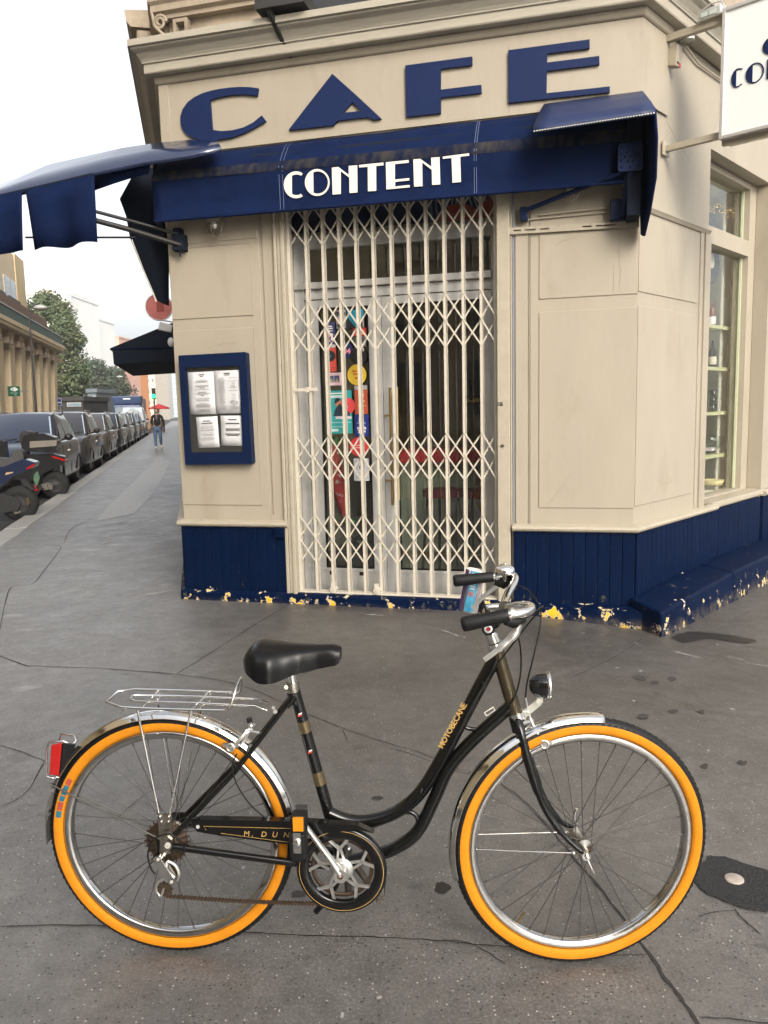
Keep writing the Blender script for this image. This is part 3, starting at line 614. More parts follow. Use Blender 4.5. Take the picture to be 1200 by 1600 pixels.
# ------------------------------------------------------------------ front awning with its valance lettering
aw = thing('front_awning', 'navy canvas awning lettered CONTENT drawn in over the cafe door', 'awning', FU.M)
def awp(u):
    t = (u+1.16)/2.5; dz = -.05*t
    return [(u, -.006, 3.445), (u, -.06, 3.41+dz*.3), (u, -.13, 3.335+dz*.6), (u, -.185, 3.265+dz*.9), (u, -.203, 3.235+dz), (u, -.200, 3.22+dz), (u, -.198, 3.15+dz*.9), (u, -.196, 3.05+dz*.8), (u, -.196, 2.955-.022*t), (u, -.200, 2.95-.022*t), (u, -.203, 2.935-.022*t)]
us = [-1.275, -1.2, -1.1, -.9, -.6, -.3, -.05, .2, .5, .8, 1.1, 1.4, 1.7, 1.95, 2.12]
part('canvas', MB().grid([[Vector(p)+Vector((0, random.uniform(-.004, .004), random.uniform(-.003, .003))) for p in awp(u)] for u in us]), M_fabric, aw, 0, solid=.004)
part('hem_bar', MB().tube([(u, -.2, 2.935-.022*(u+1.16)/2.5) for u in (-1.27, 0, 1.2, 2.12)], .011, 8), M_fabric, aw)
part('roller', MB().cyl((-1.26, -.07, 3.33), (2.12, -.07, 3.30), .05), M_fabric_dark, aw)
M_thread = mat('pale_thread', (.12, .15, .26), .8, var=0)
for u in (-.262, -.235, 1.135, 1.15):
    mb = MB(); P = [Vector(p)+Vector((0, -.0045, .002)) for p in awp(u)]
    for i in range(len(P)-1): mb.quad(P[i], P[i]+Vector((.003, 0, 0)), P[i+1]+Vector((.003, 0, 0)), P[i+1])
    part('seam', mb, M_thread, aw)
def grime():
    m = M_fabric_dirty; nt = m.node_tree; b = nt.nodes['Principled BSDF']; L = nt.links.new
    tc = _n(nt, 'ShaderNodeTexCoord').outputs['Object']; no = _n(nt, 'ShaderNodeTexNoise'); no.inputs['Scale'].default_value = 9; no.inputs['Detail'].default_value = 8
    mp = _n(nt, 'ShaderNodeMapping'); mp.inputs['Scale'].default_value = (2.2, 1, .6); L(tc, mp.inputs[0]); L(mp.outputs[0], no.inputs[0])
    r = _n(nt, 'ShaderNodeMapRange'); r.inputs[1].default_value = .38; r.inputs[2].default_value = .7; L(no.outputs[0], r.inputs[0])
    x = _n(nt, 'ShaderNodeMix', data_type='RGBA'); L(r.outputs[0], x.inputs[0]); x.inputs[6].default_value = (.004, .008, .026, 1); x.inputs[7].default_value = (.036, .033, .032, 1); L(x.outputs[2], b.inputs['Base Color'])
grime()
rows = []
for u in us:
    p = awp(u); a = Vector(p[2])*.35+Vector(p[3])*.65
    rows.append([Vector(a)+Vector((0, -.004, .003)), Vector(p[3])+Vector((0, -.005, .002)), Vector(p[4])+Vector((0, -.005, .0)), Vector(p[5])+Vector((0, -.0055, -.002))])
part('grime_band', MB().grid(rows), M_fabric_dirty, aw)
# deco lettering: heavy left stem, hairline right side
def vl(px, py):
    x, z = FU.px(px, py, .203); return x, z
def vpx(zx, zy): return vl(400+zx/3.3333, 220+zy/3.3333)
def val(poly, hole=None):
    q = MB().prism(poly, -.0085, -.003, hole)
    for i, v in enumerate(q.v): q.v[i] = Vector((v.x, v.y-.2, v.z))
    return part('letter', q, M_white, aw)
def V(*pts): return [vpx(*p) for p in pts]
cL = V((150, 228)); 
def ell(cx, cy, rx, ry, a0, a1, n=24): return [(cx+rx*cos(radians(a0+(a1-a0)*i/n)), cy+ry*sin(radians(a0+(a1-a0)*i/n))) for i in range(n+1)]
val(V(*(ell(210, 230, 64, 70, -58, -302, 30)+[(233, 274)]+ell(212, 230, 50, 54, 65, 112, 8)+[(188, 280), (187, 178)]+ell(212, 230, 50, 54, -118, -62, 8))))
val(V(*ell(320, 218, 64, 70, 0, 357, 44)), V(*(ell(322, 218, 54, 58, -112, 112, 24)+[(300, 272), (299, 164)])))
val(V((396, 141), (430, 137), (484, 178), (484, 132), (528, 128), (529, 270), (488, 273), (487, 193), (442, 158), (443, 278), (400, 281)))
val(V((537, 127), (664, 114), (665, 128), (626, 132), (627, 261), (584, 264), (583, 136), (538, 140)))
val(V((677, 113), (795, 101), (796, 115), (724, 122), (724, 203), (798, 195), (799, 207), (725, 215), (725, 239), (800, 231), (801, 243), (680, 254)))
val(V((820, 98), (856, 95), (914, 136), (913, 89), (956, 86), (960, 228), (918, 231), (916, 152), (866, 114), (868, 237), (824, 240)))
val(V((973, 84), (1110, 66), (1111, 78), (1064, 84), (1068, 215), (1024, 219), (1019, 90), (974, 95)))

# ------------------------------------------------------------------ hooded awning heads at both ends of the front
def hood_sheet(rows, th=.01): return MB().grid(rows)
rh = thing('right_awning_head', 'navy awning end with hood, drilled plate and folding arm above the right pier', 'awning', FU.M)
rows = []; HD = .52
hb0, hb1 = FU.px(850, 163, .006), FU.px(1004, 143, .006); hf0, hf1 = FU.px(833, 199, HD), FU.px(1024, 170, HD)
for t in [i/8 for i in range(9)]:
    B_ = Vector((hb0[0]+(hb1[0]-hb0[0])*t, -.006, hb0[1]+(hb1[1]-hb0[1])*t)); F_ = Vector((hf0[0]+(hf1[0]-hf0[0])*t, -HD, hf0[1]+(hf1[1]-hf0[1])*t))
    rows.append([B_, B_.lerp(F_, .35)+Vector((0, 0, .004)), B_.lerp(F_, .7)+Vector((0, 0, .006)), F_, F_+Vector((0, -.007, -.018)), F_+Vector((0, .0, -.034))])
part('hood', MB().grid(rows), M_hood, rh, solid=.008)
mb = MB()
for i in range(44):
    t = (i+.5)/44; x = hf0[0]+(hf1[0]-hf0[0])*t; z = hf0[1]+(hf1[1]-hf0[1])*t-.026; mb.box(x-.004, x+.004, -HD-.012, -HD-.008, z-.003, z+.003)
part('stitching', mb, M_white, rh)
def q3(px, py, d): x, z = FU.px(px, py, d); return Vector((x, -d, z))
part('side_flap', MB().grid([[q3(1004, 144, .012), q3(1014, 157, .27), q3(1024, 171, HD)], [q3(1001, 200, .03), q3(1015, 210, .25), q3(1027, 215, HD-.02)], [q3(1001, 260, .03), q3(1013, 268, .2), q3(1025, 277, HD-.10)], [q3(1001, 320, .03), q3(1008, 325, .12), q3(1016, 330, .30)], [q3(1002, 366, .04), q3(1004, 368, .07), q3(1007, 369, .12)]]), M_fabric, rh, solid=.012)
px_, pz_ = FU.px(985, 245, .27)
plate = MB().prism(arc(px_+.055, pz_+.065, .02, .02, 0, 90, 4)+arc(px_-.055, pz_+.065, .02, .02, 90, 180, 4)+arc(px_-.055, pz_-.065, .02, .02, 180, 270, 4)+arc(px_+.055, pz_-.065, .02, .02, 270, 360, 4), -.276, -.262,
    [[(px_+a+.007*cos(q*pi/3), pz_+b+.007*sin(q*pi/3)) for q in range(6)] for a, b in [(sx*.055, sz*.06) for sx in (-1, 1) for sz in (-1, 1)]+[(-.055, .02), (-.055, -.02), (.055, .03), (0, .066), (0, -.066)]+[(.033*cos(k*pi/3), .033*sin(k*pi/3)) for k in range(6)]+[(0.0, 0.0)]])
part('drilled_plate', plate, M_letter, rh)
part('arm', MB().tube([(1.46, -.05, 2.82), (2.08, -.24, 2.955)], .016, 8), M_navy, rh); part('arm', MB().tube([(2.10, -.10, 2.72), (2.13, -.24, 2.97)], .024, 10), M_navy, rh)
part('arm_bracket', MB().box(1.425, 1.475, -.06, 0, 2.755, 2.845), M_navy, rh, .004); part('arm_bracket', MB().box(2.02, 2.10, -.10, 0, 2.70, 2.83).box(2.09, 2.19, -.05, 0, 2.70, 2.74), M_navy, rh, .004)
part('crank_hook', MB().tube([(2.15, -.15, 3.25), (2.15, -.2, 3.19), (2.12, -.22, 3.175)], .008, 6).box(2.08, 2.105, -.235, -.215, 3.15, 3.195), M_navy, rh)
part('shade_panel', MB().box(2.12, 2.20, -.24, -.012, 2.69, 3.30), M_fabric_dark, rh)  # dark sheet added to stand for the deep shade behind the plate
part('wall_rail', MB().prism([(1.335, 2.675), (2.205, 2.66), (2.205, 2.70), (1.335, 2.72)], -.028, 0, [[(1.38, 2.692), (1.43, 2.691), (1.43, 2.701), (1.38, 2.702)], [(1.455, 2.690), (1.53, 2.689), (1.53, 2.699), (1.455, 2.70)], [(1.56, 2.688), (1.62, 2.687), (1.62, 2.697), (1.56, 2.698)], [(1.84, 2.682), (1.90, 2.681), (1.90, 2.691), (1.84, 2.692)], [(1.93, 2.680), (2.05, 2.678), (2.05, 2.688), (1.93, 2.69)]]), M_cream_old, rh, .002)
part('conduit', MB().tube([(1.55, -.012, 2.79), (2.0, -.012, 2.80)], .007, 6).tube([(1.42, -.012, 2.765), (2.02, -.012, 2.77)], .005, 6), M_cream_old, rh)

lh = thing('left_awning_head', 'navy canvas awning with hanging flaps reaching past the building corner over the side pavement', 'awning', FU.M)
F35 = [(345, 229), (300, 241), (225, 252), (145, 269), (70, 287), (0, 303), (-60, 316)]; F10 = [(337, 219), (300, 219), (245, 224), (190, 232), (75, 258), (0, 289), (-60, 312)]
rows = []
for a, b, db in zip(F35, F10, (.12, .10, .08, 0, -.30, -.5, -.6)):
    x1, z1 = FU.px(*a, .35); x0, z0 = FU.px(*b, db)
    rows.append([Vector((x0, -db, z0)), Vector(((x0+x1)/2, -(.35+db)/2, (z0+z1)/2+.006)), Vector((x1, -.35, z1)), Vector((x1, -.352, z1-.03))])
part('canvas', MB().grid(rows), M_coated, lh, solid=.008)
part('front_bar', MB().tube([(r[2].x, -.34, r[2].z-.02) for r in rows[3:]], .022, 8), M_fabric_dark, lh)
under = []
for a, b in (((147, 298), (146, 270)), ((178, 287), (178, 263)), ((210, 277), (212, 258)), ((232, 272), (236, 252))):
    xa, za = FU.px(*a, .28); xb, zb = FU.px(*b, .30); under.append([Vector((xa, -.28, za)), Vector((xb, -.30, zb))])
part('under_flap', MB().grid(under), M_fabric, lh, solid=.006)
def flapw(pts, nm='hanging_flap'):
    top, bot = pts; n = 16; rows = []
    for i in range(n+1):
        t = i/n; a = (top[0][0]+(top[1][0]-top[0][0])*t, top[0][1]+(top[1][1]-top[0][1])*t); b = (bot[0][0]+(bot[1][0]-bot[0][0])*t, bot[0][1]+(bot[1][1]-bot[0][1])*t)
        xa, za = FU.px(*a, .36); xb, zb = FU.px(*b, .36); w = .022*sin(t*11+top[0][0])+.012*sin(t*5); rows.append([Vector((xa, -.36, za)), Vector((xa*.7+xb*.3, -.36+w*.5, za*.7+zb*.3)), Vector((xa*.35+xb*.65, -.36+w*.9, za*.35+zb*.65)), Vector((xb, -.36+w*1.2, zb+.008*sin(t*9)))])
    part(nm, MB().grid(rows), M_fabric, lh, solid=.006)
flapw((((40, 297), (147, 273)), ((52, 390), (152, 379)))); flapw((((-70, 318), (34, 298)), ((-70, 404), (40, 393))))
# side curtain and roller gear at the corner
def sc_pt(px, py, x=-.30):
    p = at_plane(px, py, FL.pt(x, 0, 0), FL.x); return IU @ p
cur = [[(214, 262), (240, 262)], [(187, 311), (247, 300)], [(197, 338), (255, 330)], [(203, 372), (262, 372)], [(222, 420), (264, 420)], [(246, 470), (264, 478)]]
rows = [[sc_pt(*r[0]), (sc_pt(*r[0])+sc_pt(*r[1]))/2+Vector((0, .03*(-1)**i, 0)), sc_pt(*r[1])] for i, r in enumerate(cur)]
part('side_curtain', MB().grid(rows), M_fabric_dark, lh, solid=.01)
mb = MB(); P = [sc_pt(*q) for q in ((208, 375), (225, 420), (242, 460), (246, 472))]; mb.tube([p+Vector((0, -.02, 0)) for p in P], .006, 6)
part('curtain_cord', mb, M_white, lh)
g0 = [FU.px(x, y, .02) for x, y in ((248, 262), (254, 300), (258, 340), (262, 368))]
part('side_plate', MB().prism([(-1.345, 2.86), (-1.29, 2.86), (-1.29, 3.40), (-1.345, 3.40)], -.05, -.03), M_fabric_dark, lh)
def fp(px, py, d): x, z = FU.px(px, py, d); return Vector((x, -d, z))
part('folding_arm', MB().tube([fp(285, 384, .07), fp(200, 358, .22), fp(140, 342, .34)], .020, 8).tube([fp(278, 366, .07), fp(200, 344, .22), fp(140, 328, .34)], .013, 8).tube([fp(212, 371, .2), fp(40, 371, .34)], .008, 6), mat('dark_arm', (.030, .028, .026), .5, metal=.5, var=.2), lh)
part('arm_bracket', MB().box(-1.20, -1.11, -.09, 0, 2.74, 2.86).box(-1.20, -1.14, -.07, 0, 2.86, 2.91).cyl((-1.135, -.09, 2.74), (-1.135, -.09, 2.69), .006, 6), M_fabric_dark, lh, .004)

# ------------------------------------------------------------------ folding grille over the doorway
gate = thing('folding_gate', 'closed cream folding lattice grille across the cafe door', 'gate', FU.M)
part('gate_post', MB().box(-.312, -.288, .02, .075, .075, 3.04), M_gate, gate, .003); part('gate_post', MB().box(1.236, 1.262, .02, .075, .075, 3.04), M_gate, gate, .003)
part('bottom_rail', MB().box(-.31, 1.26, .0, .085, .058, .094), M_gate, gate, .004); part('top_rail', MB().box(-.31, 1.26, .0, .085, 3.0, 3.05), M_gate, gate, .004)
bar_me = MB().box(-.010, .009, .028, .034, .094, 3.0).box(-.010, -.007, .034, .046, .094, 3.0).box(.006, .009, .034, .046, .094, 3.0).box(-.004, .013, .068, .074, .094, 3.0).box(.010, .013, .058, .068, .094, 3.0).mesh('bar', M_gate)
BU = [-.165+.1309*i for i in range(11)]
for u in BU: put('bar', bar_me, gate, Matrix.Translation((u, random.uniform(-.002, .002), 0)) @ Matrix.Rotation(random.uniform(-.0016, .0016), 4, 'Y'))
mesh_c = {}
def slat(u0, u1, z0, z1, y):
    k = (round(u1-u0, 3), round(z1-z0, 3))
    if k not in mesh_c:
        w = u1-u0; h = z1-z0; mesh_c[k] = MB().bar((-w/2, 0, -h/2), (w/2, 0, h/2), .0115, .0035, (0, 1, 0)).cyl((-w/2, -.004, -h/2), (-w/2, .004, -h/2), .006, 6).mesh('slat', M_gate)
    put('slat', mesh_c[k], gate, Matrix.Translation(((u0+u1)/2, y, (z0+z1)/2)) @ Matrix.Rotation(random.uniform(-.02, .02), 4, 'Y'))
ends = [-.30]+BU+[1.25]
for zc in (3.0, 2.817, 2.224, 2.034, 1.225, 1.062, .612, .420):
    for i in range(12):
        a, b = ends[i], ends[i+1]; h = .094
        slat(a, b, zc+h, zc-h, .024); slat(a, b, zc-h, zc+h, .052)
for u in (-.02, .33): part('guide_wheel', MB().cyl((u, -.012, .115), (u, .03, .115), .028, 14).cyl((u, -.018, .115), (u, -.01, .115), .009, 8).box(u-.02, u+.012, -.004, .02, .11, .17), M_gate, gate)
part('latch_bar', MB().box(-.30, -.10, .012, .024, 1.648, 1.672).box(-.20, -.17, .006, .02, 1.64, 1.68), M_gate, gate, .002)
part('lock_plate', MB().box(1.262, 1.30, -.03, -.018, 1.50, 1.53).cyl((1.30, -.04, 1.22), (1.30, -.018, 1.22), .012, 8), M_chrome_old, gate)

# ------------------------------------------------------------------ menu case
mc = thing('menu_case', 'navy framed wall menu case with white sheets on the left pier', 'menu board', FU.M)
part('frame', MB().prism([(-1.200, 1.098), (-.628, 1.103), (-.640, 1.957), (-1.208, 1.952)], -.075, -.006, [(-1.155, 1.195), (-.70, 1.195), (-.70, 1.855), (-1.155, 1.855)]), M_navy, mc, .014, 3)
part('backing', MB().box(-1.16, -.69, -.046, -.040, 1.19, 1.86), mat('menu_back', (.02, .02, .019), .7, var=.2), mc)
part('glazing', MB().box(-1.156, -.699, -.066, -.064, 1.194, 1.856), glass('case_glass', (.97, .97, .97), .55), mc)
def sheet(name, label, x0, x1, z0, z1, y, tilt, lines):
    t = thing(name, label, 'menu sheet', FU.M @ Matrix.Translation(((x0+x1)/2, y, (z0+z1)/2)) @ Matrix.Rotation(tilt, 4, 'Y'))
    w, h = (x1-x0)/2, (z1-z0)/2; t['group'] = 'menu sheets in the case'
    part('paper', MB().grid([[(-w+2*w*i/4, .002*sin(i*1.9), -h+2*h*j/4) for j in range(5)] for i in range(5)]), M_paper, t, solid=.0008)
    for (cx, cz, ww, hh, dark) in lines[:0]: pass
    bd = MB(); gr = MB()
    for (cx, cz, ww, hh, dark) in lines:
        (bd if dark else gr).box((cx-ww/2)*w, (cx+ww/2)*w, -.0042, -.0032, cz*h-hh/2, cz*h+hh/2)
    if bd.v: part('heading', bd, M_ink, t, kind='stuff')
    if gr.v: part('small_print', gr, M_greyink, t, kind='stuff')
    return t
def para(cx, zs, wmax, wmin, rnd): return [(cx, z, rnd.uniform(wmin, wmax), .0022, 0) for z in zs]
rnd = random.Random(3)
ln = [(0.05, .86, .42, .006, 1), (.05, .78, .22, .004, 1), (.05, -.12, .25, .004, 1)]
for a in (.62, .56, .52, .35, .31, .27, .22, .18, .06, .02, -.02, -.06, -.26, -.32, -.36, -.48, -.53, -.58, -.62, -.66, -.76, -.80, -.84, -.88): ln.append((.05, a, rnd.uniform(.4, 1.3), .0022, 0))
sheet('menu_sheet', 'white menu sheet with centred lines at the top left of the navy case', -1.148, -.925, 1.493, 1.822, -.049, .0, ln)
ln = [(0.0, .86, .45, .006, 1), (.0, .79, .4, .004, 1)]
for i in range(30): ln += [(-.45, .66-.05*i, rnd.uniform(.25, .6), .0022, 0)]+([(.45, .66-.05*i, rnd.uniform(.2, .75), .0022, 0)] if rnd.random() < .7 else [])
sheet('menu_sheet', 'white two column drinks sheet at the top right of the navy case', -.923, -.705, 1.495, 1.825, -.0515, .0, ln)
ln = [(0, .72, .7, .007, 1), (0, .58, 1.0, .007, 1)]+[(0, a, rnd.uniform(.7, 1.5), .0024, 0) for a in (.35, .25, .15, .1, -.05, -.15, -.2, -.35, -.42, -.5)]
sheet('menu_sheet', 'small white sheet with two bold headings at the bottom left of the navy case', -1.095, -.912, 1.232, 1.474, -.049, -.03, ln)
ln = [(0.15, .74, .8, .008, 1), (.15, .48, 1.3, .009, 1), (.15, .12, 1.4, .006, 1), (.15, .03, 1.3, .006, 1), (.15, -.22, 1.4, .006, 1), (.15, -.31, 1.1, .006, 1)]
sheet('menu_sheet', 'curling white sheet with bold lines at the bottom right of the navy case', -.888, -.712, 1.245, 1.478, -.050, .02, ln)
tag(part('electrical_box', MB().box(-.478, -.395, -.062, -.01, .525, .60).box(-.46, -.42, -.07, -.06, .545, .585).xf(FU.M), M_flaky, None, .006), 'small flaking navy electrical box under the left sill by the gate', 'box')

# ------------------------------------------------------------------ lamps under the awning
def globe(u, z, label):
    t = thing('globe_lamp', label, 'lamp', FU.M @ Matrix.Translation((u, -.09, z))); t['group'] = 'wall lamps under the awning'
    part('base', MB().cyl((0, .09, .03), (0, .0, .03), .028, 12).cyl((0, 0, .02), (0, 0, .06), .05, 16), M_cream_old, t)
    part('glass_shade', MB().ball((0, 0, -.02), .058, 16, 10, (1, 1, 1.05)), glass('lamp_glass', (.85, .85, .82), 1.5), t)
    part('bulb', MB().ball((0, 0, 0), .022, 10, 6, (1, 1, 1.5)), M_paper, t)
    part('wire_guard', MB().tube([(.062*cos(a), 0, -.02+.064*sin(a)) for a in [i*pi/12-pi for i in range(13)]], .003, 5).tube([(0, .062*cos(a), -.02+.064*sin(a)) for a in [i*pi/12-pi for i in range(13)]], .003, 5), M_chrome_old, t)
globe(-.84, 2.905, 'glass globe lamp under the awning over the left pier'); globe(1.76, 2.93, 'glass globe lamp behind the awning arm over the right pier')

# ------------------------------------------------------------------ projecting lightbox sign
sg = thing('projecting_sign', 'white lightbox blade sign with navy lettering on the right street wall', 'sign', Matrix.Translation(FR.pt(.33, 0, 0)) @ Matrix(((FR.y.x*-1, FR.x.x, 0, 0), (FR.y.y*-1, FR.x.y, 0, 0), (0, 0, 1, 0), (0, 0, 0, 1))))
# local x = outwards from the wall, y = along the wall away from the corner
part('light_box', MB().box(.405, 1.52, .006, .20, 3.215, 3.975), mat('opal_panel', (.74, .76, .74), .3, var=.02), sg)
part('box_frame', MB().box(.385, .407, -.006, .21, 3.195, 3.995).box(1.518, 1.54, -.006, .21, 3.195, 3.995).box(.407, 1.518, -.006, .21, 3.195, 3.217).box(.407, 1.518, -.006, .21, 3.973, 3.995), M_alu_lt, sg, .003)
part('arm', MB().box(.0, .385, .03, .07, 3.215, 3.255).box(0, .012, .0, .10, 3.19, 3.28), M_cream_old, sg, .002); part('arm', MB().box(.0, .385, .03, .075, 3.925, 3.97), M_cream_old, sg, .002); part('bottom_rail', MB().box(.385, 1.5, .05, .09, 3.17, 3.195), M_cream_old, sg, .002)
def sgl(poly, hole=None):
    return part('letter', MB().prism(poly, .001, .0075, hole), M_letter, sg)
def deco(ch, x, z, w, h):
    X = lambda a: x+w*a; Z = lambda a: z+h*a
    if ch == 'C': sgl([(X(.95), Z(.93))]+[(X(.55+.55*cos(radians(a))), Z(.5+.5*sin(radians(a)))) for a in range(75, 291, 8)]+[(X(.95), Z(.10)), (X(.88), Z(.16)), (X(.7), Z(.07)), (X(.42), Z(.09)), (X(.42), Z(.91)), (X(.7), Z(.93)), (X(.9), Z(.88))])
    if ch == 'O': sgl([(X(.5+.55*cos(radians(a))), Z(.5+.52*sin(radians(a)))) for a in range(0, 360, 8)], [(X(.36), Z(.07)), (X(.55), Z(.03))]+[(X(.52+.45*cos(radians(a))), Z(.5+.46*sin(radians(a)))) for a in range(-72, 73, 9)]+[(X(.55), Z(.97)), (X(.36), Z(.93))])
    if ch == 'N': sgl([(X(0), Z(0)), (X(.36), Z(0)), (X(.36), Z(.86)), (X(.68), Z(.6)), (X(.68), Z(0)), (X(1), Z(0)), (X(1), Z(1)), (X(.68), Z(1)), (X(.68), Z(.7)), (X(.3), Z(1)), (X(0), Z(1))])
    if ch == 'T': sgl([(X(.33), Z(0)), (X(.67), Z(0)), (X(.67), Z(.9)), (X(1), Z(.9)), (X(1), Z(1)), (X(0), Z(1)), (X(0), Z(.9)), (X(.33), Z(.9))])
    if ch == 'E': sgl([(X(0), Z(0)), (X(1), Z(0)), (X(1), Z(.09)), (X(.37), Z(.09)), (X(.37), Z(.28)), (X(.97), Z(.28)), (X(.97), Z(.37)), (X(.37), Z(.37)), (X(.37), Z(.91)), (X(.97), Z(.91)), (X(.97), Z(1)), (X(0), Z(1))])
    if ch == 'A': sgl([(X(0), Z(0)), (X(.55), Z(0)), (X(.60), Z(.18)), (X(.8), Z(.18)), (X(.85), Z(0)), (X(1), Z(0)), (X(.6), Z(1)), (X(.4), Z(1))])
    if ch == 'F': sgl([(X(0), Z(0)), (X(.4), Z(0)), (X(.4), Z(.42)), (X(.9), Z(.42)), (X(.9), Z(.52)), (X(.4), Z(.52)), (X(.4), Z(.9)), (X(1), Z(.9)), (X(1), Z(1)), (X(0), Z(1))])
x = .452
for ch, w in zip('CONTENT', (.072, .10, .09, .09, .085, .09, .09)): deco(ch, x, 3.49, w, .115); x += w+.022
for i, ch in enumerate('CAFE'): deco(ch, .638+i*.16, 3.625, .13, .115)
fl = thing('floodlight', 'grey floodlight resting on the top arm of the white blade sign', 'floodlight', sg.matrix_world @ Matrix.Translation((.30, .05, 3.985)))
part('housing', MB().hexa([(-.08, -.05, -.02), (.085, -.05, -.015), (.085, .06, -.015), (-.08, .06, -.02), (-.075, -.045, .04), (.07, -.045, .055), (.07, .06, .055), (-.075, .06, .04)]), M_alu_lt, fl, .008)
part('lens', MB().box(-.065, .06, -.056, -.049, -.008, .034), M_glass_clear, fl); part('led_array', MB().box(-.055, -.01, -.0535, -.0505, 0, .026).box(0, .05, -.0535, -.0505, 0, .028), M_paper, fl)
part('yoke', MB().tube([(-.075, -.03, .045), (0, -.03, .075), (.07, -.03, .07), (.095, -.03, .02)], .005, 6), M_alu_lt, fl)
part('cable', MB().tube([(-.06, .0, -.01), (-.14, .02, -.05), (-.25, .03, -.06)], .006, 6), M_rubber, fl)
al = thing('alarm_box', 'small cream alarm sounder with red lens under the sign arm', 'alarm', FR.M @ Matrix.Translation((.425, 0, 3.84)))
part('case', MB().hexa([(-.035, -.06, -.075), (.035, -.06, -.075), (.035, 0, -.06), (-.035, 0, -.06), (-.035, -.075, .06), (.035, -.075, .06), (.035, 0, .06), (-.035, 0, .06)]), M_cream_old, al, .006)
part('lens', MB().box(.008, .034, -.066, -.058, -.072, -.045), M_red, al); part('slot', MB().box(-.025, .0, -.0655, -.060, -.055, -.045), M_dark, al)
dm = thing('dome_camera', 'small dome camera under the cornice beside the sign arm', 'camera', FR.M @ Matrix.Translation((.60, -.05, 3.99)))
part('mount', MB().cyl((0, 0, .0), (0, 0, .03), .045, 16).cyl((0, .05, .02), (0, 0, .02), .02, 8), M_alu, dm); part('dome', MB().ball((0, 0, 0), .038, 14, 8), M_glass_clear, dm)
part('cable', MB().tube([(0, .03, 0), (.3, .042, -.05), (.9, .042, -.04), (2.2, .042, -.03)], .007, 6), M_cream_old, dm)

# ------------------------------------------------------------------ notices stuck on the doors
def notice(name, label, box, col, extra=None, y=.212, rot=0.0, cat='poster', round_=False):
    x0, x1, z0, z1 = box; t = thing(name, label, cat, FU.M @ Matrix.Translation(((x0+x1)/2, y, (z0+z1)/2)) @ Matrix.Rotation(rot, 4, 'Y'), 'notices on the door glass')
    w, h = (x1-x0)/2, (z1-z0)/2; m = mat('print_%s' % name, col, .45, var=.04) if False else mat('print_%d_%d_%d' % tuple(int(c*255) for c in col), col, .45, var=.04)
    if round_: part('sheet', MB().cyl((0, -.001, 0), (0, .001, 0), 1, 28).xf(Matrix.Diagonal((w, 1, h, 1))), m, t)
    else: part('sheet', MB().box(-w, w, -.001, .001, -h, h), m, t)
    for e in (extra or []):
        k = e[0]
        if k == 'box': part('printed_block', MB().box(e[1]*w, e[2]*w, -.0022, -.0012, e[3]*h, e[4]*h), mat('ink_%d_%d_%d' % tuple(int(c*255) for c in e[5]), e[5], .5, var=.03), t)
        if k == 'disc': part('printed_disc', MB().cyl((e[1]*w, -.0026, e[2]*h), (e[1]*w, -.0012, e[2]*h), e[3], 22), mat('ink_%d_%d_%d' % tuple(int(c*255) for c in e[4]), e[4], .5, var=.03), t)
        if k == 'text': lettering('lettering', e[1], e[4], e[2]*w, -.003, e[3]*h, mat('ink_%d_%d_%d' % tuple(int(c*255) for c in e[5]), e[5], .5, var=0), t, offset=e[6] if len(e) > 6 else 0)
        if k == 'poly': part('printed_shape', MB().prism([(a*w, b*h) for a, b in e[1]], -.0028, -.0012), mat('ink_%d_%d_%d' % tuple(int(c*255) for c in e[2]), e[2], .5, var=.03), t)
    return t
W_ = (.7, .7, .7)
notice('flyer', 'purple flyer with white print and bubbles at the top left of the door glass', (-.104, -.012, 1.982, 2.176), (.045, .045, .14), [('box', -.7, .5, .62, .72, W_), ('box', -.8, .6, .46, .56, W_), ('box', -.6, .6, .28, .36, W_), ('disc', -.2, -.1, .016, (.6, .2, .3)), ('disc', .4, 0, .012, W_), ('disc', .5, -.3, .014, W_), ('box', -.8, .2, -.55, -.35, (.5, .3, .4)), ('box', -1, 1, -1, -.75, (.55, .53, .5))])
notice('flyer', 'pale flyer with black letters RD beside the teal balloon poster', (.0, .078, 2.125, 2.262), (.30, .28, .27), [('text', 'RD', 0, .55, .055, (.02, .02, .02), .002), ('box', -.6, .7, -.3, .2, (.55, .25, .3)), ('box', -.8, .8, -.9, -.5, (.05, .05, .05))])
notice('poster', 'black poster with a teal balloon at the top of the left door', (.078, .229, 2.118, 2.264), (.02, .02, .022), [('poly', [(-.85, .9), (.85, .95), (.9, .3), (.5, -.3), (.1, -.95), (-.3, -.5), (-.8, .2)], (.01, .22, .30)), ('box', .78, .85, -.9, -.1, W_)])
notice('sticker', 'round navy sticker with pink numerals 04 on the door glass', (.028, .128, 1.895, 2.02), (.012, .025, .10), [('text', '04', 0, -.15, .06, (.7, .25, .3), .002), ('box', -.9, -.2, .7, 1.0, (.35, .4, .25))], round_=True, cat='sticker')
notice('sticker', 'small red strip sticker beside the balloon poster', (.132, .240, 2.06, 2.121), (.42, .035, .025), [('box', -.6, .6, .2, .4, (.6, .4, .3)), ('box', -.6, .8, -.6, -.3, (.6, .4, .3))], y=.208, cat='sticker')
notice('flyer', 'grey flyer with black letters under the red strip', (.148, .236, 1.978, 2.056), (.13, .13, .125), [('text', 'DY', 0, .3, .032, (.03, .03, .03), .001), ('box', -.7, .7, -.6, -.4, W_)])
notice('poster', 'red poster with a dark record printed on it', (-.105, -.010, 1.80, 1.98), (.62, .085, .06), [('disc', 0, .32, .042, (.015, .02, .03)), ('disc', 0, .32, .012, (.08, .35, .25)), ('box', -.8, .8, -.72, -.66, (.35, .04, .03)), ('box', -.8, .8, -.88, -.82, (.35, .04, .03))])
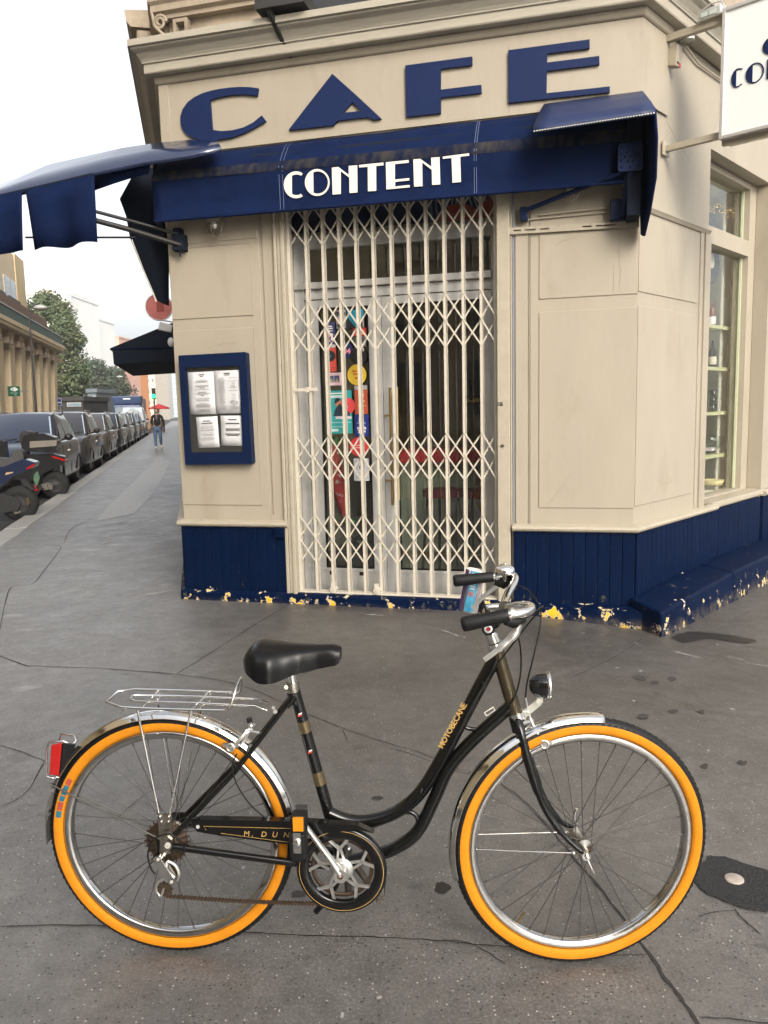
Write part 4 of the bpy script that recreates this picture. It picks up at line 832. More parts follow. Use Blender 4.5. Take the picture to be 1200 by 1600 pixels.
notice('record', 'black vinyl record stuck on the left door glass above the yellow disc', (.108, .240, 1.842, 1.974), (.012, .012, .013), [('disc', 0, 0, .018, (.05, .05, .06)), ('box', .5, .62, .55, .95, W_)], y=.207, round_=True, cat='record')
notice('sticker', 'large round yellow sticker with red writing on the left door', (.079, .232, 1.688, 1.846), (.58, .40, .035), [('box', -.5, .0, .30, .44, (.45, .06, .02)), ('box', .1, .5, .30, .42, (.45, .06, .02)), ('box', -.4, .4, .02, .16, (.45, .06, .02)), ('box', -.2, .6, -.40, -.24, (.45, .06, .02))], y=.206, round_=True, cat='sticker')
notice('postcard', 'pink bordered postcard with two small blue photographs', (-.106, .044, 1.692, 1.79), (.58, .40, .44), [('box', -.62, -.06, -.5, .55, (.06, .08, .16)), ('box', .0, .56, -.5, .55, (.06, .08, .14)), ('poly', [(-.55, -.45), (-.1, -.45), (-.3, .1)], (.3, .28, .15)), ('poly', [(.06, -.45), (.5, -.45), (.3, .1)], (.3, .28, .15))], cat='postcard')
notice('poster', 'teal poster of a person in dark clothes before a red disc', (-.102, .106, 1.318, 1.652), (.025, .30, .30), [('box', -.9, .3, .84, .9, W_), ('box', -.95, .35, .66, .78, (.5, .6, .58)), ('disc', .68, .28, .062, (.62, .06, .06)), ('disc', .6, .25, .014, W_), ('poly', [(-.5, -.18), (.85, -.18), (.8, .0), (.35, .2), (.05, .4), (-.3, .15)], (.02, .03, .05)), ('disc', -.08, .42, .028, (.45, .2, .12)), ('poly', [(-.36, .38), (-.3, .62), (-.05, .68), (.15, .55), (.0, .52), (-.2, .42)], (.02, .02, .03)), ('box', -.3, .95, -.32, -.2, (.65, .55, .58)), ('box', -.9, .9, -.5, -.47, (.4, .55, .55)), ('box', -.9, .6, -.70, -.67, (.4, .55, .55)), ('box', -.9, -.1, -.9, -.78, (.5, .6, .6))])
notice('flyer', 'rust red card with a gold looping script mark', (.131, .236, 1.467, 1.684), (.40, .075, .035), [('box', -1, 1, .72, 1, (.33, .33, .32)), ('text', '2', .1, .15, .105, (.70, .50, .14)), ('box', -.5, .7, -.45, -.4, (.6, .4, .2)), ('box', -.3, .3, -.7, -.65, (.6, .4, .2))], y=.210)
notice('flyer', 'deep blue card with white writing and the year 2024', (.126, .240, 1.293, 1.461), (.012, .025, .19), [('text', 'a', -.1, .55, .07, W_, .003), ('box', -.7, .6, .2, .27, (.35, .4, .6)), ('text', 'audla', 0, -.2, .036, W_, .001), ('text', '2024', .0, -.55, .032, W_, .001)], y=.208)
notice('sticker', 'round red sticker under the blue card on the left door', (.078, .232, 1.137, 1.289), (.55, .035, .045), [('box', -.5, .4, .1, .2, (.7, .4, .4)), ('box', -.5, .5, -.15, -.05, (.7, .4, .4))], round_=True, cat='sticker')
notice('notice', 'white printed notice taped low on the left door', (.108, .232, .945, 1.122), (.52, .54, .58), [('disc', 0, .2, .02, (.15, .15, .16)), ('box', -.7, .7, .72, .78, (.25, .25, .26)), ('box', -.7, .6, -.3, -.25, (.3, .3, .3)), ('box', -.7, .7, -.5, -.45, (.3, .3, .3)), ('box', -.7, .4, -.7, -.65, (.3, .3, .3))], cat='notice')
# things standing inside the cafe
ct = thing('bar_counter', 'bar counter with a red edge inside behind the right door', 'counter', FU.M @ Matrix.Translation((.55, 1.05, .05)))
part('counter_top', MB().box(-.35, 1.05, -.1, .55, .98, 1.09), mat('red_edge', (.60, .05, .06), .4, var=.1), ct, .01); part('counter_front', MB().box(-.3, 1.05, 0, .5, 0, .98), mat('grey_green_front', (.30, .33, .25), .6, var=.15), ct); part('foot_rail', MB().cyl((-.3, -.08, .18), (1.0, -.08, .18), .02), M_brass, ct)
tp = thing('beer_tap', 'brass beer tap tower with black levers on the bar counter', 'tap', FU.M @ Matrix.Translation((1.0, 1.25, 1.14)))
part('column', MB().cyl((0, 0, 0), (0, 0, .42), .035).cyl((-.16, 0, .42), (.16, 0, .42), .04), M_brass, tp)
for k in range(3): part('lever', MB().cyl((-.11+k*.11, -.04, .42), (-.11+k*.11, -.08, .60), .012, 8, .018), M_rubber, tp)
st0 = thing('bar_stool', 'dark bar stool with red seat before the counter, nearer the door joint', 'stool', FU.M @ Matrix.Translation((.72, .72, .05)), 'stools at the bar')
part('seat', MB().cyl((0, 0, .72), (0, 0, .78), .17), mat('dark_red_seat', (.14, .015, .02), .5, var=.1), st0)
for k in range(4):
    a = k*pi/2+.4; part('leg', MB().cyl((.13*cos(a), .13*sin(a), .72), (.19*cos(a), .19*sin(a), 0), .012, 6), M_rubber, st0)
dup(st0, FU.M @ Matrix.Translation((1.05, .70, .05)) @ Matrix.Rotation(.5, 4, 'Z'), 'dark bar stool with red seat before the counter, towards the right door stile')
bs = thing('back_bar_shelf', 'shelf unit of dark bottles on the far wall of the cafe', 'shelf', FU.M @ Matrix.Translation((1.1, 4.3, .05)))
part('shelf_board', MB().box(-.4, .5, 0, .28, 1.3, 1.33).box(-.4, .5, 0, .28, 1.7, 1.73).box(-.4, .5, 0, .28, 2.1, 2.13).box(-.42, -.4, 0, .28, 0, 2.5), nm, bs)
mb = MB()
for r in range(3):
    for k in range(9): mb.cyl((-.35+k*.095, .14, 1.33+r*.4), (-.35+k*.095, .14, 1.55+r*.4), .03, 8).cyl((-.35+k*.095, .14, 1.55+r*.4), (-.35+k*.095, .14, 1.63+r*.4), .011, 6)
part('bottle_row', mb, mat('dark_bottle', (.02, .03, .02), .15, var=.3), bs)
tl = thing('stuffed_toy', 'red and green striped toy hanging inside the left door', 'toy', FU.M @ Matrix.Translation((-.08, .34, .62)))
part('body', MB().tube([(0, 0, .62), (-.01, 0, .5), (.0, 0, .3), (.05, 0, .12), (.08, 0, 0)], [.02, .05, .06, .05, .03], 10), mat('red_felt', (.40, .03, .03), .8, var=.25, vscale=14, col2=(.45, .42, .4), c2scale=16, c2lo=.58, c2hi=.6), tl); part('top', MB().ball((0, 0, .64), .045, 10, 8), mat('green_felt', (.02, .20, .04), .8, var=.2), tl); part('foot', MB().ball((.1, 0, -.02), .04, 10, 8, (1.4, 1, .7)), mat('green_felt', (.02, .20, .04)), tl)
# window display
def shelf(z, label, cut=0.0):
    o = part('window_shelf', MB().box(1.305, 2.62-cut, .30, .70, z-.022, z).box(1.305, 2.62-cut, .294, .299, z-.028, z+.003).xf(FR.M), mat('shelf_yellow_green', (.48, .48, .28), .4, var=.05)); tag(o, label, 'shelf', 'glass shelves in the shop window'); return o
SH = []
for (px, py, lab) in ((1130, 511, 'highest yellow green shelf in the shop window'), (1130, 575, 'second yellow green shelf from the top, above the glasses'), (1130, 643, 'yellow green shelf carrying glasses and syrup bottles'), (1130, 708, 'lowest yellow green shelf under the green bottle')):
    _, z = FR.px(px, py, -.32); SH.append(z); shelf(z, lab)
def bottle(u, y, z, h, r, m, label, cap=None, lab=None, cat='bottle', name='bottle'):
    t = thing(name, label, cat, FR.M @ Matrix.Translation((u, y, z)), 'bottles in the shop window')
    part('glass_body', MB().lathe([(0, 0), (r, 0), (r, h*.55), (r*.9, h*.62), (r*.4, h*.74), (r*.33, h*.95), (0, h*.95)], (0, 0, 0), 'z', 16), m, t)
    if cap: part('cap', MB().cyl((0, 0, h*.93), (0, 0, h), r*.38, 12), cap, t)
    if lab: part('label_band', MB().lathe([(r*1.015, h*.14), (r*1.015, h*.42)], (0, 0, 0), 'z', 16), lab, t)
    return t
M_syrup = mat('syrup_bottle', (.34, .30, .24), .12, var=.3, vscale=8); M_syr2 = mat('label_cream', (.62, .57, .46), .5, var=.2, vscale=40)
def gx(px, py, d): return FR.px(px, py, -d)
for px, py, i, h, r, m, lab, cap, band in ((1133, 640, 2, .255, .032, M_syrup, 'clear syrup bottle with red label text beside the glasses', M_paper, M_syr2), (1142, 640, 2, .255, .032, M_syrup, 'clear syrup bottle with yellow label at the shelf end', M_paper, M_syr2), (1133, 704, 3, .29, .042, mat('green_glass', (.01, .09, .05), .1, var=.2), 'green bottle with red foil neck on the lowest shelf', M_red, None), (1143, 702, 3, .29, .040, mat('slate_glass', (.07, .07, .10), .25, var=.2), 'slate grey bottle behind the green bottle', mat('slate_glass', (.07, .07, .10)), M_syr2), (1113, 573, 1, .26, .035, M_dark, 'dark bottle at the left end of the second shelf', M_dark, M_syr2), (1112, 507, 0, .24, .035, mat('brown_glass', (.16, .05, .025), .15, var=.2), 'brown bottle with white label on the highest shelf', None, M_paper)):
    u, _ = gx(px, py, .42); bottle(u, .42, SH[i], h, r, m, lab, cap, band)
for k, (px, lab) in enumerate(((1113, 'stacked tumblers at the left of the glass shelf'), (1124, 'stacked tumblers next to the syrup bottles'))):
    u, _ = gx(px, 640, .40); t = thing('glass_stack', lab, 'glasses', FR.M @ Matrix.Translation((u, .40, SH[2])), 'stacked tumblers')
    for q in range(3): part('tumbler', MB().lathe([(0, .002+q*.068), (.026, .002+q*.068), (.032, .07+q*.068), (.029, .07+q*.068), (.024, .008+q*.068), (0, .008+q*.068)], (0, 0, 0), 'z', 16), glass('tumbler_glass', (.72, .72, .66), 2.2), t)
rec = lambda px, py, r, lab: tag(part('record', MB().cyl((gx(px, py, .30)[0], .30, gx(px, py, .30)[1]), (gx(px, py, .30)[0], .304, gx(px, py, .30)[1]), r, 40).xf(FR.M), mat('vinyl', (.018, .03, .033), .25, var=.15), None, 0), lab, 'record', 'records hung in the window')
rec(1111, 358, .16, 'vinyl record showing above the transom bar of the shop window')
r2 = thing('record', 'vinyl record with pale label hung at the top of the shop window', 'record', FR.M @ Matrix.Translation((gx(1112, 408, .30)[0], .30, gx(1112, 408, .30)[1])), 'records hung in the window')
part('disc', MB().cyl((0, 0, 0), (0, .004, 0), .19, 40), mat('vinyl', (.018, .03, .033)), r2); part('centre_label', MB().cyl((0, -.003, 0), (0, 0, 0), .062, 24), M_syr2, r2)
gd = thing('fairy_lights', 'string of tiny gold lights across the upper shop window', 'fairy lights', FR.M)
P = [Vector((gx(1108+i*2.25, 318+4*sin(i*.7)+i*.55, .27)[0], .27, gx(1108+i*2.25, 318+4*sin(i*.7)+i*.55, .27)[1]-.02*abs(sin(i*1.3)))) for i in range(25)]
part('wire', MB().tube(P, .003, 4), M_brass, gd); mb = MB()
for p in P:
    for k in range(3): mb.ball(p+Vector((random.uniform(-.02, .02), 0, random.uniform(-.06, .02))), .006, 6, 4)
part('light_bead', mb, mat('gold_bead', (.75, .50, .18), .2, metal=.8, var=.1), gd, kind='stuff')
def low(name, px, py, label, build, cat, d=.42):
    u, z = gx(px, py, d); t = thing(name, label, cat, FR.M @ Matrix.Translation((u, d, .66))); build(t); return t
low('cutting_board', 1126, 770, 'rounded wooden cutting board leaning in the window', lambda t: part('board', MB().prism(arc(.0, .30, .055, .05, 0, 180, 10)+[(-.055, 0), (.055, 0)], -.008, .008).xf(Matrix.Rotation(.22, 4, 'Y')), mat('oak_board', (.38, .25, .12), .5, var=.15), t), 'cutting board')
low('cutting_board', 1140, 770, 'shorter brown board leaning behind the rounded one', lambda t: part('board', MB().box(-.05, .05, -.008, .008, 0, .22).xf(Matrix.Rotation(.3, 4, 'Y')), mat('brown_board', (.20, .13, .07), .5, var=.15), t), 'cutting board', .47)
low('bowl', 1113, 770, 'yellow dish at the bottom of the shop window', lambda t: part('dish', MB().lathe([(0, .06), (.08, .06), (.1, .10), (.105, .10), (.085, .05), (0, .05)], (0, 0, 0), 'z', 20), mat('yellow_dish', (.60, .52, .26), .3, var=.05), t), 'dish', .36)
low('crumpled_paper', 1138, 762, 'folded white paper lying at the bottom of the shop window', lambda t: part('fold', MB().add([(-.09, -.04, 0), (.05, -.05, .01), (.08, .02, .09), (-.02, .03, .07)], [(0, 1, 2, 3)]), M_paper, t, solid=.003), 'paper', .34)
bw = thing('glass_bowl', 'wide glass bowl at the left of the lowest window shelf', 'bowl', FR.M @ Matrix.Translation((gx(1112, 690, .4)[0], .44, SH[3]))); bw['label'] = 'wide glass bowl at the left of the lowest window shelf'
part('bowl_glass', MB().lathe([(0, .0), (.06, .0), (.14, .10), (.15, .17), (.147, .17), (.136, .10), (.055, .008), (0, .008)], (0, 0, 0), 'z', 24), M_glass_clear, bw); part('napkin', MB().box(-.10, .08, -.08, .08, .03, .06), mat('pink_paper', (.62, .55, .58), .8, var=.1), bw)

# ------------------------------------------------------------------ fittings along the street-side wall
sa = thing('shop_awning', 'dark canopy with valance further along the side street wall', 'awning', FL.M)
mb = MB(); prof = [(.05, 2.78), (.94, 2.42), (.96, 2.40), (.92, 2.39), (.915, 2.20), (.05, 2.245)]
mb.add([(-5, -d, z) for d, z in prof]+[(-8.5, -d, z) for d, z in prof], [(0, 1, 2, 3, 4, 5)]+[(i, (i+1) % 6, 6+(i+1) % 6, 6+i) for i in range(6)]+[(11, 10, 9, 8, 7, 6)])
part('canvas', mb, M_fabric_dark, sa); part('piping', MB().tube([(-4.99, -.06, 2.42), (-4.99, -.92, 2.405)], .006, 5), M_fabric, sa)
rs = thing('round_sign', 'round red disc sign projecting from the side street wall', 'sign', FL.M @ Matrix.Translation((-4, -.235, 2.84)))
part('disc', MB().cyl((-.015, 0, 0), (.015, 0, 0), .16, 28), mat('faded_red', (.55, .16, .15), .5, var=.1), rs); part('rim', MB().lathe([(.158, -.018), (.17, -.018), (.17, .018), (.158, .018)], (0, 0, 0), 'x', 28, close=True), M_paper, rs)
part('mark', MB().box(.015, .018, -.03, .06, -.06, .08), mat('dark_red_mark', (.32, .06, .05), .5), rs); part('bracket', MB().bar((0, .16, 0), (0, .25, 0), .02, .02), M_alu, rs)
wl = thing('wall_floodlight', 'white floodlight under a grey bracket on the side street wall', 'floodlight', FL.M @ Matrix.Translation((-3, -.14, 2.49)))
part('housing', MB().hexa([(-.03, -.09, -.03), (.03, -.09, -.03), (.03, .06, -.06), (-.03, .06, -.06), (-.03, -.06, .06), (.03, -.06, .06), (.03, .08, .02), (-.03, .08, .02)]), M_paper, wl, .01); part('bracket', MB().bar((0, -.10, .085), (0, .14, .05), .03, .012), M_alu, wl)
bl = thing('wall_lamp', 'white bulb wall lamp beneath the floodlight on the side street wall', 'lamp', FL.M @ Matrix.Translation((-2.4, -.075, 2.27)))
part('shade', MB().ball((0, 0, 0), .036, 12, 8, (1, 1, 1.4)), M_paper, bl); part('bracket', MB().cyl((0, .0, .03), (0, .08, .06), .012, 8).ball((0, .04, .08), .03, 8, 6), M_fabric_dark, bl)

# ------------------------------------------------------------------ the bicycle
bike = thing('bicycle', 'black step-through bicycle with orange tyre walls and chrome mudguards standing on the pavement', 'bicycle', FB.M)
def b(px, py, d=0.0):
    x, z = FB.px(px, py, d); return Vector((x, -d, z))
R0 = .345; HR = Vector((0, 0, R0)); HF = Vector((1.1167, 0, R0))
tyre_mb = MB(); prof = []
for i in range(25):
    a = -pi*.5-pi*.93+2*pi*.93*i/24
    prof.append((.317+.028*sin(a+pi), .0195*cos(a+pi)))
prof = [(.3225+.0225*cos(t), .0195*sin(t)) for t in [(-172+344*i/24)*pi/180 for i in range(25)]]
def side_band(sg): return [(.3040, sg*.0130), (.3065, sg*.0165), (.310, sg*.0190), (.316, sg*.0201), (.323, sg*.0201), (.3275, sg*.0192), (.3303, sg*.0181)]
tread = MB()
for row, yy, rr in ((0, -.0155, .334), (1, -.008, .3425), (2, 0, .345), (3, .008, .3425), (4, .0155, .334)):
    for k in range(120):
        a = 2*pi*(k+.5*(row % 2))/120; c, s_ = cos(a), sin(a); e = Vector((c, 0, s_)); t = Vector((-s_, 0, c)); y = Vector((0, 1, 0))
        out = (e+y*(yy*14)).normalized(); p = e*rr+y*yy; l = t*.0052; w = out.cross(t)*.0028
        tread.hexa([p-l-w-out*.002, p+l-w-out*.002, p+l+w-out*.002, p-l+w-out*.002, p-l*.8-w*.8+out*.0007, p+l*.8-w*.8+out*.0007, p+l*.8+w*.8+out*.0007, p-l*.8+w*.8+out*.0007])
tyre_me = MB().lathe(prof, n=96).mesh('tyre', M_rubber); tread_me = tread.mesh('tread', M_rubber)
wall_me = MB().lathe(side_band(-1), n=96).lathe(side_band(1), n=96).mesh('sidewall', M_orange)
rim_me = MB().lathe([(.3035, -.0145), (.3035, -.0120), (.297, -.0115), (.293, -.0105), (.2855, -.0095), (.2840, -.006), (.2830, 0), (.2840, .006), (.2855, .0095), (.293, .0105), (.297, .0115), (.3035, .0120), (.3035, .0145), (.295, .0150), (.2845, .0130), (.2815, .009), (.2805, 0), (.2815, -.009), (.2845, -.0130), (.295, -.0150)], n=96, close=True).mesh('rim', mat('polished_rim', (.50, .49, .47), .16, metal=1.0, var=.12, vscale=20, rvar=.08))
M_bolt = mat('grey_bolt', (.13, .125, .115), .45, metal=.7, var=.2)
M_spoke = mat('steel_spoke', (.10, .095, .09), .45, metal=.8, var=.1); sp_me = {}
def wheel(center, rz, rear):
    M = Matrix.Translation(center) @ Matrix.Rotation(rz, 4, 'Z')
    hub = MB().lathe([(0, -.052), (.005, -.052), (.005, -.036), (.022, -.034), (.022, -.030), (.012, -.026), (.012, .026), (.022, .030), (.022, .034), (.005, .036), (.005, .052), (0, .052)], n=24)
    me = hub.mesh('wheel', M_chrome_old); w = put('wheel', me, bike, M); w['label'] = 'rear wheel with orange tyre wall' if rear else 'front wheel with orange tyre wall turned slightly'
    put('tyre', tyre_me, w); put('tread', tread_me, w)['kind'] = 'stuff'; put('sidewall', wall_me, w); put('rim', rim_me, w)
    for k in range(36):
        side = 1 if k % 2 else -1; fl = (k//2) % 2; a_r = 2*pi*k/36; a_h = a_r+(.95 if fl else -.95); key = (side, fl)
        if key not in sp_me:
            dd = .95 if fl else -.95; p0 = Vector((.020*cos(dd), side*.031, .020*sin(dd))); p1 = Vector((.283, side*.003, 0))
            d_ = (p1-p0).normalized(); sp_me[key] = MB().tube([p0, p1], .00115, 5, caps=False).tube([p1-d_*.013, p1], .0021, 6).mesh('spoke', M_spoke)
        put('spoke', sp_me[key], w, Matrix.Rotation(-a_r, 4, 'Y'))
    return w
wr = wheel(HR, 0, True); wf = wheel(HF, radians(9.0), False)
part('valve', MB().cyl((.282*cos(radians(232)), 0, .282*sin(radians(232))), (.245*cos(radians(232)), 0, .245*sin(radians(232))), .003, 6), M_brass, wf)
lab = MB(); labs = [(176, 179, (.015, .13, .19)), (170, 175.5, (.015, .13, .19)), (179.5, 184, (.34, .06, .04)), (184.4, 188, (.015, .13, .19)), (166, 169.6, (.5, .12, .06))]
for k, (a0, a1, c) in enumerate(labs):
    part('tyre_label', MB().lathe([(.309, -.0190), (.316, -.0208), (.323, -.0208)], n=6, a0=radians(a0-12+(-6)), a1=radians(a1-12-6)), mat('label_%d' % int(c[0]*100), c, .5, var=0) if False else mat('tyre_label_red' if c[0] > .3 else 'tyre_label_cyan', c, .5, var=.1), wr)
# frame
TT = smooth_path([b(777, 1022), b(735, 1100), b(690, 1185), b(655, 1240), b(620, 1268), b(580, 1282), b(545, 1282), b(514, 1270)], 7)
DT = smooth_path([b(803, 1098), b(735, 1160), b(700, 1202), b(680, 1245), b(655, 1295), b(630, 1318), b(595, 1334), b(545, 1346)], 7)
BB = b(533, 1358, .045); BB.y = 0
ST0, ST1 = Vector((BB.x-.004, 0, BB.z)), b(457, 1068)
part('frame', MB().tube(TT, .0175, 14).tube(DT, .0175, 14).tube([ST0, ST1], .0155, 14).cyl((BB.x, -.04, BB.z), (BB.x, .04, BB.z), .021, 16)
     .tube(smooth_path([b(720, 1118), b(722, 1130), b(731, 1138), b(748, 1140)], 5), .006, 8).tube(smooth_path([b(630, 1268), b(645, 1270), b(653, 1280), b(654, 1296)], 5), .007, 8)
     .tube([b(455, 1090)+Vector((0, -.018, 0)), b(372, 1196)+Vector((0, -.045, .0)), HR+Vector((.01, -.062, .012))], .0075, 10).tube([b(455, 1090)+Vector((0, .018, 0)), b(372, 1196)+Vector((0, .045, 0)), HR+Vector((.01, .062, .012))], .0075, 10)
     .tube([HR+Vector((.012, -.06, .0)), Vector((BB.x-.10, -.045, BB.z+.012)), Vector((BB.x-.01, -.03, BB.z))], .010, 10).tube([HR+Vector((.012, .06, 0)), Vector((BB.x-.10, .045, BB.z+.012)), Vector((BB.x-.01, .03, BB.z))], .010, 10)
     .box(-.018, .022, -.066, -.060, R0-.02, R0+.03).box(-.018, .022, .060, .066, R0-.02, R0+.03), M_black, bike)
ht0, ht1 = b(775, 1012), b(807, 1120)
part('head_tube', MB().tube([ht0, ht1], .0185, 18), mat('warm_reflection_enamel', (.085, .068, .042), .27, metal=.7, var=.15, vscale=20), bike)  # warm reflection of the buildings put into the tube's base colour
part('head_lug', MB().tube([b(806, 1112), b(809, 1122)], .022, 16), M_chrome, bike); part('head_lug', MB().tube([b(772, 1004), b(776, 1016)], .021, 16).tube([b(767, 990), b(772, 1003)], .017, 14, True), M_chrome, bike)
for t0, t1 in ((.205, .268), (.490, .562)): part('frame_band', MB().tube([ST1.lerp(ST0, t0), ST1.lerp(ST0, t1)], .0163, 16), M_bronze, bike)
for t0 in (.165, .37):
    x, _, z = ST1.lerp(ST0, t0); part('decal', MB().hexa([(x-.005, -.0168, z-.004), (x+.005, -.0158, z-.001), (x+.005, -.0150, z-.001), (x-.005, -.016, z-.004), (x-.005, -.0168, z+.001), (x+.005, -.0158, z+.004), (x+.005, -.0150, z+.004), (x-.005, -.016, z+.001)]), mat('decal_red', (.5, .05, .03), .4, var=0), bike)
    part('decal', MB().hexa([(x-.003, -.0170, z+.0015), (x+.006, -.016, z+.0045), (x+.006, -.0150, z+.0045), (x-.003, -.016, z+.0015), (x-.003, -.0170, z+.005), (x+.006, -.016, z+.008), (x+.006, -.0150, z+.008), (x-.003, -.016, z+.005)]), M_paper, bike)
p = b(707, 1134, .0182); lettering('lettering', 'MOTOBECANE', .0215, p.x, p.y-.0005, p.z, M_gold, bike, offset=.0004, rot=radians(61.5), spacing=.93)
p = b(767, 1112, .0182); part('decal', MB().prism([(p.x-.012, p.z-.012), (p.x+.012, p.z+.004), (p.x+.006, p.z+.014), (p.x-.018, p.z-.002)], p.y-.001, p.y, [(p.x-.0105, p.z-.0095), (p.x+.0095, p.z+.0042), (p.x+.006, p.z+.011), (p.x-.0155, p.z-.0025)]), M_white, bike)
for q in ((808, 1140), (811, 1150)):
    p = b(*q, .018); part('decal', MB().box(p.x-.007, p.x+.007, p.y-.001, p.y, p.z-.0015, p.z+.0015), M_gold, bike)
# fork, front axle
for s_ in (-1, 1):
    o = Vector((0, s_*.045, 0))
    fp_ = [b(809, 1128)+Vector((0, s_*.018, 0)), b(816, 1150)+Vector((0, s_*.036, 0)), b(832, 1205)+o, b(853, 1260)+o, b(878, 1296)+o*1.05, HF+Vector((-.004, s_*.05+(0.006 if s_ > 0 else 0), .004))]
    if s_ < 0: fp_ = [b(809, 1128, .018), b(815, 1150, .036), b(830, 1205, .045), b(851, 1262, .046), b(880, 1304, .05), b(908, 1330, .055)]
    part('fork_blade', MB().tube(smooth_path(fp_, 6), [.0135]*8+[.0125]*8+[.0095]*8+[.0075]*7, 12), M_black, bike)
part('fork_crown', MB().tube([b(806, 1118), b(813, 1146)], .0205, 14).cyl(b(812, 1142)+Vector((0, -.046, 0)), b(812, 1142)+Vector((0, .046, 0)), .013, 12), M_black, bike)
ax = HF
part('front_axle', MB().cyl(ax+Vector((0.004, -.085, -.002)), ax+Vector((-.004, .08, 0)), .005, 8).cyl(ax+Vector((.002, -.076, 0)), ax+Vector((.002, -.058, 0)), .011, 12).tube([ax+Vector((.003, -.082, -.003)), ax+Vector((.012, -.086, -.022)), ax+Vector((.022, -.086, -.042))], [.005, .004, .0012], 8).tube([ax+Vector((-.004, .082, 0)), ax+Vector((-.002, .086, .03)), ax+Vector((.004, .086, .045))], [.005, .006, .005], 8), M_chrome, bike)
# mudguards
def guard(center, rz, a0, a1, r=.356, w=.026):
    pr = [(r-.012, -w), (r-.0115, -w+.0015), (r-.004, -w*.82), (r, -w*.45), (r+.0015, 0), (r, w*.45), (r-.004, w*.82), (r-.0115, w-.0015), (r-.012, w)]
    return MB().lathe(pr, n=64, a0=radians(a0), a1=radians(a1)).xf(Matrix.Translation(center) @ Matrix.Rotation(rz, 4, 'Z'))
g1 = part('mudguard', guard(HR, 0, -6, 172), M_chrome, bike, solid=.0016, label='chrome rear mudguard')
part('mudflap', MB().lathe([(.349, -.024), (.352, -.012), (.353, 0), (.352, .012), (.349, .024)], n=12, a0=radians(172), a1=radians(184)).xf(Matrix.Translation(HR)), mat('grey_flap', (.06, .058, .055), .55, var=.15), g1, solid=.002)
part('mudguard', guard(HF, radians(8), 81, 193, .3535), M_chrome, bike, solid=.0016, label='chrome front mudguard')
part('mudguard_stay', MB().tube([b(80, 1226, .03), b(150, 1262, .055), b(262, 1317, .07)], .0024, 6).tube([b(84, 1226, -.03), b(266, 1304, -.065)], .0024, 6).tube([b(80, 1226, .03), b(78, 1224, 0), b(84, 1226, -.03)], .0024, 6), M_bolt, bike)
part('mudguard_stay', MB().tube(smooth_path([b(695, 1316, -.02), b(693, 1320, .01), b(700, 1324, .035), b(712, 1326, .045)], 4)+[b(800, 1330, .06), b(896, 1333, .07)], .0024, 6).tube([b(716, 1305, -.04), b(890, 1300, -.06)], .0024, 6).ball(b(896, 1333, .07), .006, 8, 6), M_chrome, bike)
# saddle
sx0, sx1 = b(384, 1024).x, b(532, 1010).x; rows = []
def lerp(tab, t):
    for (a, va), (c, vc) in zip(tab, tab[1:]):
        if t <= c: k = (t-a)/(c-a); k = k*k*(3-2*k)*.5+k*.5; return va+(vc-va)*k
    return tab[-1][1]
for i in range(25):
    t = i/24
    w = lerp([(0, .030), (.05, .062), (.16, .088), (.30, .090), (.45, .066), (.6, .046), (.8, .035), (.95, .031), (1, .027)], t)
    zt = lerp([(0, .862), (.06, .886), (.15, .897), (.3, .893), (.5, .888), (.7, .886), (.92, .887), (1, .880)], t); dp = lerp([(0, .022), (.06, .062), (.2, .086), (.35, .083), (.55, .066), (.8, .054), (.95, .048), (1, .034)], t)
    x = sx0+(sx1-sx0)*t; row = []
    for j in range(17):
        a = pi*j/16; cx_ = cos(a); sz_ = sin(a)
        row.append((x, -w*math.copysign(abs(cx_)**.75, cx_), zt-dp+dp*abs(sz_)**.62))
    rows.append(row)
sm = MB().grid(rows); sm.add([r for r in rows[0]], [tuple(range(17))]); sm.add([r for r in rows[-1]], [tuple(range(17))[::-1]])
saddle = part('saddle', sm, M_saddle, bike); md = saddle.modifiers.new('sub', 'SUBSURF'); md.levels = 1; md.render_levels = 1
part('saddle_spring', MB().tube([b(420+10*sin(k*.9), 1057+.35*k, .04+.012*cos(k*.9)) for k in range(20)], .0028, 6).tube([b(418, 1056, .03), b(470, 1052, .02), b(505, 1040, .01)], .0035, 6).tube([b(418, 1056, -.03), b(470, 1052, -.02), b(505, 1040, -.01)], .0035, 6), M_chrome_old, saddle)
part('seat_post', MB().tube([b(454, 1046), b(458, 1072)], .0125, 14), M_chrome, bike)
part('seat_clamp', MB().tube([b(456, 1066), b(459, 1080)], .0175, 14).cyl(b(447, 1074, .016), b(447, 1074, -.016), .006, 8).box(b(448, 1074).x-.004, b(456, 1074).x, -.012, .012, b(448, 1074).z-.006, b(448, 1074).z+.006), M_chrome_old, bike)
part('seat_lug', MB().tube([b(458, 1082), b(461, 1098)], .0172, 14).tube([b(460, 1088, .018), b(447, 1104, .022)], .009, 10), M_black, bike)
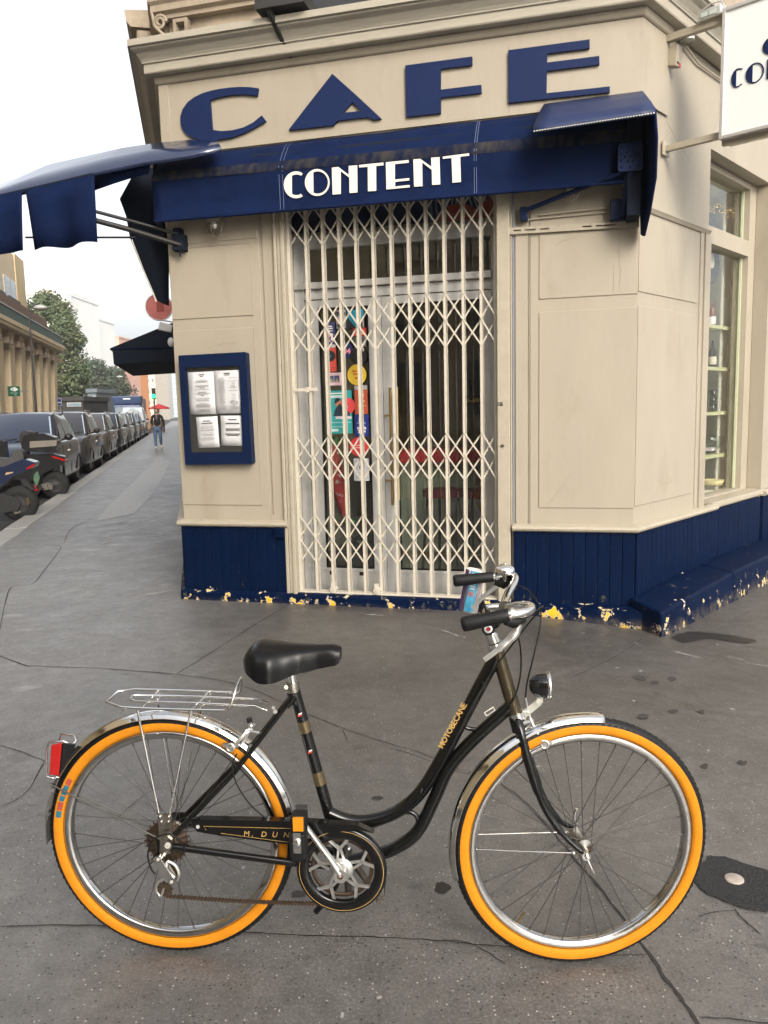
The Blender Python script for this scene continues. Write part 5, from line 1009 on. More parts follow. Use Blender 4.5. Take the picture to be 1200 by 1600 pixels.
# handlebar, stem, grips, levers
part('stem', MB().tube([b(770, 1000), b(763, 972), b(760, 958)], .011, 12).tube(smooth_path([b(760, 962), b(762, 952), b(772, 950), b(790, 950)], 4), .013, 12).cyl(b(789, 950, .022), b(789, 950, -.022), .0175, 14), M_chrome, bike)
near = smooth_path([b(789, 950), b(806, 947, .06), b(822, 946, .13), b(830, 950, .19), b(822, 956, .235), b(800, 960, .25), b(780, 964, .25)], 6)
far = smooth_path([b(789, 950), b(789, 940, -.06), b(795, 925, -.13), b(803, 911, -.19), b(804, 902, -.225), b(795, 898, -.25), b(770, 902, -.25)], 6)
part('handlebar', MB().tube(near, .0112, 14).tube(far, .0112, 14), M_chrome, bike)
def grip(p, q, rot=0):
    P = [p.lerp(q, t) for t in (0, .05, .3, .6, .9, .97, 1)]
    return part('grip', MB().tube(P, [.0140, .0155, .0155, .0165, .0178, .0168, .0115], 16), M_rubber, bike)
grip(b(795, 961, .25), b(721, 976, .25)); grip(b(771, 901, -.25), b(708, 908, -.25))
def lever(p, q, w0, w1, mid):
    return part('brake_lever', MB().tube([p, p.lerp(q, .4)+mid, q.lerp(p, .1), q], [w0, w0*.8, w1, w1*1.1], 10), M_alloy, bike)
part('brake_lever', MB().tube(smooth_path([b(806, 974, .235), b(806, 988, .24), b(792, 1003, .245), b(772, 1020, .25), b(757, 1031, .25)], 4), [.013]*3+[.0105]*4+[.0085]*4+[.006]*6, 10), M_alloy, bike); lever(b(776, 916, -.25), b(738, 950, -.25), .008, .0055, Vector((0, 0, .004)))
part('lever_body', MB().tube([b(790, 968, .245), b(804, 972, .24), b(818, 968, .22)], [.013, .016, .009], 10), M_rubber, bike); part('lever_body', MB().tube([b(774, 908, -.25), b(787, 912, -.245), b(798, 906, -.23)], [.012, .016, .009], 10), M_rubber, bike)
part('lever_clamp', MB().tube([b(797, 959, .25), b(803, 958, .248)], .0135, 12), M_alloy, bike); part('lever_clamp', MB().tube([b(774, 901, -.25), b(780, 900, -.25)], .0135, 12), M_alloy, bike)
bc = b(789, 892, -.235)
part('bell', MB().lathe([(.0, .021), (.004, .021), (.0045, .019), (.016, .017), (.0255, .010), (.029, .000), (.0285, -.008), (.024, -.010), (.0, -.009)], bc, 'z', 28).lathe([(0, .0235), (.006, .0235), (.007, .021)], bc, 'z', 12).cyl(bc+Vector((0, 0, -.03)), bc+Vector((0, 0, -.005)), .008, 10), M_chrome, bike)
pc = b(763, 983, .10)
lk = part('lock_barrel', MB().cyl(pc, pc+Vector((0, .05, 0)), .0165, 20).cyl(pc+Vector((.018, .02, .004)), pc+Vector((.03, .06, .004)), .009, 10), M_rubber, bike)
part('lock_ring', MB().lathe([(.0055, -.001), (.010, -.001), (.011, .001)], pc, 'y', 20), M_paper, lk); part('lock_core', MB().cyl(pc+Vector((0, -.001, 0)), pc+Vector((0, .002, 0)), .0045, 12), M_red, lk)
part('handlebar_strap', MB().tube([b(755, 939, .03), b(760, 955, .035), b(758, 966, .03)], .0035, 6).tube([b(755, 939, .03), b(750, 953, -.02), b(758, 966, .03)], .0035, 6), M_rubber, bike)
def cable(pts, r=.0023, n=6): return part('cable', MB().tube(smooth_path(pts, 6), r, 6), M_rubber, bike)
cable([b(817, 968, .22), b(835, 956, .19), b(847, 948, .15), b(846, 951, .11), b(825, 975, .08), b(800, 1008, .05), b(778, 1036, .03), b(760, 1062, .021), b(735, 1105, .021)])
cable([b(809, 915, -.20), b(825, 922, -.14), b(838, 938, -.08), b(845, 955, -.04), b(843, 985, -.02), b(834, 1025, 0), b(824, 1065, 0), b(821, 1090, 0)])
cable([b(804, 985, .15), b(811, 1000, .08), b(814, 1025, .03), b(813, 1055, .022), b(806, 1085, .022), b(797, 1102, .022)])
cable([b(735, 1105, .021), b(690, 1194, .021), b(652, 1253, .02), b(620, 1278, .019), b(585, 1292, .018), b(560, 1298, .018)], .002)
cable([b(370, 1178, .05), b(363, 1196, .055), b(370, 1225, .06), b(390, 1256, .06), b(415, 1278, .06), b(432, 1286, .05)])
cable([b(290, 1330, .065), b(280, 1312, .08), b(262, 1303, .085), b(240, 1312, .085), b(231, 1335, .085), b(236, 1357, .085), b(243, 1366, .085)])
part('cable_guide', MB().tube([b(660, 1231, .012), b(657, 1240, .024)], .004, 8).tube([b(753, 1066, .012), b(757, 1068, .024)], .004, 8), M_rubber, bike)
# headlamp
lc = b(842, 1071)
hl = part('headlamp', MB().lathe([(.0, -.026), (.014, -.024), (.024, -.016), (.030, -.002), (.0325, .014), (.0325, .020)], lc, 'x', 28), mat('gloss_black_shell', (.006, .006, .007), .08, var=0, coat=.6), bike)
part('lamp_rim', MB().lathe([(.0325, .019), (.0355, .020), (.0360, .027), (.033, .030), (.031, .028)], lc, 'x', 28), M_chrome, hl); part('lamp_lens', MB().lathe([(.032, .027), (.02, .031), (0, .033)], lc, 'x', 24), mat('lens_white', (.75, .75, .72), .1, var=0), hl)
part('lamp_bracket', MB().bar(b(843, 1096), b(818, 1117), .018, .006, (0, 1, 0)).bar(b(818, 1117), b(813, 1128), .018, .006, (0, 1, 0)).cyl(b(841, 1096, .012), b(841, 1096, -.012), .006, 10).box(lc.x-.006, lc.x+.01, -.008, .008, lc.z-.045, lc.z-.03), mat('zinc_bracket', (.62, .62, .55), .35, metal=.6, var=.1), hl)
# brakes
def caliper(P, sgn=-1):
    return MB().tube([P[0], P[1], P[2]], [.0045, .0042, .004], 8).lathe([(.0075, -.003), (.0125, -.003), (.0125, .003), (.0075, .003)], P[3], 'y', 16, close=True).cyl(P[3]+Vector((0, -.005, 0)), P[3]+Vector((0, .006, 0)), .006, 10).box(P[3].x-.022, P[3].x+.02, -abs(P[3].y)+.004, -abs(P[3].y)+.012, P[3].z-.002, P[3].z+.008)
part('front_brake', caliper([b(828, 1122, .01), b(836, 1140, .03), b(848, 1158, .034), b(851, 1163, .034)]).tube([b(828, 1122, -.01), b(836, 1138, -.03), b(846, 1154, -.034)], .004, 8).ball(b(824, 1112, .0), .007, 8, 6).cyl(b(813, 1132, .02), b(832, 1126, -.02), .006, 8).tube([b(821, 1090), b(824, 1104), b(828, 1120)], .0028, 6), M_alloy, bike)
part('rear_brake', caliper([b(394, 1138, .02), b(375, 1156, .036), b(362, 1168, .038), b(360, 1168, .04)]).tube([b(398, 1132, .0), b(386, 1142, .03), b(370, 1160, .036)], .0038, 8).tube([b(405, 1145, .03), b(390, 1142, .03), b(380, 1160, .04)], .004, 8).ball(b(392, 1134, .02), .008, 8, 6).ball(b(410, 1147, .02), .006, 8, 6).cyl(b(386, 1143, .036), b(386, 1143, .0), .005, 8), M_alloy, bike)
part('brake_pad', MB().cyl(b(390, 1128, .03), b(389, 1122, .03), .008, 8), M_rubber, bike)
# dynamo on the far stay
dp0, dp1 = b(383, 1186, -.02), b(410, 1206, -.02)
dyn = part('dynamo', MB().tube([dp0, dp0.lerp(dp1, .3), dp0.lerp(dp1, .35), dp1.lerp(dp0, .1), dp1], [.012, .013, .0185, .0185, .015], 16), mat('dynamo_steel', (.42, .42, .41), .25, metal=.9, var=.1), bike); part('dynamo_cap', MB().tube([dp0.lerp(dp1, -.25), dp0], [.010, .012], 12).tube([b(398, 1214, -.01), b(392, 1200, -.01), b(380, 1192, -.01)], .006, 6), M_rubber, dyn)
# carrier
nr, fr_ = .055, -.055
rk = MB().tube(smooth_path([b(349, 1110, nr), b(300, 1109, nr), b(230, 1107, nr), b(190, 1105, nr)], 4)+[b(187, 1104, nr), b(166, 1097, .0), b(184, 1080, fr_), b(211, 1077, fr_), b(290, 1079, fr_), b(363, 1082, fr_)], .0036, 8)
rk.tube([b(349, 1110, nr), b(358, 1107, nr), b(362, 1098, nr), b(369, 1076, nr*.7), b(377, 1059, .0), b(378, 1064, -.03), b(375, 1080, fr_*.9), b(363, 1086, fr_)], .0036, 8)
rk.tube([b(417, 1110, .02), b(399, 1103, .022), b(300, 1098, .022), b(212, 1096, .022), b(204, 1093, .01), b(206, 1087, -.015), b(212, 1086, -.022), b(300, 1088, -.022), b(402, 1092, -.022), b(422, 1099, -.02)], .003, 8)
for x_ in (233, 313): rk.tube([b(x_-14, 1108, nr), b(x_, 1096, .0), b(x_+14, 1079, fr_)], .003, 8).tube([b(x_+14, 1079, fr_), b(x_+17, 1088, fr_), b(x_+14, 1096, fr_)], .0026, 6)
rk.tube([b(215, 1110, nr), b(219, 1130, nr+.004), b(249, 1274, .072)], .0034, 8).tube([b(299, 1111, nr), b(294, 1130, nr+.004), b(265, 1272, .072)], .0034, 8)
rk.tube([b(246, 1092, fr_), b(252, 1130, fr_), b(272, 1262, -.07)], .0032, 8).tube([b(318, 1095, fr_), b(308, 1130, fr_), b(281, 1262, -.07)], .0032, 8)
rk.tube([b(196, 1106, nr), b(192, 1112, .02)], .003, 6).tube([b(318, 1100, 0), b(310, 1108, 0)], .003, 6)
part('carrier', rk, M_chrome, bike)
part('carrier_plate', MB().box(b(247, 1276, .073).x, b(268, 1276, .073).x, -.075, -.071, b(256, 1310, .073).z, b(256, 1270, .073).z).ball(b(250, 1276, .076), .005, 6, 5).ball(b(264, 1276, .076), .005, 6, 5).ball(b(252, 1284, .076), .004, 6, 5).ball(b(263, 1284, .076), .004, 6, 5), M_chrome_old, bike)
part('carrier_clip', MB().cyl(b(427, 1106, .022), b(427, 1106, -.022), .005, 8).cyl(b(430, 1112, .03), b(430, 1112, .016), .006, 8), M_bolt, bike)
# tail lamp
tl0 = b(103, 1184)
tlp = part('tail_lamp', MB().hexa([b(92, 1212, .026), b(103, 1206, .02), b(103, 1206, -.02), b(92, 1212, -.026), b(97, 1160, .026), b(119, 1162, .018), b(119, 1162, -.018), b(97, 1160, -.026)]), M_rubber, bike, .004)
part('lens', MB().hexa([b(77, 1211, .022), b(92, 1212, .027), b(92, 1212, -.027), b(77, 1211, -.022), b(80, 1164, .022), b(97, 1160, .027), b(97, 1160, -.027), b(80, 1164, -.022)]), M_red, tlp, .003)
part('lamp_guard', MB().tube([b(73, 1213, .02), b(73, 1172, .02), b(76, 1160, .02), b(100, 1158, .02), b(112, 1164, .01), b(119, 1158, 0), b(116, 1149, -.01), b(95, 1147, -.02), b(92, 1158, -.02)], .0026, 6).tube([b(73, 1213, .02), b(84, 1216, .01)], .0026, 6), M_chrome, tlp)
# transmission
chx, chz = b(534, 1358, .06).x, b(534, 1358, .06).z; CH = Vector((chx, -.06, chz))
part('chain_guard', MB().lathe([(.088, .004), (.088, -.006), (.092, -.010), (.116, -.010), (.1205, -.006), (.1205, .006)], CH, 'y', 64), M_black, bike)
part('gold_line', MB().lathe([(.1115, -.0105), (.1122, -.0108), (.1130, -.0105)], CH, 'y', 64), M_gold, bike)
spd = MB().lathe([(0, -.004), (.03, -.004), (.032, 0), (.03, .004)], CH, 'y', 24)
def ring_p(r, a, y=0.0): return CH+Vector((r*cos(a), y, r*sin(a)))
for k in range(5):
    a = radians(90+72*k+4)
    for da in (-.30, .30):
        spd.bar(ring_p(.024, a+da*1.5), ring_p(.060, a+da*.12), .006, .005, (0, 1, 0)); spd.bar(ring_p(.058, a), ring_p(.090, a+da), .008, .005, (0, 1, 0))
part('spider', spd, M_alloy, bike)
part('chainring', MB().lathe([(.074, .008), (.084, .008), (.084, .012), (.074, .012)], CH, 'y', 48, close=True), M_rust, bike)
cr_e = b(472, 1284, .10)
ck = part('crank', MB().tube([CH+Vector((0, -.022, 0)), CH.lerp(cr_e, .25)+Vector((0, -.014, 0)), cr_e], [.016, .0105, .0085], 12, flat=.8).cyl(CH+Vector((0, -.035, 0)), CH+Vector((0, .01, 0)), .0185, 18), M_alloy, bike)
part('crank_bolt', MB().cyl(CH+Vector((0, -.0365, 0)), CH+Vector((0, -.03, 0)), .008, 14), mat('rusty_bolt', (.12, .06, .03), .6, metal=.4, var=.3), ck)
part('crank_groove', MB().bar(CH.lerp(cr_e, .28)+Vector((0, -.0245, .0)), CH.lerp(cr_e, .9)+Vector((0, -.0095, .0)), .0035, .002, (0, 1, 0)), M_chrome_old, ck)
pd = b(465, 1312, .15)
pl = part('pedal', MB().box(pd.x-.020, pd.x+.020, pd.y-.01, -.11, pd.z-.050, pd.z+.018).box(pd.x-.016, pd.x+.022, pd.y-.008, -.11, pd.z+.018, pd.z+.062), M_rubber, bike, .004)
part('reflector', MB().box(b(458, 1290, .165).x, b(474, 1290, .165).x, -.168, -.16, b(464, 1298, .165).z, b(464, 1278, .165).z), M_amber, pl)
part('end_cap', MB().ball(b(464, 1318, .165), .013, 14, 8, (.85, .4, 1)).box(b(464, 1318, .165).x-.010, b(464, 1318, .165).x+.010, -.164, -.15, b(464, 1334, .165).z, b(464, 1302, .165).z), M_chrome, pl)
# far crank and pedal
fe = b(592, 1398, -.11)
part('crank', MB().tube([Vector((BB.x, .05, BB.z)), b(545, 1395, -.07)], [.013, .010], 10).tube([Vector((BB.x, .05, BB.z)), Vector((fe.x, .08, fe.z+.01))], [.011, .009], 10), mat('oily_steel', (.10, .085, .07), .4, metal=.7, var=.2), bike)
pf = part('pedal', MB().box(fe.x-.012, fe.x+.016, .10, .19, fe.z-.01, fe.z+.075), M_rubber, bike, .004)
part('end_cap', MB().ball(b(594, 1392, -.095), .010, 10, 6, (.8, .5, 1.8)).box(b(586, 1392, -.095).x, b(600, 1392, -.095).x, .088, .097, b(594, 1410, -.095).z, b(594, 1378, -.095).z), M_chrome_old, pf)
# chain cover with its handwritten name
cov = [FB.px(x, y, .072) for x, y in ((298, 1284), (310, 1280), (470, 1283), (560, 1290), (585, 1302), (560, 1296), (480, 1305), (470, 1322), (330, 1303), (308, 1299))]
part('chain_cover', MB().prism(cov, -.074, -.052), M_black, bike, .003)
part('chain_cover_edge', MB().tube([b(300, 1279, .06), b(400, 1281, .06), b(520, 1285, .06)], .0055, 8), M_black, bike)
cg = MB().tube([b(322, 1297, .0745), b(318, 1291, .0745), b(470, 1295, .0745)], .0008, 5).tube([b(345, 1302, .0745), b(450, 1316, .0745)], .0006, 5)
part('gold_pinstripe', cg, M_gold, bike)
for ch, px_, sz in (('M', 385, .021), ('.', 394, .021), ('D', 412, .021), ('U', 429, .021), ('N', 447, .021), ('A', 478, .017)):
    p = b(px_, 1303+(px_-385)*.03-(3 if ch == 'A' else 0), .075); lettering('lettering', ch, sz, p.x, -.0752, p.z, M_gold, bike, rot=random.uniform(-.12, .1), shear=.15)
part('cover_bolt', MB().cyl(b(309, 1292, .078), b(309, 1292, .07), .005, 10), M_bolt, bike)
part('cable_clip', MB().box(b(458, 1335, .07).x, b(474, 1335, .07).x, -.085, -.06, b(466, 1342, .07).z, b(466, 1326, .07).z), M_rubber, bike)
# cassette, rear mech, chain
cs = MB(); AX = HR.copy()
for k, r in enumerate((.062, .056, .050, .045, .040)):
    y = -.034-.0045*k; n = 16; cs.lathe([(.02, y-.001), (r-.004, y-.001), (r-.004, y+.001), (.02, y+.001)], AX, 'y', 32, close=True)
    for q in range(26-2*k): a = 2*pi*q/(26-2*k); e = Vector((cos(a), 0, sin(a))); t = Vector((-sin(a), 0, cos(a))); c_ = AX+e*(r-.001)+Vector((0, y, 0)); cs.bar(c_-e*.004, c_+e*.004, .002, .005, (0, 1, 0))
part('sprocket_cluster', cs, M_rust, bike)
dm_ = MB().prism([FB.px(x, y, .075) for x, y in ((251, 1309), (262, 1306), (270, 1312), (270, 1322), (258, 1337), (250, 1333))], -.079, -.073)
dr = part('derailleur', dm_, M_chrome_old, bike, .001); part('axle_nut', MB().cyl(b(262, 1321, .088), b(262, 1321, .07), .008, 14).cyl(b(262, 1321, .09), b(262, 1321, .086), .004, 8), M_bolt, dr)
part('parallelogram', MB().bar(b(247, 1342, .085), b(268, 1374, .085), .026, .018, (0, 1, 0)).tube([b(243, 1345, .08), b(250, 1338, .08), b(255, 1346, .08)], .006, 8), M_chrome, dr, .003)
part('pivot_bolt', MB().cyl(b(247, 1343, .098), b(247, 1343, .07), .008, 12).cyl(b(268, 1378, .098), b(268, 1378, .07), .009, 12), M_rubber, dr); part('bolt_head', MB().cyl(b(247, 1343, .1), b(247, 1343, .096), .0045, 10).cyl(b(268, 1378, .1), b(268, 1378, .096), .0045, 10), M_bolt, dr)
part('cage', MB().tube(smooth_path([b(262, 1345, .075), b(274, 1352, .075), b(280, 1365, .075), b(276, 1376, .075)], 5), .004, 8).tube(smooth_path([b(262, 1372, .072), b(248, 1378, .072), b(244, 1390, .072), b(251, 1400, .072), b(256, 1388, .072)], 5), .003, 8), M_alloy, dr)
jk = MB()
for c_, r in ((b(258, 1389, .062), .018), (b(268, 1362, .06), .017)):
    jk.cyl(c_+Vector((0, -.003, 0)), c_+Vector((0, .003, 0)), r, 20)
    for q in range(11): a = 2*pi*q/11; e = Vector((cos(a), 0, sin(a))); jk.bar(c_+e*(r-.002), c_+e*(r+.004), .004, .004, (0, 1, 0))
part('jockey_wheel', jk, M_rust, dr)
ch = MB(); c0, c1 = b(262, 1400, .058), b(500, 1412, .062); n = 44
for i in range(n):
    p = c0.lerp(c1, i/n); q = c0.lerp(c1, (i+1)/n); sag = lambda t: Vector((0, 0, -.004*sin(pi*t))); p += sag(i/n); q += sag((i+1)/n)
    yy = .0035 if i % 2 else .0022
    for s_ in (-1, 1): ch.bar(p.lerp(q, .12)+Vector((0, s_*yy, 0)), q.lerp(p, .12)+Vector((0, s_*yy, 0)), .0050, .0012, (0, 1, 0))
    ch.cyl(p+Vector((0, -.0042, 0)), p+Vector((0, .0042, 0)), .0046, 8)
part('chain', ch, M_rust, bike)
part('kickstand', MB().tube([b(536, 1362, -.04), b(520, 1395, -.07), b(499, 1420, -.10)], [.007, .007, .006], 8), M_rubber, bike); part('kickstand_foot', MB().tube([b(503, 1414, -.10), b(494, 1424, -.11)], .009, 10), M_rubber, bike)
part('bottom_bracket_bolt', MB().ball(b(545, 1326, .03), .006, 8, 6), M_chrome, bike)
# the newspaper rolled behind the bars
def paper_mat():
    m = bpy.data.materials.new('newsprint'); m.use_nodes = True; nt = m.node_tree; bb = nt.nodes['Principled BSDF']
    bb.inputs['Base Color'].default_value = (.60, .56, .51, 1); bb.inputs['Roughness'].default_value = .7; return m
M_news = paper_mat(); n0, n1 = b(731, 954, -.31), b(743, 890, -.31); axn = (n1-n0).normalized(); sx = Vector((1, 0, 0)); sx = (sx-axn*sx.dot(axn)).normalized(); sy = axn.cross(sx)
np_ = thing('rolled_newspaper', 'rolled newspaper with blue and white print tucked behind the handlebar stem', 'newspaper', FB.M)
def roll(a0, a1, r0, r1, t0, t1, n=18):
    rows = []
    for i in range(n+1):
        a = radians(a0+(a1-a0)*i/n); r = r0+(r1-r0)*i/n; e = sx*cos(a)-sy*sin(a)*0+(Vector((0, 1, 0))*sin(a))
        rows.append([n0.lerp(n1, t0)+e*r, n0.lerp(n1, t1)+e*r])
    return MB().grid(rows)
L0 = .034
part('paper', roll(0, 760, .014, .030, 0, 1, 60), M_news, np_, solid=.001)
part('printed_strip', roll(-158, -128, .0312, .0312, .03, 1), mat('news_purple', (.09, .05, .14), .6, var=.4, vscale=200, stretch=(1, 1, .2)), np_); part('printed_panel', roll(-118, -66, .0312, .0312, .03, 1), mat('news_cyan', (.06, .30, .48), .6, var=.25, vscale=60), np_)
part('picture', roll(-112, -80, .0318, .0318, .40, .52), mat('news_photo', (.28, .14, .16), .6, var=.7, vscale=120), np_); part('small_print', roll(-60, -40, .0314, .0314, .3, .95), mat('news_grey', (.35, .30, .30), .6, var=.6, vscale=300), np_, kind='stuff')
mb = MB()
for i, t in enumerate((.57, .63, .69, .75, .81, .87, .93)): mb.merge(roll(-108, -80, .0322, .0322, t, t+.035, 5))
part('printed_letter', mb, M_paper, np_, kind='stuff')

# ------------------------------------------------------------------ parked cars along the kerb
SX, SY = FL.y, -FL.x                                    # street axes: towards the kerb, away from the camera
def street_M(s, perp, z=-.095, rot=0.0):
    p = FL.pt(-s, -perp, z)
    return Matrix(((SX.x, SY.x, 0, p.x), (SX.y, SY.y, 0, p.y), (0, 0, 1, p.z), (0, 0, 0, 1))) @ Matrix.Rotation(rot, 4, 'Z')
M_tyre = mat('car_tyre', (.012, .012, .012), .8, var=.1); M_rimc = mat('car_rim', (.30, .30, .31), .3, metal=.8, var=.1); M_plast = mat('black_plastic', (.015, .015, .016), .5, var=.1)
M_screen = mat('windscreen_glass', (.72, .86, 1.0), .05, metal=.7, var=0, spec=.8); M_hl = mat('headlight_glass', (.30, .31, .32), .08, var=.1, spec=.8, coat=.5)  # M_screen: pale blue sky reflection put into the base colour
def car(name, label, s, col, L=4.3, W=1.78, H=1.6, hood=1.0, plate=True, off=0.0, rough=.22):
    kp = 2.17+.017*(s-3.3)+.30; t = thing(name, label, 'car', street_M(s, kp+.08+W/2+off), 'cars parked along the kerb')
    pm = mat('car_paint_%s' % label.split()[0], col, rough, metal=.0, var=.05, coat=.9, spec=.4); w = W/2
    st = [(0, .30, .62, .80), (.06, .24, .78, .90), (.35, .20, hood-.08, .97), (.8, .20, hood, 1), (1.15, .20, hood+.05, 1), (2.2, .2, hood+.06, 1), (3.4, .2, hood+.08, 1), (L-.35, .22, hood+.08, .98), (L-.06, .28, hood+.02, .92), (L, .4, .9, .84)]
    rows = []
    for y, zb, zt, k in st:
        h = [(w*k*.86, zb), (w*k*.98, zb+.14), (w*k, zb+(zt-zb)*.55), (w*k*.985, zt-.12), (w*k*.93, zt-.03), (w*k*.72, zt+.005), (0, zt+.03)]
        rows.append([(x, y, z) for x, z in h]+[(-x, y, z) for x, z in h[-2::-1]])
    m = MB().grid(rows); m.add(rows[0], [tuple(range(13))]); m.add(rows[-1], [tuple(range(13))[::-1]])
    body = part('body', m, pm, t)
    cab = [(1.02, hood+.02, hood+.03, .90, .88), (1.75, hood+.03, H-.05, .91, .72), (2.1, hood+.03, H, .91, .70), (3.3, hood+.04, H-.01, .91, .69), (L-.42, hood+.04, H-.10, .89, .66), (L-.10, hood+.02, hood+.06, .85, .80)]
    rows = []
    for y, zb, zt, kb, kt in cab: rows.append([(w*kb, y, zb), (w*(kb*.35+kt*.65), y, zb+(zt-zb)*.7), (w*kt, y, zt-.03), (w*kt*.85, y, zt), (0, y, zt+.02), (-w*kt*.85, y, zt), (-w*kt, y, zt-.03), (-w*(kb*.35+kt*.65), y, zb+(zt-zb)*.7), (-w*kb, y, zb)])
    part('roof', MB().grid(rows), pm, t)
    def P(i, a, b_, e=.012):                           # point on the cabin side between stations
        return None
    y0, y1 = 1.10, 1.78; z0, z1 = hood+.06, H-.085
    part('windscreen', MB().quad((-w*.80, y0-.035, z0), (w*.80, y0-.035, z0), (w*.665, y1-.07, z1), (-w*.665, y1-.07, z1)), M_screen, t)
    for sgn in (1, -1):
        def Q(y, f): kb, kt = .915, .735; return Vector((sgn*(w*(kb+(kt-kb)*f)+.008), y, hood+.05+(H-.12-hood-.05)*f))
        for ya, yb, yc, yd in ((1.42, 2.28, 2.28, 1.92), (2.36, 3.15, 3.1, 2.36)):
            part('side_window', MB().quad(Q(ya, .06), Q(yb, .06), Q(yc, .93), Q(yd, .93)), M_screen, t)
        part('mirror', MB().ball((sgn*(w+.10), 1.38, hood+.12), .085, 10, 6, (1.1, .8, .9)).bar((sgn*w*.93, 1.4, hood+.06), (sgn*(w+.06), 1.4, hood+.09), .05, .04), M_plast, t)
        part('headlight', MB().hexa([(sgn*w*.50, .035, .68), (sgn*w*.82, .17, .69), (sgn*w*.80, .42, .70), (sgn*w*.5, .3, .68), (sgn*w*.46, .07, .80), (sgn*w*.86, .22, .84), (sgn*w*.84, .46, .86), (sgn*w*.5, .34, .82)]), M_hl, t, .015)
        for yw in (.80, .80+L*.62):
            wl = part('wheel', MB().lathe([(.20, .06), (.31, .05), (.33, .0), (.33, -.12), (.31, -.16), (.2, -.17)], (sgn*w*.86-sgn*.0, yw, .33), 'x', 28), M_tyre, t)
            part('rim', MB().lathe([(.05, .05*sgn), (.10, .03*sgn), (.195, .045*sgn), (.215, .06*sgn), (.215, -.02)], (sgn*w*.88, yw, .33), 'x', 20), M_rimc, wl)
            part('wheel_arch', MB().lathe([(.345, .0), (.385, .0), (.385, .02*sgn), (.345, .02*sgn)], (sgn*w*.985, yw, .33), 'x', 24, a0=0.05, a1=pi-.05), M_plast, t)
        part('door_handle', MB().box(sgn*w-.01, sgn*w+.02, 2.05, 2.2, .84, .87), M_chrome, t)
        part('roof_rail', MB().tube([(sgn*w*.70, 1.9, H-.03), (sgn*w*.70, 2.1, H+.04), (sgn*w*.69, 3.2, H+.03), (sgn*w*.68, 3.4, H-.03)], .016, 6), M_alu, t)
        part('door_seam', MB().box(sgn*w*.992-.004, sgn*w*.992+.004, 2.31, 2.325, .35, hood-.05).box(sgn*w*.992-.004, sgn*w*.992+.004, 1.28, 1.295, .35, hood-.05), M_plast, t)
    part('grille', MB().hexa([(-w*.44, -.012, .50), (w*.44, -.012, .50), (w*.44, .1, .5), (-w*.44, .1, .5), (-w*.5, .012, .72), (w*.5, .012, .72), (w*.5, .12, .72), (-w*.5, .12, .72)]), M_plast, t, .01)
    part('bumper', MB().hexa([(-w*.8, -.03, .26), (w*.8, -.03, .26), (w*.92, .34, .24), (-w*.92, .34, .24), (-w*.8, -.025, .44), (w*.8, -.025, .44), (w*.93, .34, .44), (-w*.93, .34, .44)]), M_plast, t, .03)
    if plate: part('number_plate', MB().box(-.26, .26, -.045, -.034, .39, .50), M_paper, t, .004)
    part('wiper', MB().bar((-.6, y0-.06, z0+.02), (.0, y0-.01, z0+.06), .02, .012).bar((.0, y0-.06, z0+.02), (.6, y0-.01, z0+.06), .02, .012), M_plast, t)
    return t
car('parked_car', 'midnight blue car parked first in the row, behind the scooter with a top case', 10.4, (0.016, 0.025, 0.054), H=1.70, hood=1.04)
car('parked_car', 'charcoal car parked second in the row, directly behind the midnight blue one', 16.4, (0.032, 0.032, 0.034), H=1.73, hood=1.05)
car('parked_car', 'bronze grey car parked third in the row along the kerb', 22.6, (0.072, 0.063, 0.054), H=1.70, hood=1.03)
car('parked_car', 'black car parked fourth in the row along the kerb', 28.6, (0.009, 0.009, 0.010), H=1.71, hood=1.03)
car('parked_car', 'silver car parked fifth in the row, left of the walking person', 34.4, (0.144, 0.149, 0.153), H=1.70, hood=1.03)
car('parked_car', 'slate car parked sixth in the row, left of the walking person', 40.2, (0.045, 0.050, 0.059), H=1.74, hood=1.05)
car('parked_car', 'steel-blue car parked seventh in the row, below the blue truck', 46.2, (0.054, 0.072, 0.099), H=1.72, hood=1.05)
car('parked_van', 'pale tall van parked last in the row, below the blue truck', 53, (.40, .42, .43), L=4.9, W=1.9, H=2.2, hood=1.15)
tr = thing('truck', 'blue truck front seen above the far parked cars', 'truck', street_M(66, 5.6))
part('cab', MB().box(-1.15, 1.15, 0, 2.2, .4, 2.5), mat('truck_blue', (.05, .08, .17), .4, var=.1), tr, .12, 3); part('roof_fairing', MB().hexa([(-1.15, .1, 2.55), (1.15, .1, 2.55), (1.15, 2.1, 2.55), (-1.15, 2.1, 2.55), (-1.25, -.1, 3.25), (1.25, -.1, 3.25), (1.25, 2.1, 3.3), (-1.25, 2.1, 3.3)]), mat('truck_blue', (.05, .08, .17)), tr, .08)
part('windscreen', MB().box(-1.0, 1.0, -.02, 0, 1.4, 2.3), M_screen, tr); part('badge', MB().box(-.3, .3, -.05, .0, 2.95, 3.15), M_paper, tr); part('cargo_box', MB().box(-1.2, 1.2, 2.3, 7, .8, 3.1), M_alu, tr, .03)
for x_ in (-1, 1): part('wheel', MB().cyl((x_*.75, .9, .45), (x_*1.1, .9, .45), .45, 20), M_tyre, tr)
oc = thing('moving_car', 'pale beige car on the road at the far left edge behind the midnight blue car', 'car', street_M(17.0, 6.15))
part('body', MB().box(-.85, .85, 0, 4.2, .3, 1.0), mat('beige_car', (.34, .32, .29), .25, var=.05, coat=.8), oc, .14, 3); part('roof', MB().hexa([(-.78, .9, .95), (.78, .9, .95), (.78, 4.0, .95), (-.78, 4.0, .95), (-.62, 1.6, 1.68), (.62, 1.6, 1.68), (.62, 3.6, 1.68), (-.62, 3.6, 1.68)]), mat('beige_car', (.34, .32, .29)), oc, .08, 3)
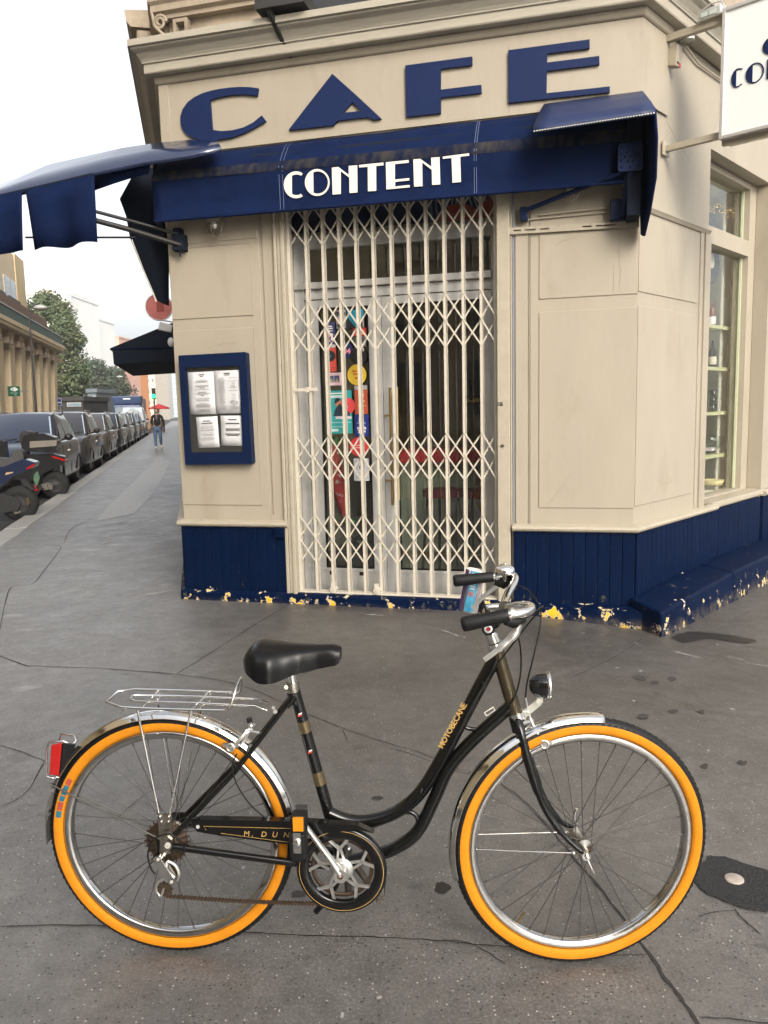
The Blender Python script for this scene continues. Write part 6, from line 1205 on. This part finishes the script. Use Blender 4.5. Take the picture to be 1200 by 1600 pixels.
part('windscreen', MB().quad((-.70, .95, 1.05), (.70, .95, 1.05), (.58, 1.52, 1.6), (-.58, 1.52, 1.6)), M_screen, oc); part('side_window', MB().quad((.775, 1.2, 1.05), (.775, 3.8, 1.05), (.65, 3.5, 1.58), (.65, 1.75, 1.58)), M_screen, oc)
for yy in (.8, 3.4): part('wheel', MB().cyl((.70, yy, .32), (.88, yy, .32), .32, 20), M_tyre, oc).__setitem__('label', 'dark wheel on the kerb side')

# ------------------------------------------------------------------ scooters parked tail to the kerb
def scooter_frame(px, py):
    g = at_ground(px, py, -.13); return Frame(g, SX, SY)
F1 = scooter_frame(31, 818); F2 = scooter_frame(86, 782)
M_scblue = mat('scooter_navy', (.012, .018, .05), .25, var=.05, coat=.7); M_seat = mat('scooter_seat', (.05, .05, .052), .55, var=.1); M_scblk = mat('scooter_black', (.010, .010, .011), .3, var=.05, coat=.5)
def sc(Fr, pts): return [Fr.px(*p) for p in pts]
def pr(Fr, pts, w, m, par, nm, bev=.02): return part(nm, MB().prism(sc(Fr, pts), -w, w), m, par, bev, 3)
s1 = thing('scooter', 'navy scooter with grey seat parked nearest at the left edge of the picture', 'scooter', F1.M, 'scooters parked by the kerb')
def sc_wheel(Fr, px, py, r, par):
    x, z = Fr.px(px, py); w = part('wheel', MB().lathe([(r*.55, -.055), (r*.93, -.06), (r, -.02), (r, .02), (r*.93, .06), (r*.55, .055)], (x, 0, z), 'y', 32), M_tyre, par)
    part('rim', MB().lathe([(0, -.06), (r*.2, -.055), (r*.5, -.035), (r*.58, -.05), (r*.58, .05), (0, .05)], (x, 0, z), 'y', 24), mat('dark_rim', (.05, .05, .05), .4, metal=.6, var=.1), w); return x, z
sc_wheel(F1, 31, 786, .275, s1); x1, z1 = F1.px(31, 786)
part('front_wheel', MB().lathe([(.15, -.05), (.26, -.055), (.28, 0), (.26, .055), (.15, .05)], (x1-1.35, 0, z1), 'y', 28), M_tyre, s1)
pr(F1, [(-60, 760), (-10, 772), (20, 745), (56, 729), (60, 722), (40, 716), (10, 728), (-60, 735)], .17, M_scblue, s1, 'body', .04)
pr(F1, [(-40, 722), (-10, 715), (20, 716), (30, 720), (18, 730), (-40, 745)], .15, M_seat, s1, 'seat', .04); pr(F1, [(18, 718), (24, 704), (32, 701), (38, 706), (40, 716), (30, 722)], .13, M_seat, s1, 'backrest', .03)
pr(F1, [(-20, 795), (0, 770), (22, 774), (36, 782), (30, 796), (0, 802)], .10, M_plast, s1, 'engine_case', .03); pr(F1, [(-60, 800), (-30, 770), (-10, 776), (-20, 805)], .16, M_scblue, s1, 'floorboard', .03)
pr(F1, [(-74, 690), (-66, 688), (-55, 770), (-64, 780)], .17, M_scblue, s1, 'leg_shield', .03); part('handlebar', MB().cyl((x1-1.05, -.33, .98), (x1-1.05, .33, .98), .016, 8), M_rubber, s1)
pr(F1, [(44, 733), (56, 728), (58, 723), (46, 729)], .175, M_red, s1, 'tail_light', .01); pr(F1, [(12, 741), (23, 738), (25, 736), (14, 737)], .176, mat('pale_amber', (.55, .38, .2), .3, var=.1), s1, 'indicator', .004)
pr(F1, [(42, 778), (47, 776), (49, 786), (44, 790)], .09, M_bronze, s1, 'brake_caliper', .005); pr(F1, [(33, 750), (40, 748), (55, 764), (50, 766)], .08, M_plast, s1, 'number_plate_bracket', .004)
pr(F1, [(24, 798), (33, 797), (34, 800), (26, 802)], .14, M_chrome_old, s1, 'exhaust_tip', .004)
s2 = thing('scooter', 'black scooter carrying a top case with a silver band', 'scooter', F2.M, 'scooters parked by the kerb')
sc_wheel(F2, 86, 757, .27, s2); x2, z2 = F2.px(86, 757)
part('front_wheel', MB().lathe([(.15, -.05), (.26, -.055), (.28, 0), (.26, .055), (.15, .05)], (x2-1.35, 0, z2), 'y', 28), M_tyre, s2)
pr(F2, [(10, 745), (50, 752), (75, 736), (104, 722), (103, 713), (80, 708), (40, 710), (10, 716)], .17, M_scblk, s2, 'body', .04); pr(F2, [(18, 716), (25, 708), (45, 705), (44, 713)], .15, M_seat, s2, 'seat', .03)
tc = part('top_case', MB().prism(sc(F2, [(38, 704), (36, 690), (40, 680), (52, 677), (72, 677), (88, 683), (93, 690), (91, 702), (80, 706)]), -.21, .21), M_scblk, s2, .05, 3)
part('silver_band', MB().prism(sc(F2, [(50, 689), (92, 687), (91, 696), (50, 699)]), -.222, .222), mat('brushed_band', (.40, .37, .32), .3, metal=.7, var=.1), tc, .01); pr(F2, [(33, 690), (34, 677), (41, 673), (58, 675), (54, 682), (42, 690)], .19, M_plast, s2, 'case_backrest', .03)
pr(F2, [(83, 711), (104, 717), (104, 720), (84, 714)], .18, M_red, s2, 'tail_light', .005); pr(F2, [(66, 756), (72, 753), (84, 756), (84, 764), (70, 765)], .13, M_chrome_old, s2, 'exhaust', .02)
pr(F2, [(56, 740), (62, 735), (65, 745), (62, 756), (59, 758), (55, 748)], .19, mat('pale_green_panel', (.07, .14, .09), .5, var=.2), s2, 'green_panel', .01); pr(F2, [(55, 758), (58, 757), (62, 765), (59, 766)], .20, M_red, s2, 'side_reflector', .004)
pr(F2, [(20, 770), (40, 752), (70, 758), (60, 772), (30, 776)], .10, M_plast, s2, 'engine_case', .03); pr(F2, [(2, 690), (8, 688), (16, 745), (6, 750)], .17, M_scblk, s2, 'leg_shield', .03)
part('handlebar', MB().cyl((x2-1.1, -.33, .98), (x2-1.1, .33, .98), .016, 8), M_rubber, s2)

# ------------------------------------------------------------------ a walking person, parasol and terrace down the street
pp = at_ground(248, 701); PM = Matrix.Translation((pp.x, pp.y, .004)) @ Matrix.Rotation(radians(8), 4, 'Z')
person = thing('person', 'person in a black jacket and blue jeans walking up the side pavement', 'person', PM)
def skin(name, verts, edges, radii, m, par, root=0, sub=1):
    me = bpy.data.meshes.new(name); me.from_pydata(verts, edges, []); me.materials.append(m); o = put(name, me, par)
    md = o.modifiers.new('skin', 'SKIN'); md.use_smooth_shade = True
    for i, r in enumerate(radii):
        sv = me.skin_vertices[0].data[i]; sv.radius = (r, r) if not isinstance(r, tuple) else r; sv.use_root = (i == root)
    s_ = o.modifiers.new('sub', 'SUBSURF'); s_.levels = sub; s_.render_levels = sub; return o
M_skin = mat('skin_tone', (.42, .26, .18), .5, var=.05); M_jkt = mat('black_jacket', (.012, .012, .014), .8, var=.2, vscale=20); M_jean = mat('blue_jeans', (.07, .12, .21), .8, var=.3, vscale=14); M_hair = mat('brown_hair', (.10, .05, .03), .6, var=.3, vscale=60)
skin('body', [(0, 0, .95), (0, 0, 1.12), (0, 0, 1.32), (0, 0, 1.44), (0, -.01, 1.50), (0, -.02, 1.60), (0, -.02, 1.69), (-.19, 0, 1.40), (-.24, .02, 1.14), (-.20, -.10, .95), (.19, 0, 1.40), (.25, .02, 1.14), (.26, -.04, .88), (-.10, 0, .90), (-.10, -.10, .50), (-.09, -.12, .08), (-.09, -.24, .03), (.10, 0, .90), (.11, -.04, .50), (.10, .16, .14), (.10, .08, .04)],
     [(0, 1), (1, 2), (2, 3), (3, 4), (4, 5), (5, 6), (3, 7), (7, 8), (8, 9), (3, 10), (10, 11), (11, 12), (0, 13), (13, 14), (14, 15), (15, 16), (0, 17), (17, 18), (18, 19), (19, 20)],
     [.13, .12, .14, .10, .055, .085, .07, .06, .045, .032, .06, .045, .032, .085, .06, .04, .035, .085, .06, .04, .035], M_skin, person)
skin('jacket', [(0, 0, .93), (0, 0, 1.12), (0, 0, 1.32), (0, 0, 1.45), (-.2, 0, 1.41), (-.25, .02, 1.14), (-.21, -.10, .97), (.2, 0, 1.41), (.26, .02, 1.14), (.27, -.04, .91)], [(0, 1), (1, 2), (2, 3), (3, 4), (4, 5), (5, 6), (3, 7), (7, 8), (8, 9)], [.165, .15, .165, .10, .075, .06, .05, .075, .06, .05], M_jkt, person)
skin('jeans', [(0, 0, .93), (-.10, 0, .88), (-.10, -.10, .50), (-.09, -.12, .10), (.10, 0, .88), (.11, -.04, .50), (.10, .15, .17)], [(0, 1), (1, 2), (2, 3), (0, 4), (4, 5), (5, 6)], [.145, .11, .082, .062, .11, .082, .062], M_jean, person)
part('scarf', MB().ball((0, -.11, 1.36), .08, 10, 8, (.8, .7, 1.4)), mat('grey_scarf', (.12, .11, .11), .9, var=.2), person)
part('hair', MB().ball((0, .015, 1.665), .115, 12, 8, (.95, 1, 1.05)).ball((0, .07, 1.56), .09, 10, 6, (.9, .6, 1.3)), M_hair, person); part('face', MB().ball((0, -.045, 1.635), .088, 12, 8, (.85, .9, 1.2)).ball((0, -.135, 1.625), .014, 6, 5), M_skin, person)
part('shoe', MB().ball((-.09, -.16, .045), .05, 10, 6, (.9, 2.2, .8)), M_paper, person); part('shoe', MB().ball((.10, .14, .07), .05, 10, 6, (.9, 2.1, .8)), M_paper, person)
bag = thing('shoulder_bag', 'tan shoulder bag on the arm of the walking person', 'bag', PM @ Matrix.Translation((-.31, .0, .98)))
part('pouch', MB().box(-.09, .07, -.16, .16, -.14, .14), mat('tan_leather', (.33, .22, .13), .6, var=.1), bag, .05); part('strap', MB().tube([(0, -.1, .13), (.08, -.03, .45), (.1, .03, .46), (0, .1, .13)], .012, 6), mat('tan_leather', (.33, .22, .13)), bag)
pa = thing('parasol', 'red parasol over the cafe terrace far down the pavement', 'parasol', FL.M @ Matrix.Translation((-75, -3.3, 0)))
mb = MB(); n = 8
for i in range(n):
    a0, a1 = 2*pi*i/n, 2*pi*(i+1)/n; mb.add([(0, 0, 2.55), (1.0*cos(a0), 1.0*sin(a0), 2.15), (1.0*cos(a1), 1.0*sin(a1), 2.15)], [(0, 1, 2)]); mb.add([(1.0*cos(a0), 1.0*sin(a0), 2.15), (1.0*cos(a1), 1.0*sin(a1), 2.15), (1.0*cos(a1), 1.0*sin(a1), 2.03), (1.0*cos(a0), 1.0*sin(a0), 2.03)], [(0, 1, 2, 3)])
part('canopy', mb, mat('parasol_red', (.50, .03, .035), .7, var=.1), pa, solid=.01); part('pole', MB().cyl((0, 0, 0), (0, 0, 2.6), .03, 8), M_alu, pa)
tg = thing('terrace_screen', 'brown wooden terrace screen under the red parasol', 'screen', FL.M @ Matrix.Translation((-60, -2.45, 0)))
for i in range(6): part('board', MB().box(-.3+.6*i*-1, .25-.6*i, -.02, .02, .05, .95+.0*i), mat('brown_board_screen', (.13, .075, .05), .7, var=.3), tg)
part('rail', MB().box(-3.4, .3, -.03, .03, .95, 1.02), mat('brown_board_screen', (.13, .075, .05)), tg); part('end_board', MB().box(.22, .26, -.9, .02, .05, 1.0), mat('brown_board_screen', (.13, .075, .05)), tg)

# ------------------------------------------------------------------ trees
leaf_cols = {}
def tree(label, base, H, W, tr_h, n, cols, leaf=.35, seed=1, group='street trees'):
    rd = random.Random(seed); t = thing('street_tree', label, 'tree', Matrix.Translation(base), group)
    part('trunk', MB().tube([(0, 0, -.2), (.05, 0, tr_h*.6), (-.05, .05, tr_h), (.1, 0, H*.6), (.05, 0, H*.85)], [.22, .17, .15, .09, .03], 8), mat('tree_bark', (.09, .075, .06), .9, var=.3, vscale=8), t)
    limbs = MB(); clumps = []
    for k in range(11):
        a = rd.uniform(0, 2*pi); z = rd.uniform(tr_h*.9, H*.7); e = Vector((cos(a)*W*.33*rd.uniform(.5, 1.1), sin(a)*W*.33*rd.uniform(.5, 1.1), z+H*rd.uniform(.06, .2))); limbs.tube([(0, 0, z*.9), tuple(e*.6+Vector((0, 0, z*.35))), tuple(e)], [.08, .05, .02], 6)
    part('limb', limbs, mat('tree_bark', (.09, .075, .06)), t)
    cm = []
    for k in range(64):
        u = rd.uniform(0, 1); z = tr_h*.8+(H-tr_h*.8)*u; prof = (sin(pi*min(1, (u*.80+.17)))**.55); a = rd.uniform(0, 2*pi); r = W*.5*prof*sqrt(rd.uniform(.05, 1))*.86
        cm.append((Vector((r*cos(a), r*sin(a), z)), W*rd.uniform(.13, .23)))
    for ci, c in enumerate(cols):
        m = MB(); sel = [q for i, q in enumerate(cm) if i % len(cols) == ci]
        for k in range(n//len(cols)):
            cc, cr = rd.choice(sel); d = Vector((rd.gauss(0, 1), rd.gauss(0, 1), rd.gauss(0, .8))).normalized()*cr*rd.uniform(.55, 1.08); p = cc+d
            x = Vector((rd.uniform(-1, 1), rd.uniform(-1, 1), rd.uniform(-.6, .6))).normalized(); y = x.cross(Vector((rd.uniform(-1, 1), rd.uniform(-1, 1), rd.uniform(-1, 1)))).normalized(); l = leaf*rd.uniform(.6, 1.2)
            m.add([p-x*l*.5, p+y*l*.28, p+x*l*.5, p-y*l*.28], [(0, 1, 2, 3)])
        part('crown', m, mat('leaf_%d_%d' % (int(c[1]*1000), int(c[0]*1000)), c, .6, var=.3, vscale=1.5), t, kind='stuff')
    return t
GR = [(.11, .145, .07), (.08, .115, .055), (.135, .15, .075)]
def at_d(px, Y): p = at_depth(px, 640, Y); return Vector((p.x, p.y, -.13))
tree('large green street tree beside the arcade building', at_d(88, 72), 12.0, 6.0, 1.6, 34000, GR, .30, 2)
tree('dark bushy tree beyond the large one, left of the orange building', at_d(150, 96), 7.6, 5.6, 2.0, 14000, [(.075, .10, .065), (.06, .085, .055), (.09, .11, .07)], .36, 3)
tree('dark rounded tree nearest the orange building', at_d(182, 104), 7.4, 4.8, 2.0, 12000, [(.07, .095, .06), (.06, .085, .055), (.10, .11, .07)], .36, 4)
tree('slim young tree showing over the arcade roof terrace', at_d(32, 84), 18.5, 3.0, 9.0, 1600, GR, .36, 5)

# ------------------------------------------------------------------ arcade building on the far side of the street
YA = 55.0; ca = at_depth(84, 640, YA); FA = Frame(Vector((ca.x, ca.y, -.13)), -FL.x, -FL.y)
ab = thing('arcade_building', 'pale ochre building with tapered arcade pillars and a green balcony rail across the street', 'building', FA.M)
M_ochre = mat('ochre_render', (0.56, 0.44, 0.26), .85, var=.1, vscale=.8, bump=.1, bscale=8); M_ochre2 = mat('ochre_light', (0.62, 0.51, 0.34), .85, var=.08, vscale=.8); M_openg = mat('shade_opening', (0.0444, 0.0407, 0.0370), .5, var=.2); M_brick = mat('brick_brown', (0.1628, 0.1036, 0.0740), .9, var=.2, vscale=6, bump=.2, bscale=30)
zS = FA.px(84, 553)[1]; zR = FA.px(84, 532)[1]
part('wall', MB().box(-65, 0, .0, 9, 0, zS), M_ochre, ab); part('balcony_slab', MB().box(-64, .5, -.9, 9, zS, zS+.35), M_ochre2, ab, .05); part('slab_lip', MB().box(-26, .55, -.95, -.9, zS+.2, zS+.42), M_ochre2, ab)
mb = MB()
for i in range(230): mb.box(-25.9+i*.114, -25.87+i*.114, -.86, -.83, zS+.42, zR)
for i in range(60): mb.box(.44, .47, -.8+i*.12, -.77+i*.12, zS+.42, zR)
part('balcony_bars', mb, mat('green_rail', (.03, .055, .05), .5, var=.1), ab, kind='stuff'); part('rail_mesh', MB().box(-25.9, .45, -.80, -.79, zS+.45, zR-.05), mat('green_rail_panel', (.03, .055, .05), .6, var=.15), ab); part('top_rail', MB().box(-26, .5, -.88, -.81, zR, zR+.07), M_alu, ab)
for k in range(9):
    xc = -1.0-k*2.6
    part('pillar', MB().hexa([(xc-.28, -.28, .5), (xc+.28, -.28, .5), (xc+.28, .02, .5), (xc-.28, .02, .5), (xc-.62, -.50, zS-.9), (xc+.62, -.50, zS-.9), (xc+.62, .02, zS-.9), (xc-.62, .02, zS-.9)]).box(xc-.62, xc+.62, -.50, .02, zS-.9, zS-.02), M_ochre2, ab, .03)
    for dx in (-.85, .85): part('stone_corbel', MB().box(xc+dx-.17, xc+dx+.17, -.75, .0, zS-.75, zS-.45), mat('corbel_brown', (.24, .19, .14), .9, var=.1), ab)
    xo = xc-1.3
    part('window', MB().prism(arc(xo, 1.9, .38, .2, 0, 180, 8)+[(xo-.48, .55), (xo+.48, .55)], -.03, .03), M_openg, ab)
    part('upper_niche', MB().prism(arc(xo, zS-.9, .55, .5, 0, 180, 10)+[(xo-.55, zS-1.3), (xo+.55, zS-1.3)], -.02, .03), mat('niche_shade', (.38, .30, .19), .9, var=.1), ab)
part('ground_plinth', MB().box(-26, .05, -.35, .05, 0, .5), M_ochre2, ab)
xu = FA.px(39, 450, -.9)[0]
part('upper_wall', MB().box(-20, xu, .95, 9, zS+.3, zS+5.6).box(-65, -20, .95, 9, zS+.3, zS+5.6), M_ochre2, ab); part('side_pier', MB().box(xu-2.6, xu+.05, .88, 3.2, zS+.3, zS+5.7), M_ochre, ab); part('brick_parapet', MB().box(-26, xu-.2, -.3, -.1, zS+.35, zS+1.9), M_brick, ab); part('brick_planter', MB().box(xu+.6, .2, .0, 1.6, zS+.35, zS+1.75), M_brick, ab)
for k in range(4):
    for j in range(1 if k < 3 else 2):
        w_ = part('window', MB().box(xu-6.0-k*4, xu-2.9-k*4, .90, .95, zS+2.0+j*2.7, zS+3.9+j*2.7), M_alu_lt, ab); part('pane', MB().box(xu-5.9-k*4, xu-4.5-k*4, .88, .91, zS+2.1+j*2.7, zS+3.8+j*2.7).box(xu-4.4-k*4, xu-3.0-k*4, .88, .91, zS+2.1+j*2.7, zS+3.8+j*2.7), mat('far_pane', (.16, .18, .18), .1, var=.1), w_)
        part('window_rail', MB().box(xu-6.1-k*4, xu-2.8-k*4, .70, .75, zS+1.8+j*2.7, zS+2.7+j*2.7), mat('green_rail_panel', (.03, .055, .05)), ab)
gx0, gz0 = FA.px(14, 618, 1.0); gx1, gz1 = FA.px(29, 605, 1.0)
gs = thing('shop_sign', 'small square green shop sign with a white emblem on the arcade', 'sign', FA.M @ Matrix.Translation(((gx0+gx1)/2, -1.0, (gz0+gz1)/2)) @ Matrix.Rotation(radians(-55), 4, 'Z'))
hw, hh = .28, .24
part('panel', MB().box(-hw, hw, -.05, .05, -hh, hh), mat('sign_green', (.005, .10, .05), .4, var=.03), gs, .02)
part('emblem', MB().prism([(-.20, .09), (-.08, .17), (-.05, .135), (-.10, .11), (-.10, .06), (-.05, .04), (-.08, .01)], -.058, -.05).prism([(.20, .09), (.07, .18), (-.02, .20), (-.05, .15), (-.05, .03), (-.02, -.02), (.07, .0)], -.058, -.05), M_paper, gs)
lettering('lettering', 'Carrefour', .085, 0, -.056, -.08, M_paper, gs); lettering('lettering', 'city', .075, .03, -.056, -.165, M_paper, gs)
part('bracket', MB().bar((hw, 0, 0), (hw+.6, .5, 0), .06, .06), M_alu, gs)

# ------------------------------------------------------------------ buildings further down the street
def block(name, label, px0, px1, Y, top, M_, depth=14, wins=None, rot=0.0, floors=0, cols=0, wm=None, bands=None, zb=-.13, roofm=None):
    a = at_depth(px0, 640, Y); e = at_depth(px1, 640, Y); ztop = at_depth((px0+px1)/2, top, Y).z; wdt = e.x-a.x
    t = thing(name, label, 'building', Matrix.Translation((a.x, a.y, zb)) @ Matrix.Rotation(rot, 4, 'Z'))
    part('wall', MB().box(0, wdt, 0, depth, 0, ztop), M_, t); part('roof', MB().box(-.15, wdt+.15, -.15, depth+.15, ztop, ztop+.35), roofm or M_, t)
    for (wx, wy, ww, wh) in (wins or []):
        p = at_depth(wx, wy, Y); sx_ = Y/FPX
        w_ = part('window', MB().box(p.x-a.x-ww*sx_/2, p.x-a.x+ww*sx_/2, -.06, .02, p.z-zb-wh*sx_/2, p.z-zb+wh*sx_/2), M_alu_lt, t); part('pane', MB().box(p.x-a.x-ww*sx_/2+.12, p.x-a.x+ww*sx_/2-.12, -.09, -.05, p.z-zb-wh*sx_/2+.12, p.z-zb+wh*sx_/2-.12), wm or mat('sky_pane', (.22, .34, .46), .1, var=.1), w_)
    for (by, bh, c) in (bands or []):
        z = at_depth((px0+px1)/2, by, Y).z-zb; part('balcony', MB().box(0, wdt, -.7, 0, z, z+bh*Y/FPX), c, t)
    for f in range(floors):
        for c in range(cols):
            x0_ = wdt*(c+.25)/cols; z_ = ztop*(f+.45)/floors; w_ = part('window', MB().box(x0_, x0_+wdt*.5/cols, -.05, .02, z_, z_+ztop*.3/floors), mat('far_frame', (.45, .44, .42), .6, var=.05), t)
            part('pane', MB().box(x0_+.1, x0_+wdt*.5/cols-.1, -.08, -.04, z_+.1, z_+ztop*.3/floors-.1), wm or mat('far_dark_pane', (.12, .13, .15), .15, var=.2), w_)
    return t
M_twr = mat('white_tower_render', (0.78, 0.77, 0.74), .8, var=.05, vscale=.3); M_oran = mat('orange_render', (0.62, 0.36, 0.27), .85, var=.08, vscale=.3); M_cr2 = mat('cream_far_render', (0.66, 0.58, 0.46), .85, var=.06, vscale=.3); M_oran2 = mat('vivid_orange_render', (0.66, 0.26, 0.08), .85, var=.05)
block('tower_block', 'tall white apartment tower behind the large tree', 40, 104, 140, 449, M_twr, wins=[(64, 466, 5, 9), (84, 462, 4, 6), (70, 500, 5, 9)])
block('tower_block', 'narrow white tower stepping down right of the tall one', 104, 121, 139, 460, M_twr, wins=[(109, 467, 4, 9), (110, 486, 5, 9), (110, 506, 5, 9)])
block('tower_block', 'lower white tower block with three blue windows in a column', 124, 149, 150, 494, M_twr, wins=[(136, 503, 4, 9), (138, 520, 4, 8), (139, 539, 3, 9), (128, 515, 2, 8)])
block('apartment_building', 'salmon apartment building with pale balcony bands beyond the trees', 151, 193, 180, 527, M_oran, bands=[(545, 3, M_twr), (561, 3, M_twr), (577, 3, M_twr)], wins=[(160, 538, 7, 6), (175, 541, 7, 6), (160, 554, 7, 6), (176, 556, 7, 6), (160, 570, 7, 6), (176, 572, 7, 6)])
block('apartment_building', 'vivid orange building end beyond the dark trees', 190, 209, 200, 540, M_oran2, wins=[(199, 574, 6, 4), (199, 590, 6, 4)])
block('apartment_building', 'cream apartment block with rows of windows right of the orange end', 209, 245, 230, 552, M_cr2, floors=6, cols=5)
block('apartment_building', 'narrow pale block beyond the cream apartments', 245, 256, 300, 566, mat('pale_far', (.55, .53, .49), .85, var=.05), floors=7, cols=2)
block('office_block', 'pale green glassy office block closing the end of the street', 254, 300, 420, 580, mat('green_far_glass', (.42, .50, .49), .4, var=.08), floors=9, cols=1, wm=mat('green_far_band', (.30, .40, .42), .2, var=.1))
kb = block('shop_kiosk', 'dark low shop pavilion under the large tree', 82, 130, 66, 624, mat('dark_kiosk', (.05, .047, .043), .6, var=.2), 6, wins=[(116, 632, 22, 7)])
block('grey_pavilion', 'blue grey box pavilion right of the dark shop pavilion', 139, 152, 72, 611, mat('grey_blue_panel', (.14, .17, .19), .5, var=.05), 5, wins=[(148, 622, 3, 7)], wm=M_openg)
def post(name, label, px, Y, top, r, lamp=None, cat='lamp post', group=None, lean=0):
    p = at_d(px, Y); z = at_depth(px-lean, top, Y).z; t = thing(name, label, cat, Matrix.Translation(p), group); tx = at_depth(px-lean, top, Y).x-p.x
    part('pole', MB().tube([(0, 0, 0), (tx*.2, 0, z*.25), (tx, 0, z+.13)], [r*1.5, r, r*.5], 8), mat('dark_pole', (.03, .03, .032), .5, var=.1), t)
    if lamp:
        q = at_depth(lamp[0], lamp[1], Y); part('arm', MB().tube([(tx, 0, q.z+.0), (q.x-p.x, 0, q.z+.25)], r*.5, 6), mat('dark_pole', (.03, .03, .032)), t); part('lantern', MB().ball((q.x-p.x, 0, q.z), .36, 12, 6, (1, 1, .4)), M_alu, t)
    return t
post('street_lamp', 'tall dark street lamp in front of the arcade building', 56, 42, 468, .07, (63, 477), lean=12)
post('street_lamp', 'slender pole before the dark trees', 162, 80, 560, .05, None, 'pole', None, 3); post('street_lamp', 'slender lamp pole nearer the orange building', 183, 84, 568, .05, (187, 587), lean=1)
for px_, py_, Y, lab, c in ((240, 619, 62, 'green traffic light on the pole beside the blue truck', (.02, .85, .25)), (192, 631, 85, 'small green traffic light under the dark trees', (.02, .75, .45))):
    p = at_depth(px_, py_, Y); t = thing('traffic_light', lab, 'traffic light', Matrix.Translation((p.x, p.y, -.13)))
    part('pole', MB().cyl((0, .1, 0), (0, .1, p.z+.3), .05, 8), mat('dark_pole', (.03, .03, .032)), t); part('housing', MB().box(-.14, .14, -.02, .15, p.z-.1, p.z+.75), M_plast, t, .03); part('green_lens', MB().cyl((0, -.05, p.z+.13), (0, -.02, p.z+.13), .16, 16), mat('lit_green_%d' % Y, c, .4, var=0, emit=c, estr=1.2), t)
ps = at_depth(93, 627, 60); t = thing('parking_sign', 'small blue and white sign on a post under the large tree', 'sign', Matrix.Translation((ps.x, ps.y, -.13)))
part('post', MB().cyl((0, .05, 0), (0, .05, ps.z+.4), .03, 8), M_alu, t); part('plate', MB().box(-.16, .16, -.02, .02, ps.z-.2, ps.z+.35), M_paper, t); part('blue_field', MB().box(-.13, .13, -.03, -.02, ps.z+.08, ps.z+.32).box(-.13, .13, -.03, -.02, ps.z-.17, ps.z+.0), mat('sign_blue', (.03, .05, .25), .4, var=0), t)
hd = at_d(168, 74); t = thing('hedge', 'low green hedge below the slender pole', 'hedge', Matrix.Translation(hd)); rd = random.Random(9); m = MB()
for k in range(900):
    p = Vector((rd.uniform(-.9, 1.6), rd.uniform(-.4, .4), rd.uniform(0, 1.25))); x = Vector((rd.uniform(-1, 1), rd.uniform(-1, 1), rd.uniform(-1, 1))).normalized()*.1; y = Vector((rd.uniform(-1, 1), rd.uniform(-1, 1), rd.uniform(-1, 1))).normalized()*.06; m.add([p-x, p+y, p+x, p-y], [(0, 1, 2, 3)])
part('foliage', m, mat('hedge_leaf', (.06, .11, .04), .6, var=.3), t, kind='stuff')
# unseen block behind the viewer, shaped to shade the left pier; also reflected
ob = thing('opposite_shade_building', 'unseen pale stone block across the junction, shaped to shade the left pier and for reflections', 'building', Matrix.Translation((-1, -17, 0)) @ Matrix.Rotation(radians(168), 4, 'Z'))
part('wall', MB().box(-6, 11.3, 0, 10, -.13, 17), mat('unseen_block_ashlar', (.50, .42, .31), .85, var=.1, vscale=1), ob); part('roof', MB().hexa([(-6, 0, 17), (11.3, 0, 17), (11.3, 10, 17), (-6, 10, 17), (-5.5, 1.5, 19.0), (11, 1.5, 19.0), (11, 9, 19.0), (-5.5, 9, 19.0)]), mat('unseen_block_zinc', (.18, .20, .22), .5, metal=.3), ob)
wme = MB().box(-.6, .6, -.04, .02, 0, 2.0).mesh('window', mat('unseen_block_window', (.05, .06, .07), .1, var=.1))
for f in range(5):
    for c in range(6): put('window', wme, ob, Matrix.Translation((-4.4+c*2.9, 0, 1.2+f*3.1)))
    part('unseen_block_course', MB().box(-6, 11.3, -.25, 0, .6+f*3.1, .75+f*3.1), mat('unseen_block_ashlar', (.50, .42, .31)), ob)

# thin street haze: a closed box of air round the whole scene
hz = MB().box(-260, 330, -30, 445, -1.4, 48)
def haze_mat():
    m = bpy.data.materials.new('haze_air'); m.use_nodes = True; nt = m.node_tree; nt.nodes.clear(); o = _n(nt, 'ShaderNodeOutputMaterial'); v = _n(nt, 'ShaderNodeVolumePrincipled')
    v.inputs['Color'].default_value = (.92, .95, 1, 1); v.inputs['Density'].default_value = .0011; v.inputs['Anisotropy'].default_value = .3; nt.links.new(v.outputs[0], o.inputs['Volume']); return m
ho = part('haze', hz, haze_mat()); ho['kind'] = 'stuff'
